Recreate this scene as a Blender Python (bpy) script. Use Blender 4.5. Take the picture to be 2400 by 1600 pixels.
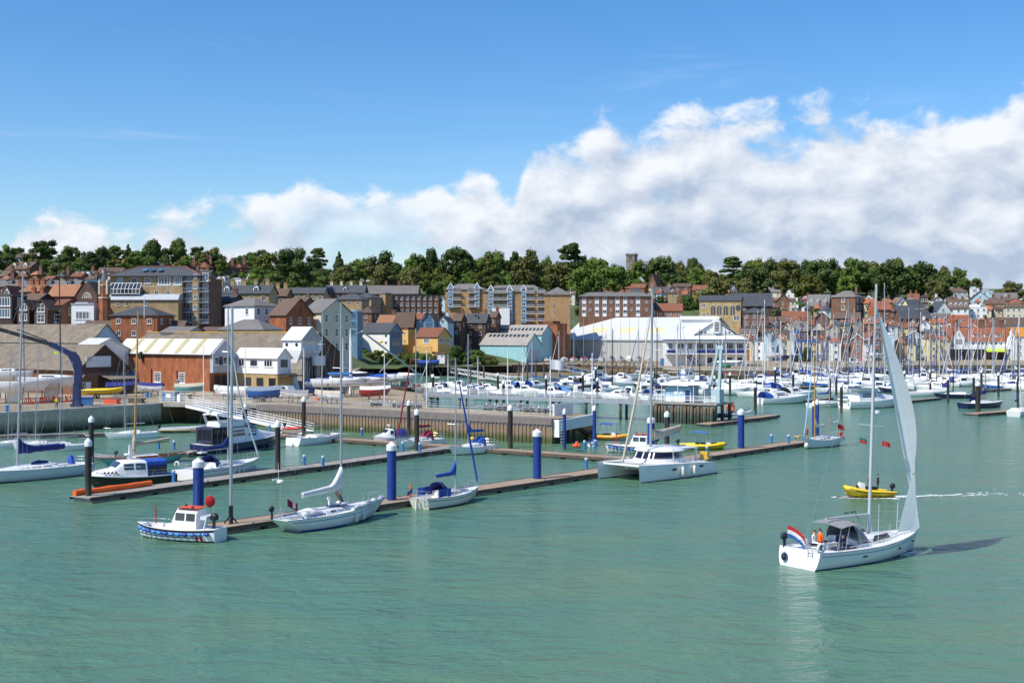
import bpy,math,random
from mathutils import Vector,Matrix
from math import sin,cos,pi,radians,sqrt,atan2,hypot
random.seed(11)
for o in list(bpy.data.objects):
 bpy.data.objects.remove(o)
SC = bpy.context.scene
COL = SC.collection
# ---------------------------------------------------------------- camera
F,H,YH,CX = 2900.0,15.0,775.0,1200.0      # focal length in photo pixels, eye height, horizon row, centre column
cd = bpy.data.cameras.new("Camera")
cam = bpy.data.objects.new("Camera",cd)
COL.objects.link(cam)
cam.location = (0,0,H)
cam.rotation_euler = (radians(90),0,0)
cd.sensor_width = 36
cd.lens = 36 * F / 2400
cd.shift_y = -25 / 2400
cd.clip_start = 0.5
cd.clip_end = 8000
SC.camera = cam
SC.view_settings.view_transform = 'Standard'
SC.view_settings.look = 'None'
SC.view_settings.exposure = 0.3
SC.view_settings.gamma = 1.0
SC.view_settings.use_curve_mapping = False
SUN_EL,SUN_AZ = radians(50),radians(236)      # azimuth clockwise from +Y: behind the camera, to its left
class G:
 """small node-graph helper"""
 def __init__(s,tree):
  s.t = tree
 def n(s,ty,props=None,**ins):
  nd = s.t.nodes.new(ty)
  for k,v in (props or {}).items():
   setattr(nd,k,v)
  for k,v in ins.items():
   k = k.replace('_',' ')
   sk = nd.inputs[int(k[1:])] if k[0] == '#' else nd.inputs[k]
   if hasattr(v,'is_output'):
    s.t.links.new(v,sk)
   else:
    sk.default_value = v
  return nd
 def m(s,op,a,b=0.0,c=None,clamp=False):
  nd = s.t.nodes.new('ShaderNodeMath')
  nd.operation = op
  nd.use_clamp = clamp
  for i,v in enumerate((a,b,c)):
   if v is None:
    continue
   if hasattr(v,'is_output'):
    s.t.links.new(v,nd.inputs[i])
   else:
    nd.inputs[i].default_value = v
  return nd.outputs[0]
 def mix(s,fac,a,b,mode='MIX'):
  nd = s.t.nodes.new('ShaderNodeMix')
  nd.data_type = 'RGBA'
  nd.blend_type = mode
  for i,v in ((0,fac),(6,a),(7,b)):
   if hasattr(v,'is_output'):
    s.t.links.new(v,nd.inputs[i])
   else:
    nd.inputs[i].default_value = v if i == 0 else (*v[:3],1)
  return nd.outputs[2]
 def ramp(s,fac,stops,interp='LINEAR'):
  nd = s.t.nodes.new('ShaderNodeValToRGB')
  cr = nd.color_ramp
  cr.interpolation = interp
  while len(cr.elements) < len(stops):
   cr.elements.new(0.5)
  for e,(p,c) in zip(cr.elements,stops):
   e.position = p
   e.color = (c,c,c,1) if isinstance(c,(int,float)) else (*c,1)
  s.t.links.new(fac,nd.inputs[0])
  return nd.outputs[0]
 def sep(s,v):
  nd = s.n('ShaderNodeSeparateXYZ',Vector=v)
  return nd.outputs
 def comb(s,x,y,z):
  return s.n('ShaderNodeCombineXYZ',X=x,Y=y,Z=z).outputs[0]
 def noise(s,vec,scale,detail=4.0,rough=0.5,dist=0.0):
  nd = s.n('ShaderNodeTexNoise',Scale=scale,Detail=detail,Roughness=rough,Distortion=dist)
  if vec is not None:
   s.t.links.new(vec,nd.inputs['Vector'])
  return nd.outputs['Fac']
# ---------------------------------------------------------------- sky
W = bpy.data.worlds.new("World")
SC.world = W
W.use_nodes = True
wt = W.node_tree
wt.nodes.clear()
g = G(wt)
sky = g.n('ShaderNodeTexSky',dict(sky_type='NISHITA',sun_disc=False,sun_elevation=SUN_EL,sun_rotation=SUN_AZ,
                                   altitude=10,air_density=1.0,dust_density=0.5,ozone_density=2.6))
tc = g.n('ShaderNodeTexCoord').outputs['Generated']
dx,dy,dz = g.sep(tc)
az = g.m('ARCTAN2',dx,dy)
el = g.m('ARCSINE',dz)
sv = g.comb(g.m('MULTIPLY',az,1.0),g.m('MULTIPLY',el,1.45),0.37)
# top of the cumulus bank against azimuth (elevation in units of 0.25 rad)
topr = g.ramp(g.m('MULTIPLY_ADD',az,1 / 1.6,0.5),
              [(0.0,.50),(.24,.38),(.28,.45),(.315,.42),(.33,.47),(.36,.48),(.40,.56),
               (.47,.545),(.485,.60),(.499,.50),(.512,.72),(.53,.76),(.575,.79),(.63,.74),(.68,.78),(.735,.72),(.76,.82),(1.0,.78)],'EASE')
top = g.m('MULTIPLY_ADD',topr,0.25,-0.028)
def cloudn(off):
 v = g.n('ShaderNodeVectorMath',dict(operation='ADD'))
 wt.links.new(sv,v.inputs[0])
 v.inputs[1].default_value = off
 v = v.outputs[0]
 a = g.noise(v,9.0,2.0,0.5)
 b = g.noise(v,24.0,8.0,0.55,0.2)
 return g.m('MULTIPLY_ADD',a,0.62,g.m('MULTIPLY',b,0.5))
n0 = cloudn((0,0,0))
n1 = cloudn((-0.008,0.020,0))                       # sampled towards the sun: gives lit tops and grey undersides
fade = g.m('MULTIPLY',g.m('SUBTRACT',top,el),1.0)
dens = g.m('MULTIPLY_ADD',g.m('SUBTRACT',n0,0.56),0.17,fade)
mask = g.n('ShaderNodeMapRange',dict(interpolation_type='SMOOTHSTEP'),Value=dens,From_Min=-0.004,From_Max=0.016).outputs[0]
# openings in the bank and a thinner, streaky layer by the horizon
hole = g.noise(g.comb(g.m('MULTIPLY',az,5.0),g.m('MULTIPLY',el,14.0),4.2),1.0,5.0,0.6)
leftness = g.n('ShaderNodeMapRange',Value=az,From_Min=-0.30,From_Max=0.10,To_Min=0.06,To_Max=-0.10).outputs[0]
holem = g.n('ShaderNodeMapRange',dict(interpolation_type='SMOOTHSTEP'),Value=g.m('ADD',hole,leftness),From_Min=0.48,From_Max=0.62,To_Min=1.0,To_Max=0.30).outputs[0]
core = g.n('ShaderNodeMapRange',Value=fade,From_Min=0.0,From_Max=0.045).outputs[0]
mask = g.m('MULTIPLY',mask,g.m('MULTIPLY_ADD',g.m('SUBTRACT',holem,1.0),core,1.0))
relief = g.m('SUBTRACT',n0,n1)
lit = g.m('MULTIPLY_ADD',relief,3.6,0.60)
deep = g.n('ShaderNodeMapRange',Value=fade,From_Min=0.0,From_Max=0.10,To_Min=0.26,To_Max=-0.42).outputs[0]
lit = g.m('ADD',lit,deep,clamp=True)
ccol = g.mix(lit,(3.7,4.55,5.9),(7.5,7.8,8.3))
wisp = g.noise(g.comb(g.m('MULTIPLY',az,3.0),g.m('MULTIPLY',el,24.0),1.7),1.0,6.0,0.62,0.6)
wispm = g.n('ShaderNodeMapRange',dict(interpolation_type='SMOOTHSTEP'),Value=wisp,From_Min=0.55,From_Max=0.80,To_Min=0.0,To_Max=0.22).outputs[0]
hsv = g.n('ShaderNodeHueSaturation',Saturation=1.32,Value=1.12,Color=sky.outputs[0])
skyc = g.mix(1.0,hsv.outputs[0],(0.95,1.04,1.16),'MULTIPLY')
c1 = g.mix(wispm,skyc,(7.6,8.2,9.0))
c2 = g.mix(mask,c1,ccol)
up = g.n('ShaderNodeMapRange',Value=el,From_Min=-0.02,From_Max=0.0).outputs[0]
c3 = g.mix(up,skyc,c2)
bg = g.n('ShaderNodeBackground',Color=c3,Strength=0.1)
wo = g.n('ShaderNodeOutputWorld')
wt.links.new(bg.outputs[0],wo.inputs[0])
# ---------------------------------------------------------------- sun
sd = bpy.data.lights.new("Sun",'SUN')
sd.energy = 4.2
sd.angle = radians(0.55)
sd.color = (1.0,0.95,0.87)
so = bpy.data.objects.new("Sun",sd)
COL.objects.link(so)
so.rotation_euler = Vector((-sin(SUN_AZ) * cos(SUN_EL),-cos(SUN_AZ) * cos(SUN_EL),-sin(SUN_EL))).to_track_quat('-Z','Y').to_euler()
# ---------------------------------------------------------------- materials
M = {}
def mat(name,rgb,rough=0.6,metal=0.0,var=0.12,vs=2.0,bump=0.0,bs=8.0,spec=0.5,coat=0.0):
 """plain material: base colour, with uneven tone and fine relief"""
 m = bpy.data.materials.new(name)
 m.use_nodes = True
 t = m.node_tree
 p = t.nodes['Principled BSDF']
 gg = G(t)
 p.inputs['Roughness'].default_value = rough
 p.inputs['Metallic'].default_value = metal
 p.inputs['Specular IOR Level'].default_value = spec
 p.inputs['Coat Weight'].default_value = coat
 if var > 0:
  v = gg.n('ShaderNodeTexCoord').outputs['Object']
  nz = gg.noise(v,vs,6.0,0.62)
  lo = tuple(c * (1 - var) for c in rgb)
  hi = tuple(min(1,c * (1 + var)) for c in rgb)
  t.links.new(gg.ramp(nz,[(.3,lo),(.7,hi)]),p.inputs['Base Color'])
 else:
  p.inputs['Base Color'].default_value = (*rgb,1)
 if bump > 0:
  v = gg.n('ShaderNodeTexCoord').outputs['Object']
  b = gg.n('ShaderNodeBump',Strength=bump,Distance=0.03,Height=gg.noise(v,bs,5.0))
  t.links.new(b.outputs[0],p.inputs['Normal'])
 M[name] = m
 return m
def roofmat(name,rgb,kind='tile',pitch=0.3,var=0.22,rough=0.85):
 """roof covering: courses (tile) or ribs (sheet) as fine relief and tone, with weathering patches"""
 m = bpy.data.materials.new(name)
 m.use_nodes = True
 t = m.node_tree
 p = t.nodes['Principled BSDF']
 gg = G(t)
 tcn = gg.n('ShaderNodeTexCoord')
 v = tcn.outputs['Object']
 x,y,z = gg.sep(v)
 if kind == 'tile':
  w = gg.m('FRACT',gg.m('DIVIDE',z,pitch * .6))
  u = gg.m('FRACT',gg.m('DIVIDE',gg.m('ADD',x,y),pitch))
  h = gg.m('ADD',w,gg.m('MULTIPLY',gg.m('GREATER_THAN',u,.12),.6))
 else:
  u = gg.m('SINE',gg.m('MULTIPLY',x,2 * pi / pitch))
  h = gg.m('MULTIPLY_ADD',u,.5,.5)
 nz = gg.noise(v,0.5,8.0,0.7)
 n2 = gg.noise(v,4.0,3.0,0.7)
 lo = tuple(c * (1 - var) for c in rgb)
 hi = tuple(min(1,c * (1 + var)) for c in rgb)
 rnd = gg.n('ShaderNodeObjectInfo').outputs['Random']
 mixv = gg.m('ADD',gg.m('MULTIPLY',nz,.6),gg.m('MULTIPLY',n2,.4))
 col = gg.ramp(mixv,[(.33,lo),(.66,hi)])
 col = gg.mix(0.28,col,gg.ramp(h,[(0,.35),(.35,1.0)]),'MULTIPLY')
 col = gg.mix(1.0,col,gg.ramp(rnd,[(0,.82),(1,1.0)]),'MULTIPLY')
 t.links.new(col,p.inputs['Base Color'])
 p.inputs['Roughness'].default_value = rough
 p.inputs['Specular IOR Level'].default_value = .3
 b = gg.n('ShaderNodeBump',Strength=.5,Distance=0.05,Height=h)
 t.links.new(b.outputs[0],p.inputs['Normal'])
 M[name] = m
def brickmat(name,a,b,mortar,streak=0.3,sc=1.0):
 m = bpy.data.materials.new(name)
 m.use_nodes = True
 t = m.node_tree
 p = t.nodes['Principled BSDF']
 gg = G(t)
 v = gg.n('ShaderNodeTexCoord').outputs['Object']
 x,y,z = gg.sep(v)
 uv = gg.comb(gg.m('ADD',x,y),z,0.0)
 bt = gg.n('ShaderNodeTexBrick',dict(offset=.5),Vector=uv,Color1=(*a,1),Color2=(*b,1),Mortar=(*mortar,1),Scale=sc,
              Mortar_Size=.012,Brick_Width=.23,Row_Height=.078,Bias=0.0)
 st = gg.noise(gg.comb(gg.m('MULTIPLY',gg.m('ADD',x,y),.9),gg.m('MULTIPLY',z,.22),0.0),1.0,6.0,.65)
 blot = gg.noise(v,.55,6.0,.7)
 dark = gg.ramp(st,[(.30,1 - streak),(.62,1.06)])
 col = gg.mix(1.0,bt.outputs[0],dark,'MULTIPLY')
 col = gg.mix(1.0,col,gg.ramp(blot,[(.3,.72),(.7,1.15)]),'MULTIPLY')
 t.links.new(col,p.inputs['Base Color'])
 p.inputs['Roughness'].default_value = .9
 p.inputs['Specular IOR Level'].default_value = .25
 bp = gg.n('ShaderNodeBump',Strength=.5,Distance=0.02,Height=bt.outputs[1])
 bp.invert = True
 t.links.new(bp.outputs[0],p.inputs['Normal'])
 M[name] = m
def glassmat(name,rgb,rough=.08,spec=.9):
 m = bpy.data.materials.new(name)
 m.use_nodes = True
 t = m.node_tree
 p = t.nodes['Principled BSDF']
 gg = G(t)
 r = gg.n('ShaderNodeObjectInfo').outputs['Random']
 t.links.new(gg.mix(1.0,gg.ramp(r,[(0,.45),(1,1.5)]),rgb,'MULTIPLY'),p.inputs['Base Color'])
 p.inputs['Roughness'].default_value = rough
 p.inputs['Specular IOR Level'].default_value = spec
 M[name] = m
mat('gel',(.80,.80,.78),.22,var=.04,vs=1.2,coat=.2)
mat('gel_grey',(.62,.66,.68),.25,var=.05,vs=1.0,coat=.2)
mat('gel_cream',(.74,.71,.62),.3,var=.05)
mat('gel_navy',(.012,.02,.075),.18,var=.2,coat=.3)
mat('gel_black',(.012,.012,.016),.25,var=.2,coat=.2)
mat('gel_turq',(.16,.42,.42),.3,var=.08,coat=.2)
mat('gel_red',(.42,.03,.03),.3,var=.1,coat=.2)
mat('gel_blue',(.03,.12,.38),.3,var=.1,coat=.2)
mat('gel_sky',(.30,.50,.66),.35,var=.1)
mat('deck_white',(.76,.76,.73),.55,var=.08,vs=3.0,bump=.15,bs=60)
mat('deck_grey',(.42,.43,.42),.7,var=.12,vs=3.0)
mat('teak',(.34,.22,.13),.7,var=.25,vs=5.0)
mat('varnish',(.36,.14,.035),.25,var=.2,vs=4.0,coat=.5)
mat('wood_mast',(.46,.25,.055),.35,var=.15,vs=3.0,coat=.4)
mat('alu',(.42,.45,.48),.38,metal=.55,var=.06)
mat('alu_white',(.50,.52,.54),.35,var=.04)
mat('steel',(.62,.64,.66),.25,metal=.85,var=.05)
mat('galv',(.40,.43,.46),.5,metal=.5,var=.15)
mat('wire',(.30,.31,.33),.4,metal=.4,var=0)
mat('rope_white',(.72,.70,.64),.8,var=.1)
mat('navy_cloth',(.012,.022,.16),.8,var=.25,vs=4,bump=.5,bs=10)
mat('blue_cloth',(.015,.075,.36),.8,var=.2,vs=4,bump=.5,bs=10)
mat('maroon_cloth',(.22,.012,.028),.8,var=.25,vs=4,bump=.5,bs=10)
mat('white_cloth',(.66,.66,.66),.85,var=.1,vs=5,bump=.6,bs=8)
mat('tan_cloth',(.50,.43,.33),.85,var=.12,vs=3,bump=.5,bs=8)
mat('grey_cloth',(.24,.24,.25),.85,var=.15,vs=4,bump=.4,bs=10)
mat('bluegrey_cloth',(.20,.26,.32),.85,var=.15,vs=4,bump=.4,bs=10)
mat('black',(.012,.012,.013),.5,var=.2)
mat('rubber',(.02,.02,.022),.7,var=.2)
mat('orange',(.80,.13,.012),.55,var=.1)
mat('red',(.55,.02,.015),.45,var=.12)
mat('redorange',(.78,.10,.03),.5,var=.08)
mat('yellow',(.80,.56,.01),.4,var=.06)
mat('yellow_ochre',(.72,.40,.03),.5,var=.12)
mat('hivis',(.50,.75,.03),.6,var=.1)
mat('blue_paint',(.008,.055,.33),.42,var=.12,vs=1.5)
mat('blue_light',(.04,.20,.50),.45,var=.12)
mat('blue_pale',(.30,.48,.60),.6,var=.1)
mat('crane_blue',(.005,.016,.085),.6,var=.35,vs=1.2)
mat('crane_grey',(.40,.52,.54),.5,var=.15)
mat('green_tarp',(.02,.16,.10),.7,var=.2)
mat('skin',(.55,.30,.20),.6,var=.05)
mat('hair',(.06,.035,.02),.7,var=.2)
mat('denim',(.03,.05,.12),.8,var=.2)
mat('navy_wear',(.015,.02,.05),.8,var=.2)
mat('shirt_white',(.70,.70,.70),.8,var=.1)
mat('concrete',(.34,.31,.26),.9,var=.22,vs=.5,bump=.3,bs=4)
mat('concrete_pale',(.46,.43,.36),.9,var=.2,vs=.6,bump=.3,bs=4)
mat('apron',(.32,.255,.165),.95,var=.34,vs=.16,bump=.3,bs=3)
mat('sand_stone',(.48,.34,.17),.9,var=.25,vs=.8)
mat('white_wall',(.78,.78,.76),.75,var=.06,vs=.8)
mat('white_paint',(.80,.80,.79),.5,var=.05)
mat('grey_wall',(.40,.43,.46),.7,var=.08,vs=.6)
mat('cream_wall',(.64,.58,.44),.8,var=.1,vs=.8)
mat('yellow_wall',(.72,.45,.14),.8,var=.08,vs=.8)
mat('paleyellow_wall',(.72,.62,.34),.8,var=.06,vs=.8)
mat('blue_wall',(.15,.26,.36),.75,var=.08,vs=.8)
mat('paleblue_wall',(.42,.58,.66),.75,var=.08,vs=.8)
mat('aqua_wall',(.34,.62,.66),.7,var=.12,vs=.4)
mat('dark_timber',(.075,.045,.035),.8,var=.25,vs=2)
mat('shed_grey',(.50,.51,.49),.6,var=.08,vs=.3)
mat('mud',(.20,.15,.09),.9,var=.3,vs=.6,bump=.5,bs=2)
mat('timber_pile',(.10,.075,.055),.85,var=.4,vs=1.2)
mat('hill',(.075,.11,.03),.95,var=.4,vs=.08)
mat('bark',(.07,.05,.035),.9,var=.3,vs=2)
mat('foam',(.85,.88,.86),.8,var=.05)
mat('street',(.07,.07,.072),.9,var=.2,vs=1)
glassmat('glass',(.035,.045,.055))
glassmat('glass_blue',(.06,.14,.20))
glassmat('tint',(.018,.012,.022),.06)
brickmat('brick_red',(.54,.155,.050),(.40,.10,.036),(.30,.20,.13),.45)
brickmat('brick_brown',(.26,.11,.06),(.20,.08,.05),(.25,.19,.14),.35)
brickmat('brick_dark',(.13,.06,.045),(.10,.05,.04),(.15,.12,.10),.35)
brickmat('brick_orange',(.56,.31,.12),(.48,.25,.09),(.44,.33,.2),.25)
brickmat('brick_buff',(.56,.40,.18),(.48,.33,.14),(.44,.35,.22),.3)
brickmat('brick_tan',(.52,.36,.17),(.44,.29,.13),(.4,.31,.2),.25)
brickmat('stone_grey',(.30,.27,.21),(.24,.21,.17),(.22,.2,.17),.4,.45)
roofmat('roof_slate',(.085,.092,.105),'tile',.3)
roofmat('roof_grey',(.19,.18,.17),'tile',.35)
roofmat('roof_brown',(.15,.10,.075),'tile',.35)
roofmat('roof_redbrown',(.24,.10,.06),'tile',.35)
roofmat('roof_red',(.38,.135,.07),'tile',.35)
roofmat('roof_clay',(.35,.17,.095),'tile',.35)
roofmat('roof_orange',(.62,.26,.03),'tile',.35)
roofmat('roof_asbestos',(.24,.20,.15),'sheet',.55,.45)
roofmat('roof_fibre',(.40,.37,.33),'sheet',.6,.2)
roofmat('roof_white',(.70,.70,.66),'sheet',.9,.04,.5)
roofmat('roof_shed',(.70,.72,.71),'sheet',1.0,.05,.45)
roofmat('clad_grey',(.48,.49,.47),'sheet',1.2,.06,.5)
roofmat('clad_aqua',(.36,.64,.68),'sheet',.7,.10,.6)
mat('roof_stripe',(.42,.37,.20),.8,var=.15)
mat('skylight',(.74,.60,.26),.5,var=.1)
def weathered(name,top,low,zsplit,soft,weed=(.06,.085,.02),zweed=1.2):
 """pile and wall surfaces: paint above, a wet weed band at the tide line (heights in world metres)"""
 m = bpy.data.materials.new(name)
 m.use_nodes = True
 t = m.node_tree
 p = t.nodes['Principled BSDF']
 gg = G(t)
 pos = gg.n('ShaderNodeNewGeometry').outputs['Position']
 x,y,z = gg.sep(pos)
 nz = gg.noise(gg.comb(gg.m('MULTIPLY',x,2.2),gg.m('MULTIPLY',y,2.2),gg.m('MULTIPLY',z,.5)),1.0,6.0,.65)
 zz = gg.m('MULTIPLY_ADD',gg.m('SUBTRACT',nz,.5),1.6 * soft,z)
 f1 = gg.n('ShaderNodeMapRange',Value=zz,From_Min=zsplit - soft * .5,From_Max=zsplit + soft * .5).outputs[0]
 f2 = gg.n('ShaderNodeMapRange',Value=zz,From_Min=zweed - .35,From_Max=zweed + .35).outputs[0]
 col = gg.mix(f1,gg.mix(f2,weed,low),top)
 n2 = gg.noise(pos,1.3,6.0,.7)
 col = gg.mix(1.0,col,gg.ramp(n2,[(.3,.78),(.7,1.12)]),'MULTIPLY')
 t.links.new(col,p.inputs['Base Color'])
 p.inputs['Roughness'].default_value = .75
 M[name] = m
weathered('wall_sheet',(.20,.165,.15),(.27,.185,.115),2.05,.25,(.085,.10,.03),.95)
weathered('wall_conc',(.52,.46,.34),(.27,.24,.16),1.6,.8,(.05,.06,.02),.7)
weathered('wall_timber',(.20,.13,.07),(.10,.075,.045),1.6,.8,(.05,.06,.02),.8)
weathered('pile_black',(.028,.022,.022),(.05,.04,.035),1.6,.6,(.05,.055,.022),.9)
weathered('pile_blue',(.006,.040,.235),(.006,.040,.235),0.9,.4,(.05,.07,.06),.25)
weathered('pile_jetty',(.20,.135,.08),(.05,.055,.035),1.9,.8,(.03,.04,.018),1.0)
def leafmat(name,dark,lite):
 m = bpy.data.materials.new(name)
 m.use_nodes = True
 t = m.node_tree
 p = t.nodes['Principled BSDF']
 gg = G(t)
 v = gg.n('ShaderNodeTexCoord').outputs['Object']
 nz = gg.noise(v,.55,4.0,.6)
 n2 = gg.noise(v,5.0,2.0,.6)
 r = gg.n('ShaderNodeObjectInfo').outputs['Random']
 f = gg.m('ADD',gg.m('MULTIPLY',nz,.7),gg.m('MULTIPLY',n2,.3))
 col = gg.ramp(f,[(.35,dark),(.65,lite)])
 col = gg.mix(1.0,col,gg.ramp(r,[(0,.75),(1,1.2)]),'MULTIPLY')
 t.links.new(col,p.inputs['Base Color'])
 p.inputs['Roughness'].default_value = .7
 p.inputs['Specular IOR Level'].default_value = .25
 M[name] = m
leafmat('leaf_dark',(.030,.056,.013),(.088,.128,.028))
leafmat('leaf_mid',(.054,.096,.016),(.130,.185,.032))
leafmat('leaf_yellow',(.075,.095,.012),(.150,.160,.022))
leafmat('leaf_bright',(.064,.120,.015),(.145,.215,.030))
leafmat('leaf_olive',(.072,.082,.018),(.160,.155,.038))
leafmat('leaf_purple',(.022,.010,.012),(.060,.022,.026))
def watermat():
 m = bpy.data.materials.new('water')
 m.use_nodes = True
 t = m.node_tree
 p = t.nodes['Principled BSDF']
 gg = G(t)
 pos = gg.n('ShaderNodeNewGeometry').outputs['Position']
 big = gg.noise(pos,.022,4.0,.6)
 mp = gg.n('ShaderNodeMapping',Vector=pos,Rotation=(0,0,radians(12)),Scale=(.32,1.0,1))
 str_ = gg.noise(mp.outputs[0],.11,4.0,.6)
 f = gg.m('ADD',gg.m('MULTIPLY',big,.55),gg.m('MULTIPLY',str_,.45))
 col = gg.ramp(f,[(.34,(.070,.180,.130)),(.50,(.088,.194,.122)),(.66,(.118,.204,.100))])
 t.links.new(col,p.inputs['Base Color'])
 p.inputs['Roughness'].default_value = .17
 p.inputs['IOR'].default_value = 1.33
 p.inputs['Specular IOR Level'].default_value = .36
 m1 = gg.n('ShaderNodeMapping',Vector=pos,Rotation=(0,0,radians(-20)),Scale=(.55,1.0,1))
 a = gg.noise(m1.outputs[0],.70,4.0,.55,.5)
 b = gg.noise(m1.outputs[0],3.2,3.0,.6,.5)
 c = gg.noise(m1.outputs[0],.30,3.0,.55,.3)
 h = gg.m('ADD',gg.m('ADD',gg.m('MULTIPLY',a,.70),gg.m('MULTIPLY',b,.20)),gg.m('MULTIPLY',c,1.1))
 bp = gg.n('ShaderNodeBump',Strength=1.0,Distance=.55,Height=h)
 t.links.new(bp.outputs[0],p.inputs['Normal'])
 M['water'] = m
watermat()
# ---------------------------------------------------------------- mesh and object helpers
class MB:
 """collects geometry for ONE mesh object"""
 def __init__(s):
  s.v,s.f,s.mi,s.cur = [],[],[],0
 def add(s,vs,fs):
  b = len(s.v)
  s.v += [tuple(x) for x in vs]
  for q in fs:
   s.f.append(tuple(b + i for i in q))
   s.mi.append(s.cur)
  return s
 def box(s,x0,x1,y0,y1,z0,z1):
  return s.add([(x0,y0,z0),(x1,y0,z0),(x1,y1,z0),(x0,y1,z0),(x0,y0,z1),(x1,y0,z1),(x1,y1,z1),(x0,y1,z1)],
                     [(0,3,2,1),(4,5,6,7),(0,1,5,4),(1,2,6,5),(2,3,7,6),(3,0,4,7)])
 def hexa(s,p):
  return s.add(p,[(0,3,2,1),(4,5,6,7),(0,1,5,4),(1,2,6,5),(2,3,7,6),(3,0,4,7)])
 def bar(s,a,b,w,h=None):
  a,b = Vector(a),Vector(b)
  h = h or w
  d = (b - a).normalized()
  u = Vector((0,0,1)) if abs(d.z) < .95 else Vector((0,1,0))
  r = d.cross(u).normalized() * w / 2
  u = r.cross(d).normalized() * h / 2
  return s.hexa([a - r - u,a + r - u,b + r - u,b - r - u,a - r + u,a + r + u,b + r + u,b - r + u])
 def tube(s,a,b,r0,r1=None,n=8,cap=True):
  return s.path([a,b],[r0,r0 if r1 is None else r1],n,cap)
 def path(s,pts,r,n=6,cap=True):
  pts = [Vector(p) for p in pts]
  rs = r if isinstance(r,(list,tuple)) else [r] * len(pts)
  rings = []
  for i,p in enumerate(pts):
   d = (pts[min(i + 1,len(pts) - 1)] - pts[max(i - 1,0)])
   d = d.normalized() if d.length > 1e-9 else Vector((0,0,1))
   u = Vector((0,0,1)) if abs(d.z) < .9 else Vector((1,0,0))
   a = d.cross(u).normalized()
   b = a.cross(d).normalized()
   rings.append([p + (a * cos(2 * pi * k / n) + b * sin(2 * pi * k / n)) * rs[i] for k in range(n)])
  return s.loft(rings,True,cap)
 def loft(s,rings,closed=True,cap=True):
  n = len(rings[0])
  vs = [q for r in rings for q in r]
  fs = []
  for i in range(len(rings) - 1):
   for k in range(n if closed else n - 1):
    a,b = i * n + k,i * n + (k + 1) % n
    fs.append((a,b,b + n,a + n))
  if cap:
   fs.append(tuple(range(n - 1,-1,-1)))
   fs.append(tuple((len(rings) - 1) * n + k for k in range(n)))
  return s.add(vs,fs)
 def lathe(s,prof,n=16,c=(0,0,0),cap=True):
  return s.loft([[(c[0] + r * cos(2 * pi * k / n),c[1] + r * sin(2 * pi * k / n),c[2] + z) for k in range(n)] for r,z in prof],True,cap)
 def ell(s,c,rx,ry,rz,nu=12,nv=7):
  rings = []
  for j in range(nv + 1):
   a = -pi / 2 + pi * j / nv
   q = max(cos(a),.02)
   rings.append([(c[0] + rx * q * cos(2 * pi * k / nu),c[1] + ry * q * sin(2 * pi * k / nu),c[2] + rz * sin(a)) for k in range(nu)])
  return s.loft(rings)
 def prism(s,poly,vec):
  vec = Vector(vec)
  a = [Vector(p) for p in poly]
  return s.loft([a,[p + vec for p in a]])
 def torus(s,c,R,r,axis='x',n=20,m=8,a0=0,a1=2 * pi):
  rings = []
  for i in range(n + 1):
   a = a0 + (a1 - a0) * i / n
   ring = []
   for k in range(m):
    b = 2 * pi * k / m
    q = R + r * cos(b)
    p = (q * cos(a),q * sin(a),r * sin(b))
    p = {'z': p,'x': (p[2],p[0],p[1]),'y': (p[0],p[2],p[1])}[axis]
    ring.append((c[0] + p[0],c[1] + p[1],c[2] + p[2]))
   rings.append(ring)
  return s.loft(rings,True,a1 - a0 < 6.2)
 def mesh(s,name,mats,smooth=False):
  me = bpy.data.meshes.new(name)
  me.from_pydata(s.v,[],s.f)
  for mm in (mats if isinstance(mats,(list,tuple)) else [mats]):
   me.materials.append(M[mm])
  if len(me.materials) > 1:
   me.polygons.foreach_set('material_index',s.mi)
  if smooth:
   me.polygons.foreach_set('use_smooth',[True] * len(me.polygons))
   me.set_sharp_from_angle(angle=radians(smooth if smooth > 1 else 38))
  me.update()
  return me
 def build(s,name,mats,parent=None,smooth=False,loc=None,rz=None):
  o = bpy.data.objects.new(name,s.mesh(name,mats,smooth))
  COL.objects.link(o)
  o.parent = parent
  if loc is not None:
   o.location = loc
  if rz is not None:
   o.rotation_euler = (0,0,rz)
  return o
def tag(o,label=None,cat=None,group=None,kind=None):
 if label:
  o['label'] = label
 if cat:
  o['category'] = cat
 if group:
  o['group'] = group
 if kind:
  o['kind'] = kind
 return o
def thing(name,label,cat,loc=(0,0,0),rz=0.0,group=None):
 o = bpy.data.objects.new(name,None)
 COL.objects.link(o)
 o.empty_display_size = .2
 o.location = loc
 o.rotation_euler = (0,0,rz)
 return tag(o,label,cat,group)
def inst(name,me,parent=None,loc=(0,0,0),rz=0.0,sc=None,rot=None):
 o = bpy.data.objects.new(name,me)
 COL.objects.link(o)
 o.parent = parent
 o.location = loc
 o.rotation_euler = rot if rot else (0,0,rz)
 if sc:
  o.scale = sc
 return o
KIDS = {}
def dup(root,loc=None,rz=None,label=None,group=None,sc=None):
 """a copy of a thing with copies of its parts and sub-parts"""
 if root.name not in KIDS:
  KIDS[root.name] = [(c,list(c.children)) for c in root.children]
 r = root.copy()
 COL.objects.link(r)
 if loc is not None:
  r.location = loc
 if rz is not None:
  r.rotation_euler = (0,0,rz)
 if sc:
  r.scale = sc
 tag(r,label,None,group)
 for c,gs in KIDS[root.name]:
  k = c.copy()
  COL.objects.link(k)
  k.parent = r
  for q in gs:
   w = q.copy()
   COL.objects.link(w)
   w.parent = k
 return r
def PX(x,y,z=0.0):
 """photo pixel -> world point on the level z"""
 d = (H - z) * F / (y - YH)
 return Vector(((x - CX) * d / F,d,z))
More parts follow.
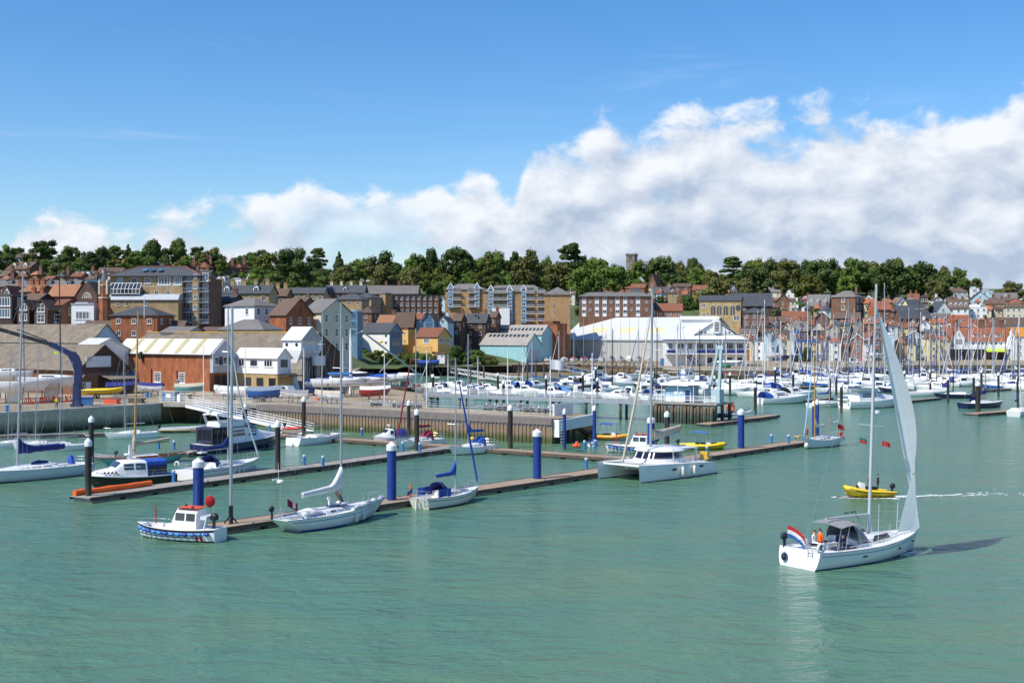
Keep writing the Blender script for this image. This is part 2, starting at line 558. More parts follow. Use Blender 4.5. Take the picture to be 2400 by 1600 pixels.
def PD(x,y,d):
 """photo pixel -> world point at depth d"""
 return Vector(((x - CX) * d / F,d,H - (y - YH) * d / F))
def berth(s,b,z=0.0):
 """stern and bow waterline pixels -> centre, heading, length"""
 a,c = PX(*s,z),PX(*b,z)
 v = c - a
 return (a + c) / 2,atan2(v.y,v.x),v.length
GA = atan2(-.57,.82)            # the quays and sheds share one grid
E1 = Vector((.8211,-.5708,0))
E2 = Vector((.5708,.8211,0))
# ================================================================ SETTING
def lerp_tab(tab,x):
 if x <= tab[0][0]:
  return tab[0][1]
 for (a,b),(c,d) in zip(tab,tab[1:]):
  if x <= c:
   return b + (d - b) * (x - a) / (c - a)
 return tab[-1][1]
RISE = [(0,0),(25,4),(60,12),(120,21),(200,30),(300,38),(450,45),(700,49),(1500,40)]
D0 = [(-.42,285),(-.2,295),(-.165,330),(-.135,400),(-.1,425),(0,446),(.06,500),(.14,490),(.25,500),(.42,520)]
QZ = 3.3                          # quay level above the water
def terrain(X,Y):
 s = Y - lerp_tab(D0,X / max(Y,1))
 z = QZ - .25 + lerp_tab(RISE,s) * lerp_tab([(-.26,1.22),(-.12,1.0)],X / max(Y,1))
 if s > 60:
  z += 1.5 * sin(X * .021 + 1) * sin(Y * .013) * min(1,(s - 60) / 80)
 return z
def ground_hit(x,y):
 """depth at which the pixel column x meets the terrain at row y"""
 d,best = 180.0,(9999,700)
 while d < 900:
  yy = YH - (terrain((x - CX) * d / F,d) - H) * F / d
  if yy <= y:
   return d
  best = min(best,(yy,d))
  d += 2.0
 return best[1]
w = MB()
w.add([(-2500,-300,0),(2500,-300,0),(2500,2600,0),(-2500,2600,0)],[(0,1,2,3)])
tag(w.build('water','water'),kind='structure')
# hillside the town stands on
cols = [-1300,-900,-650] + list(range(-480,481,12)) + [650,900,1300]
rows = list(range(240,900,10)) + [950,1050,1250,1600,2500]
hb = MB()
for Y in rows:
 for X in cols:
  hb.v.append((X,Y,terrain(X,Y)))
nc = len(cols)
for j in range(len(rows) - 1):
 for i in range(nc - 1):
  X,Y = cols[i],rows[j + 1]
  if Y < lerp_tab(D0,X / Y) - 14:
   continue
  hb.f.append((j * nc + i,j * nc + i + 1,(j + 1) * nc + i + 1,(j + 1) * nc + i))
  hb.mi.append(0)
tag(hb.build('hillside','hill',smooth=60),kind='structure')
# quays: one flat apron with its walls
Q0 = Vector((-56.6,199.6,0))
Q1 = Vector((-40.3,195.3,0))
Q2 = Vector((5.3,164,0))
shore = [Q0 - E2 * 140,Q0,Q1,Q2,Q2 + E2 * 11,Q2 + E2 * 11 - E1 * 30,Vector((-17,232,0)),Vector((-30,262,0)),Vector((-44,330,0)),Vector((-50,428,0)),
         Vector((24,432,0)),Vector((30,408,0)),Vector((48,392,0)),Vector((50,378,0)),Vector((80,376,0)),Vector((86,404,0)),Vector((130,410,0)),
         Vector((133,436,0)),Vector((300,444,0)),Vector((1400,460,0))]
back = [Vector((1400,560,0)),Vector((300,600,0)),Vector((140,545,0)),Vector((60,530,0)),Vector((0,470,0)),Vector((-45,460,0)),Vector((-62,425,0)),
  Vector((-75,330,0)),Vector((-150,330,0)),Vector((-700,330,0)),Vector((-700,60,0))]
poly = [(p.x,p.y,QZ) for p in shore + back]
qa = MB()
qa.add(poly,[tuple(range(len(poly)))])
tag(qa.build('quay','apron'),kind='structure')
def wallrun(name,pts,m,z1=QZ - .004,z0=-1.5,th=.8,cope=None):
 """vertical face along the shore line with a coping on top"""
 b = MB()
 for a,c in zip(pts,pts[1:]):
  d = (c - a).normalized()
  nrm = Vector((d.y,-d.x,0))
  p = [a,c,c - nrm * th,a - nrm * th]
  b.loft([[(q.x,q.y,z0) for q in p],[(q.x,q.y,z1) for q in p]],True,True)
 o = tag(b.build(name,m),kind='structure')
 if cope:
  b = MB()
  for a,c in zip(pts,pts[1:]):
   d = (c - a).normalized()
   nrm = Vector((d.y,-d.x,0))
   p = [a + nrm * .12,c + nrm * .12,c - nrm * .7,a - nrm * .7]
   b.loft([[(q.x,q.y,z1 - .45) for q in p],[(q.x,q.y,z1 + .06) for q in p]],True,True)
  b.build('coping',cope,o)
 return o
wl = wallrun('quay_wall',shore[0:2],'wall_conc',cope='concrete_pale')
# the shore under the boatyard bridge is a dark recess; the sheet-piled wall carries on to the ferry ramp
wallrun('quay_wall',[Q0,Q0 + E2 * 5,Q1 + E2 * 5],'wall_timber')
wallrun('quay_wall',[Q1 + E2 * 5,Q1],'wall_sheet')
sheet = wallrun('sheet_pile_wall',[Q1,Q2,Q2 + E2 * 11],'wall_sheet')
b = MB()
L12 = (Q2 - Q1).length
d12 = (Q2 - Q1).normalized()
n12 = Vector((d12.y,-d12.x,0))
q = MB()
q.loft([[(.15,-.02,z),(.20,-.13,z),(.37,-.13,z),(.42,-.02,z)] for z in (-1.4,2.55)],True,True)
rib_me = q.mesh('sheet_rib','wall_sheet')
for k in range(int((L12 - .4) / .62)):            # each sheet's rib
 inst('sheet_rib',rib_me,sheet,Q1 + d12 * (k * .62),atan2(d12.y,d12.x))
b = MB()
p = [Q1 + n12 * .16,Q2 + n12 * .16,Q2 - n12 * 1.2,Q1 - n12 * 1.2]
b.loft([[(q.x,q.y,2.5) for q in p],[(q.x,q.y,QZ + .05) for q in p]])
b.build('capping_beam','wall_sheet',sheet)
wallrun('quay_wall',shore[4:6],'wall_sheet')
wallrun('quay_wall',shore[5:8],'sand_stone')
wallrun('harbour_wall',shore[7:10],'wall_timber')
wallrun('harbour_wall',shore[9:13],'wall_timber',cope='timber_pile')
wallrun('harbour_wall',shore[12:19],'wall_timber',cope='concrete_pale')
# bridge deck over the recess
b = MB()
p = [Q0 - n12 * 6 + E1 * .5,Q0 + E1 * .5,Q1,Q1 - n12 * 6]
b.loft([[(q.x,q.y,QZ - .5) for q in p],[(q.x,q.y,QZ + .02) for q in p]])
tag(b.build('bridge_deck','concrete'),kind='structure')
# mud banks along the inner harbour
for i,(c,rx,ry) in enumerate([((-2,424),26,16),((30,400),22,12),((-44,400),14,40),((10,435),30,12)]):
 b = MB()
 ring = [[(c[0] + q * rx * cos(a) * (1 + .15 * sin(3 * a + i)),c[1] + q * ry * sin(a) * (1 + .12 * cos(4 * a)),z) for a in [2 * pi * k / 28 for k in range(28)]]
   for q,z in ((1.0,-.25),(.85,.12),(.5,.5),(.1,.7))]
 b.loft(ring)
 tag(b.build('mud_bank','mud',smooth=60),kind='structure')
# ================================================================ BUILDINGS
def win_mesh(name,cols,rows,fr='white_paint',gl='glass',bar=.05,sill=True):
 """unit window (1 x 1 m) facing -y: casing, glazing bars, pane set back, sill"""
 b = MB()
 b.cur = 0
 e = .07
 for x0,x1,z0,z1 in ((-.5,-.5 + e,-.5,.5),(.5 - e,.5,-.5,.5),(-.5 + e,.5 - e,.5 - e,.5),(-.5 + e,.5 - e,-.5,-.5 + e)):
  b.box(x0,x1,-.07,.04,z0,z1)
 for i in range(1,cols):
  x = -.5 + i / cols
  b.box(x - bar / 2,x + bar / 2,-.055,.03,-.5 + e,.5 - e)
 for i in range(1,rows):
  z = -.5 + i / rows
  b.box(-.5 + e,.5 - e,-.05,.03,z - bar / 2,z + bar / 2)
 if sill:
  b.box(-.54,.54,-.14,.03,-.57,-.503)
 b.cur = 1
 b.box(-.5 + e,.5 - e,-.02,.02,-.5 + e,.5 - e)
 return b.mesh(name,[fr,gl])
WM = {'w': win_mesh('window',2,1),'s': win_mesh('window',1,2),'x': win_mesh('window',2,2),'o': win_mesh('window',1,1),
      'd': win_mesh('window',1,1,'dark_timber','glass',sill=False),'t': win_mesh('window',3,1),'b': win_mesh('window',4,1,'white_paint','glass_blue'),
      'g': win_mesh('window',3,2,'blue_wall','glass_blue',.04),'k': win_mesh('window',2,1,'white_paint','glass_blue'),
      'm': win_mesh('window',4,4,'white_paint','glass',.035),'p': win_mesh('window',1,1,'blue_light','blue_light',sill=False)}
def window(parent,ty,x,y,z,w,h,face='-y',name='window'):
 rz = {'-y': 0,'+x': pi / 2,'-x': -pi / 2,'+y': pi}[face]
 return inst(name,WM[ty],parent,(x,y,z),rz,(w,1,h))
def gable_solid(b,x0,x1,y0,y1,z0,ze,zr,axis='x'):
 if axis == 'x':
  ym = (y0 + y1) / 2
  b.prism([(x0,y0,z0),(x0,y1,z0),(x0,y1,ze),(x0,ym,zr),(x0,y0,ze)],(x1 - x0,0,0))
 else:
  xm = (x0 + x1) / 2
  b.prism([(x0,y0,z0),(x0,y0,ze),(xm,y0,zr),(x1,y0,ze),(x1,y0,z0)],(0,y1 - y0,0))
def gable_roof(b,x0,x1,y0,y1,ze,zr,axis='x',ov=.35,th=.16):
 """two slabs lying just above the gable solid"""
 def slab(p,q,r,s):
  p,q,r,s = [Vector(v) for v in (p,q,r,s)]
  nrm = (q - p).cross(s - p).normalized()
  if nrm.z < 0:
   nrm = -nrm
  lo = [v + nrm * .012 for v in (p,q,r,s)]
  b.hexa(lo + [v + nrm * th for v in lo])
 if axis == 'x':
  ym = (y0 + y1) / 2
  k = (zr - ze) / (ym - y0)
  slab((x0 - ov,y0 - ov,ze - k * ov),(x1 + ov,y0 - ov,ze - k * ov),(x1 + ov,ym,zr),(x0 - ov,ym,zr))
  slab((x0 - ov,ym,zr),(x1 + ov,ym,zr),(x1 + ov,y1 + ov,ze - k * ov),(x0 - ov,y1 + ov,ze - k * ov))
 else:
  xm = (x0 + x1) / 2
  k = (zr - ze) / (xm - x0)
  slab((x0 - ov,y0 - ov,ze - k * ov),(xm,y0 - ov,zr),(xm,y1 + ov,zr),(x0 - ov,y1 + ov,ze - k * ov))
  slab((xm,y0 - ov,zr),(x1 + ov,y0 - ov,ze - k * ov),(x1 + ov,y1 + ov,ze - k * ov),(xm,y1 + ov,zr))
def hip_roof(b,x0,x1,y0,y1,ze,zr,ov=.4):
 x0,x1,y0,y1 = x0 - ov,x1 + ov,y0 - ov,y1 + ov
 w,dp = x1 - x0,y1 - y0
 i = min(w,dp) / 2 * .96
 if w >= dp:
  r = [(x0 + i,(y0 + y1) / 2),(x1 - i,(y0 + y1) / 2)]
 else:
  r = [((x0 + x1) / 2,y0 + i),((x0 + x1) / 2,y1 - i)]
 v = [(x0,y0,ze),(x1,y0,ze),(x1,y1,ze),(x0,y1,ze),(*r[0],zr),(*r[1],zr),
         (x0,y0,ze - .15),(x1,y0,ze - .15),(x1,y1,ze - .15),(x0,y1,ze - .15)]
 fs = [(6,9,8,7),(0,6,7,1),(1,7,8,2),(2,8,9,3),(3,9,6,0)]
 fs += [(0,1,5,4),(1,2,5),(2,3,4,5),(3,0,4)] if w >= dp else [(0,1,4),(1,2,5,4),(2,3,5),(3,0,4,5)]
 b.add(v,fs)
CHIM = {}
def chimney(parent,x,y,z,m,s=1.0):
 if m not in CHIM:
  b = MB()
  b.cur = 0
  b.box(-.55,.55,-.35,.35,-1.2,1.35)
  b.box(-.63,.63,-.43,.43,1.352,1.55)
  b.cur = 1
  for k in (-.32,0,.32):
   b.lathe([(.13,1.5),(.11,2.05),(.13,2.06)],8,(k,0,0))
  CHIM[m] = b.mesh('chimney',[m,'roof_clay'])
 return inst('chimney',CHIM[m],parent,(x,y,z),0,(s,s,s))
SIZES = []
def house(x0,x1,yr,ye,yb,kind,wall,roof,d,label,o=None,cat='house',name='town_house',group=None):
 o = o or {}
 xm = (x0 + x1) / 2
 d = d or ground_hit(xm,yb)
 k = d / F
 tot = (x1 - x0) * k
 rot = o.get('rot',-14) * pi / 180
 dep = o.get('dep',8.0)
 dep = min(dep,.55 * tot / max(abs(sin(rot)),.12))
 w = max((tot - dep * abs(sin(rot))) / cos(rot),2.5)
 X,Y = (xm - CX) * k,d + dep * .3
 zt = min(terrain(X,Y - dep / 2),terrain(X - w / 2,Y),terrain(X + w / 2,Y)) if d > 262 else QZ
 ze,zr = H - (ye - YH) * k,H - (yr - YH) * k
 zb = min(zt,ze - 3.0) - .3
 if yb:
  zb = min(zb,H - (yb - YH) * k - .2)
 SIZES.append((label,round(d),round(w,1),round(ze - zb,1),round(zr - ze,1)))
 r = thing(name,label,cat,(X,Y,zb),rot,group)
 ze -= zb
 zr -= zb
 zr = max(zr,ze + .3)
 a,e = w / 2,dep / 2
 b = MB()
 if kind == 'gable':
  gable_solid(b,-a,a,-e,e,0,ze,zr)
 elif kind == 'front':
  gable_solid(b,-a,a,-e,e,0,ze,zr,'y')
 else:
  b.box(-a,a,-e,e,0,ze)
 b.build('wall',wall,r)
 b = MB()
 if kind == 'gable':
  gable_roof(b,-a,a,-e,e,ze,zr)
 elif kind == 'front':
  gable_roof(b,-a,a,-e,e,ze,zr,'y')
 elif kind == 'hip':
  hip_roof(b,-a,a,-e,e,ze + .012,zr)
 else:
  b.box(-a - .15,a + .15,-e - .15,e + .15,ze + .004,ze + .3)
  b.box(-a + .5,a * .3,-e + 1,e - 1,ze + .304,max(zr,ze + .5))
 ro = b.build('roof',roof,r)
 if o.get('trim'):
  b = MB()
  if kind == 'front':
   for s in (-1,1):
    b.bar((s * (a + .36),-e - .38,ze - .28),(0,-e - .38,zr + .1),.1,.3)
  else:
   b.box(-a - .36,a + .36,-e - .47,-e - .38,ze - .45,ze - .2)
  b.build('barge_board','white_paint',ro)
 wt,cw = o.get('win','w'),o.get('ws',(1.1,1.25))
 c,n = o.get('grid',(max(1,int(w / 3.0)),4))
 n = n + 2 if n == 1 else n
 fh = o.get('fh',2.8)
 z = ze - 1.35 + o.get('dz',0)
 if kind == 'front' and o.get('apex',1):
  window(r,wt,0,-e,ze + .25,cw[0],cw[1])
  z -= .9
 for j in range(n):
  if z - j * fh < 1.0:
   break
  for i in range(c):
   window(r,wt,-a + w * (i + .5) / c,-e,z - j * fh,cw[0],cw[1])
 c2,n2 = o.get('side',(1,1))
 for j in range(n2):
  if z - j * fh < 1.0:
   break
  for i in range(c2):
   window(r,wt,a,-e + dep * (i + .5) / c2,z - j * fh,cw[0] * .9,cw[1],'+x')
 nchim = o.get('chim',0)
 for i in range(nchim):
  if kind == 'front':
   chimney(ro,0,e * .5,zr,o.get('cm',wall))
  else:
   chimney(ro,-a + w * (i + .5) / nchim if nchim > 1 else a * .75,0,zr,o.get('cm','brick_brown'))
 nd = o.get('dorm',0)
 for i in range(nd):
  x = -a + w * (i + .5) / nd
  ym = -e * .62
  zz = ze + (zr - ze) * .38
  q = MB()
  gable_solid(q,x - .75,x + .75,ym - .35,ym + e * .5,zz - .6,zz + .95,zz + 1.55,'y')
  dm = q.build('dormer',o.get('dw','white_wall'),r)
  q = MB()
  gable_roof(q,x - .75,x + .75,ym - .35,ym + e * .5,zz + .95,zz + 1.55,'y',.15,.1)
  q.build('dormer_roof',roof,dm)
  window(dm,'w',x,ym - .36,zz + .3,1.1,1.0)
 return r
HB = 'red brick hillside house below the woods'
rows = [
 # ---- upper left hillside
 (0,41,603,615,630,'gable','brick_brown','roof_slate',0,'slate roofed brick house at the left end of the hilltop row',{}),
 (42,62,604,614,630,'front','cream_wall','roof_slate',0,'small cream gable house beside the lone dark round tree',{}),
 (34,78,594,604,616,'gable','brick_brown','roof_brown',0,'long brown roof bungalow standing behind the cream gable house',{'rot': 4}),
 (13,94,614,631,646,'gable','brick_brown','roof_brown',0,'wide brown roofed house with two roof dormers on the hillside',{'dorm': 2,'rot': -22}),
 (0,31,633,648,662,'gable','brick_dark','roof_brown',0,'dark brown roofed cottage half hidden by shrubs',{'chim': 1}),
 (80,98,637,652,664,'front','white_wall','roof_clay',0,'narrow white gable cottage with red side among green bushes',{}),
 (170,226,636,652,668,'gable','cream_wall','roof_grey',0,'pale house with grey roof and three small gables below hilltop trees',{'dorm': 3,'chim': 1}),
 (222,243,642,654,668,'front','cream_wall','roof_grey',0,'pale gable house next to the chapel spire',{'chim': 1}),
 (228,288,627,642,656,'gable','brick_brown','roof_brown',0,'long brown roof between the spire and the big cream flats',{'rot': 6}),
 (285,304,607,622,634,'gable','brick_brown','roof_red',0,'small red roofed house peeping above the cream flats',{}),
 (350,400,610,622,640,'hip','brick_brown','roof_slate',0,'slate hipped roof house right behind the cream flats',{}),
 (398,432,614,626,640,'hip','brick_brown','roof_redbrown',0,HB,{'chim': 1},'hill row'),
 (431,460,614,626,640,'hip','brick_brown','roof_redbrown',0,HB,{'chim': 1},'hill row'),
 (461,500,612,627,642,'hip','brick_red','roof_redbrown',0,HB,{'chim': 1},'hill row'),
 (501,525,614,628,642,'hip','brick_brown','roof_redbrown',0,HB,{'chim': 1},'hill row'),
 (524,550,615,628,642,'hip','brick_brown','roof_redbrown',0,HB,{'chim': 1},'hill row'),
 (550,578,613,627,642,'hip','brick_red','roof_redbrown',0,HB,{'chim': 1},'hill row'),
 (441,502,634,647,660,'gable','brick_brown','roof_slate',0,'slate roofed terrace with white bay just right of the cream flats roof',{'chim': 2}),
 (470,506,648,664,682,'front','cream_wall','roof_grey',0,'cream gabled villa with bargeboards above the long chimney terrace',{'trim': 1}),
 (506,540,647,664,682,'gable','cream_wall','roof_grey',0,'cream villa with grey roof and two dormers above the chimney terrace',{'dorm': 2}),
 (541,581,651,655,672,'flat','white_wall','grey_wall',0,'white flat roofed modern house between grey gables on the slope',{'grid': (3,1),'win': 'b'}),
 (582,606,644,662,680,'front','white_wall','roof_grey',0,'white gable house beside the woods above the terraces',{'trim': 1}),
 (495,642,668,688,706,'gable','brick_buff','roof_slate',345,'long slate terrace with a row of tall buff chimneys',{'chim': 5,'cm': 'brick_buff','rot': -6,'dorm': 2}),
 (494,562,690,706,752,'gable','brick_dark','roof_slate',322,'dark brick villa with slate roof right of the cream balcony flats',{'rot': -12,'chim': 1}),
 # ---- left, below
 (0,184,657,672,690,'gable','brick_brown','roof_grey',350,'long grey roofed block behind the clay tiled roofs at left',{'rot': 2,'dorm': 4,'dw': 'roof_grey'}),
 (12,46,670,688,705,'front','white_wall','roof_redbrown',335,'white gable end with red chimney pots among brown roofs',{'chim': 1,'cm': 'brick_red'}),
 (50,112,668,684,705,'gable','brick_brown','roof_clay',332,'clay tiled house with wide red brick chimney stacks',{'chim': 3,'cm': 'brick_red'}),
 (117,186,667,694,715,'gable','brick_red','roof_clay',322,'large clay tiled roof joined to the dark chapel gable',{'rot': -6,'grid': (2,1)}),
 (50,112,688,705,730,'gable','brick_dark','roof_brown',312,'brown roofed house above the row of dark gables',{'chim': 2,'cm': 'brick_red'}),
 (46,86,703,722,756,'front','dark_timber','roof_brown',300,'dark timber gable house with wide white upper window',{'rot': -8,'win': 't','ws': (2.0,1.6),'grid': (1,1)}),
 (85,129,703,724,756,'front','brick_dark','roof_brown',299,'dark gable house with tall white window next to white modern block',{'rot': -8,'win': 'x','ws': (2.0,2.0),'grid': (1,1)}),
 (126,168,702,716,756,'gable','brick_brown','roof_redbrown',303,'brown tiled house with large white sash window beside white block',{'win': 'x','ws': (1.8,1.8),'grid': (1,1)}),
 (172,231,708,714,756,'flat','white_wall','grey_wall',300,'white modern block with wide white window band and roof railing',{'rot': -4,'win': 'm','ws': (3.6,1.9),'grid': (1,1),'dz': -1.2}),
 (0,40,688,694,756,'flat','dark_timber','roof_grey',303,'dark building with blue glazed balcony at the left edge',{'rot': -4,'win': 'b','ws': (2.8,2.2),'grid': (1,2)}),
 (262,392,718,739,760,'hip','brick_red','roof_slate',288,'red brick house with slate hipped roof in front of the cream flats',{'rot': -10,'dep': 9,'grid': (3,1),'side': (2,1)}),
 # ---- centre left
 (523,647,697,717,800,'hip','white_wall','roof_grey',300,'white rendered three storey house with grey hipped roof',{'rot': -34,'dep': 8,'grid': (2,2),'side': (3,2),'win': 's','ws': (.9,1.5)}),
 (512,652,748,772,800,'hip','cream_wall','roof_grey',278,'low wing with broad grey hipped roof in front of the white house',{'rot': -20,'grid': (1,1)}),
 (632,727,700,738,800,'gable','brick_red','roof_brown',292,'orange brick house with brown roof and dark gable with glazed balcony',{'rot': -34.8,'dep': 9.5,'grid': (0,0),'side': (3,2),'win': 's','ws': (.9,1.6),'fh': 3.6}),
 (709,816,701,733,815,'gable','cream_wall','roof_grey',300,'tall cream gabled warehouse with brown roof behind the slipway',{'rot': -34.8,'dep': 11,'grid': (1,2),'side': (3,3),'win': 's','ws': (1.0,1.9),'fh': 3.4}),
 (817,846,727,730,815,'flat','blue_wall','blue_pale',415,'tall narrow blue house with glass roof rail',{'rot': -10,'dep': 6,'grid': (1,3),'win': 'g','ws': (2.2,1.6)}),
 (845,885,717,733,765,'hip','brick_brown','roof_brown',465,'brick house with brown hipped roof behind the blue and white house',{'grid': (1,2)}),
 (884,933,738,757,775,'gable','brick_brown','roof_clay',455,'low pink tiled house with white chimney and gable',{'chim': 1}),
 (926,974,732,766,785,'gable','brick_dark','roof_brown',452,'house with a deep brown roof and skylight behind the yellow house',{'rot': -6}),
 (966,1000,734,748,790,'gable','paleblue_wall','roof_redbrown',458,'pale blue wall house with red brown roof above yellow house',{'grid': (0,0),'side': (0,0)}),
 (993,1027,734,750,795,'front','blue_wall','roof_brown',450,'blue timber gable with full width glazing and balcony',{'win': 'g','ws': (2.6,2.4),'grid': (1,2),'rot': -10}),
 (1026,1062,741,755,800,'front','paleblue_wall','roof_slate',454,'pale blue and dark gable house with white windows by glazed balcony house',{'grid': (1,2),'chim': 1}),
 (1060,1092,735,752,800,'gable','brick_dark','roof_brown',462,'dark brick cottage with white sash windows and brick chimney',{'chim': 1,'grid': (1,2),'win': 's'}),
 (1090,1150,735,756,790,'gable','brick_dark','roof_slate',470,'slate house with a glazed roof dormer behind the aqua sheds',{'dorm': 1,'dw': 'glass','chim': 1}),
 (1148,1172,730,744,780,'gable','brick_brown','roof_brown',478,'narrow brown house with tall chimney beside the white courtyard',{'chim': 1}),
 (886,964,713,733,748,'hip','stone_grey','roof_slate',0,'slate hipped hall with lantern left of two larger hipped halls',{'chim': 1,'grid': (4,1)}),
 (962,1041,707,736,752,'hip','stone_grey','roof_slate',0,'broad slate hipped hall between the gabled terrace and flats',{'grid': (5,1),'dep': 14}),
 (1039,1132,708,735,752,'hip','stone_grey','roof_slate',0,'wide slate hipped hall directly below the orange balcony flats',{'grid': (6,1),'dep': 14}),
 (824,892,686,698,735,'hip','brick_tan','roof_slate',495,'buff and brown brick flats with slate roof behind the blue house',{'rot': -25,'grid': (2,3),'side': (2,3)}),
 (890,922,686,690,735,'flat','brick_orange','roof_grey',500,'orange brick block with recessed balconies beside gabled terrace',{'rot': -25,'grid': (1,3),'side': (1,3)}),
 (676,764,674,688,704,'gable','brick_tan','roof_slate',430,'buff walled terrace with long slate roof and white windows',{'rot': -4,'grid': (5,1)}),
 (762,858,668,686,704,'gable','brick_brown','roof_slate',500,'slate roofed row with one white dormer and chimneys',{'rot': -4,'chim': 4,'dorm': 1,'cm': 'cream_wall'}),
 (786,862,688,702,722,'hip','brick_tan','roof_slate',480,'low slate hipped roof building with green canopy beside buff flats',{'grid': (3,1)}),
 (856,982,669,688,706,'gable','brick_brown','roof_grey',530,'long brown roof terrace with four square chimneys under the woods',{'rot': -3,'chim': 4,'grid': (8,1)}),
 (646,682,662,676,690,'front','brick_red','roof_slate',520,'red brick gabled villa in the terrace below the dark woods',{'chim': 1},'gabled brick row'),
 (684,722,662,676,690,'front','brick_red','roof_slate',522,'red brick gabled villa in the terrace below the dark woods',{'chim': 1},'gabled brick row'),
 (724,762,662,676,690,'front','brick_red','roof_slate',524,'red brick gabled villa in the terrace below the dark woods',{'chim': 1},'gabled brick row'),
 (602,640,650,670,690,'gable','white_wall','roof_slate',450,'white house with slate roof and dormer at the edge of the dark woods',{'dorm': 1,'rot': -25}),
 (600,678,676,694,712,'gable','brick_brown','roof_brown',372,'brown roofed terrace with buff chimneys above the orange brick house',{'chim': 4,'cm': 'brick_buff','rot': -4}),
 (996,1086,640,652,662,'gable','brick_brown','roof_brown',0,'long low school wing with brown roof among the trees',{'rot': 2,'grid': (8,1),'win': 't','ws': (2,1)}),
 (1087,1162,638,655,666,'gable','brick_red','roof_brown',0,'red brick school block with a row of white windows in the woods',{'rot': -16,'grid': (8,1)}),
 (1157,1206,644,655,668,'hip','brick_red','roof_brown',0,'smaller red brick school block with hipped brown roof by the trees',{'grid': (4,1)}),
 # ---- centre right
 (1240,1304,664,669,684,'flat','white_wall','roof_grey',0,'white flat topped terrace with square windows behind orange flats',{'grid': (5,1),'rot': 0}),
 (1321,1375,664,675,690,'gable','brick_brown','roof_brown',0,'brown roofed terrace with two white dormers under the green woods',{'dorm': 2,'chim': 1}),
 (1374,1414,664,676,692,'gable','brick_brown','roof_slate',0,'slate roofed terrace house with two dormers beside twin brick gables',{'dorm': 2,'chim': 1}),
 (1413,1440,656,672,692,'front','brick_brown','roof_slate',0,'tall twin gabled brick villa with chimneys under the church tower',{'chim': 1,'grid': (1,2)},'twin brick gables'),
 (1440,1466,656,672,692,'front','brick_brown','roof_slate',0,'tall twin gabled brick villa with chimneys under the church tower',{'chim': 1,'grid': (1,2)},'twin brick gables'),
 (1466,1521,665,675,694,'gable','brick_red','roof_redbrown',0,'red brown tiled brick house next to the twin gables',{'rot': -22,'grid': (2,1)}),
 (1488,1520,650,665,680,'front','white_wall','roof_grey',0,'white half timbered gable house below the grey church tower',{'trim': 1}),
 (1519,1553,642,668,692,'front','brick_brown','roof_brown',0,'steep brick gable of the old school with a finial',{'rot': -30,'chim': 1}),
 (1548,1592,655,664,684,'gable','brick_brown','roof_slate',0,'low slate roof right of the steep brick gable',{}),
 (1556,1580,660,676,705,'front','brick_buff','roof_slate',0,'buff brick gable end with round vent below the steep brick gable',{'rot': -8}),
 (1577,1625,664,672,705,'gable','brick_brown','roof_brown',0,'square brown brick villa with white rimmed windows by the ivy',{'grid': (2,2),'win': 'x','ws': (1.2,1.5)}),
 (1528,1580,672,688,710,'gable','brick_dark','roof_slate',0,'slate roofed dark brick house with white dormer window',{'rot': -28,'dorm': 1}),
 (1622,1668,668,680,700,'gable','brick_red','roof_redbrown',0,'red brown tiled house with white gable left of the slate dormers',{'chim': 1}),
 (1673,1742,668,684,700,'gable','brick_red','roof_slate',0,'slate terrace with a long run of white dormer windows',{'dorm': 5,'grid': (4,1),'rot': -8}),
 (1750,1804,672,684,702,'gable','brick_brown','roof_grey',0,'grey roofed houses with brick chimneys above the stone hall',{'chim': 2}),
 (1722,1812,687,716,740,'gable','brick_dark','roof_slate',520,'big dark slate roof rising behind the stone hall',{'rot': -6,'grid': (2,1)}),
 (1483,1543,708,724,752,'gable','brick_red','roof_slate',520,'red brick terrace with slate roof and white dormers behind white shed',{'dorm': 2,'chim': 1,'grid': (4,1),'rot': -6}),
 (1542,1602,711,728,752,'gable','brick_red','roof_redbrown',518,'red brick houses with white bay windows above the white shed ridge',{'grid': (5,2),'win': 's','rot': -6,'chim': 1}),
 (1741,1802,721,733,790,'hip','brick_brown','roof_slate',500,'brown brick three storey house with slate hipped roof near the clubhouse',{'grid': (3,2),'rot': -12}),
 (1733,1782,766,770,815,'flat','brick_red','roof_slate',492,'low red brick block with white sash windows beside the clubhouse',{'grid': (3,1),'win': 'x','ws': (1.3,2.2)}),
 # ---- right
 (1841,1876,669,684,705,'front','white_wall','roof_redbrown',0,'white gable house with red brown roof below the yellow green tree',{}),
 (1874,1922,673,688,708,'gable','white_wall','roof_redbrown',0,'white house with red brown roof and dormers beside dark trees',{'dorm': 2,'chim': 1}),
 (1800,1836,670,684,704,'gable','cream_wall','roof_grey',0,'grey roofed cottage with small white cupola at the wood edge',{'chim': 1}),
 (1814,1866,691,712,730,'front','brick_brown','roof_brown',0,'broad brown brick gable with white side wing above hedges',{'rot': -20}),
 (1893,1953,690,716,735,'gable','brick_dark','roof_grey',0,'grey mansard house with three white arched dormers',{'dorm': 3,'rot': -25,'grid': (3,1)}),
 (1953,2026,681,696,740,'hip','brick_brown','roof_grey',560,'tall brown brick house with grey hipped roof and big white windows',{'rot': -42,'dep': 8,'grid': (1,1),'side': (2,3),'win': 'x','ws': (1.8,2.0),'chim': 1,'fh': 3.4}),
 (2023,2057,700,711,742,'gable','paleyellow_wall','roof_red',560,'pale yellow house with red roof beside the tall brick house',{'grid': (2,2),'win': 's'}),
 (2042,2086,706,725,745,'gable','brick_red','roof_red',545,'bright red tiled roof house behind the yacht mast',{'rot': 6}),
 (2024,2052,690,700,716,'front','white_wall','roof_slate',0,'small white gable house on the slope above the pale yellow house',{}),
 (2040,2074,672,680,694,'gable','cream_wall','roof_brown',0,'brown roofed bungalow at the foot of the right hand woods',{}),
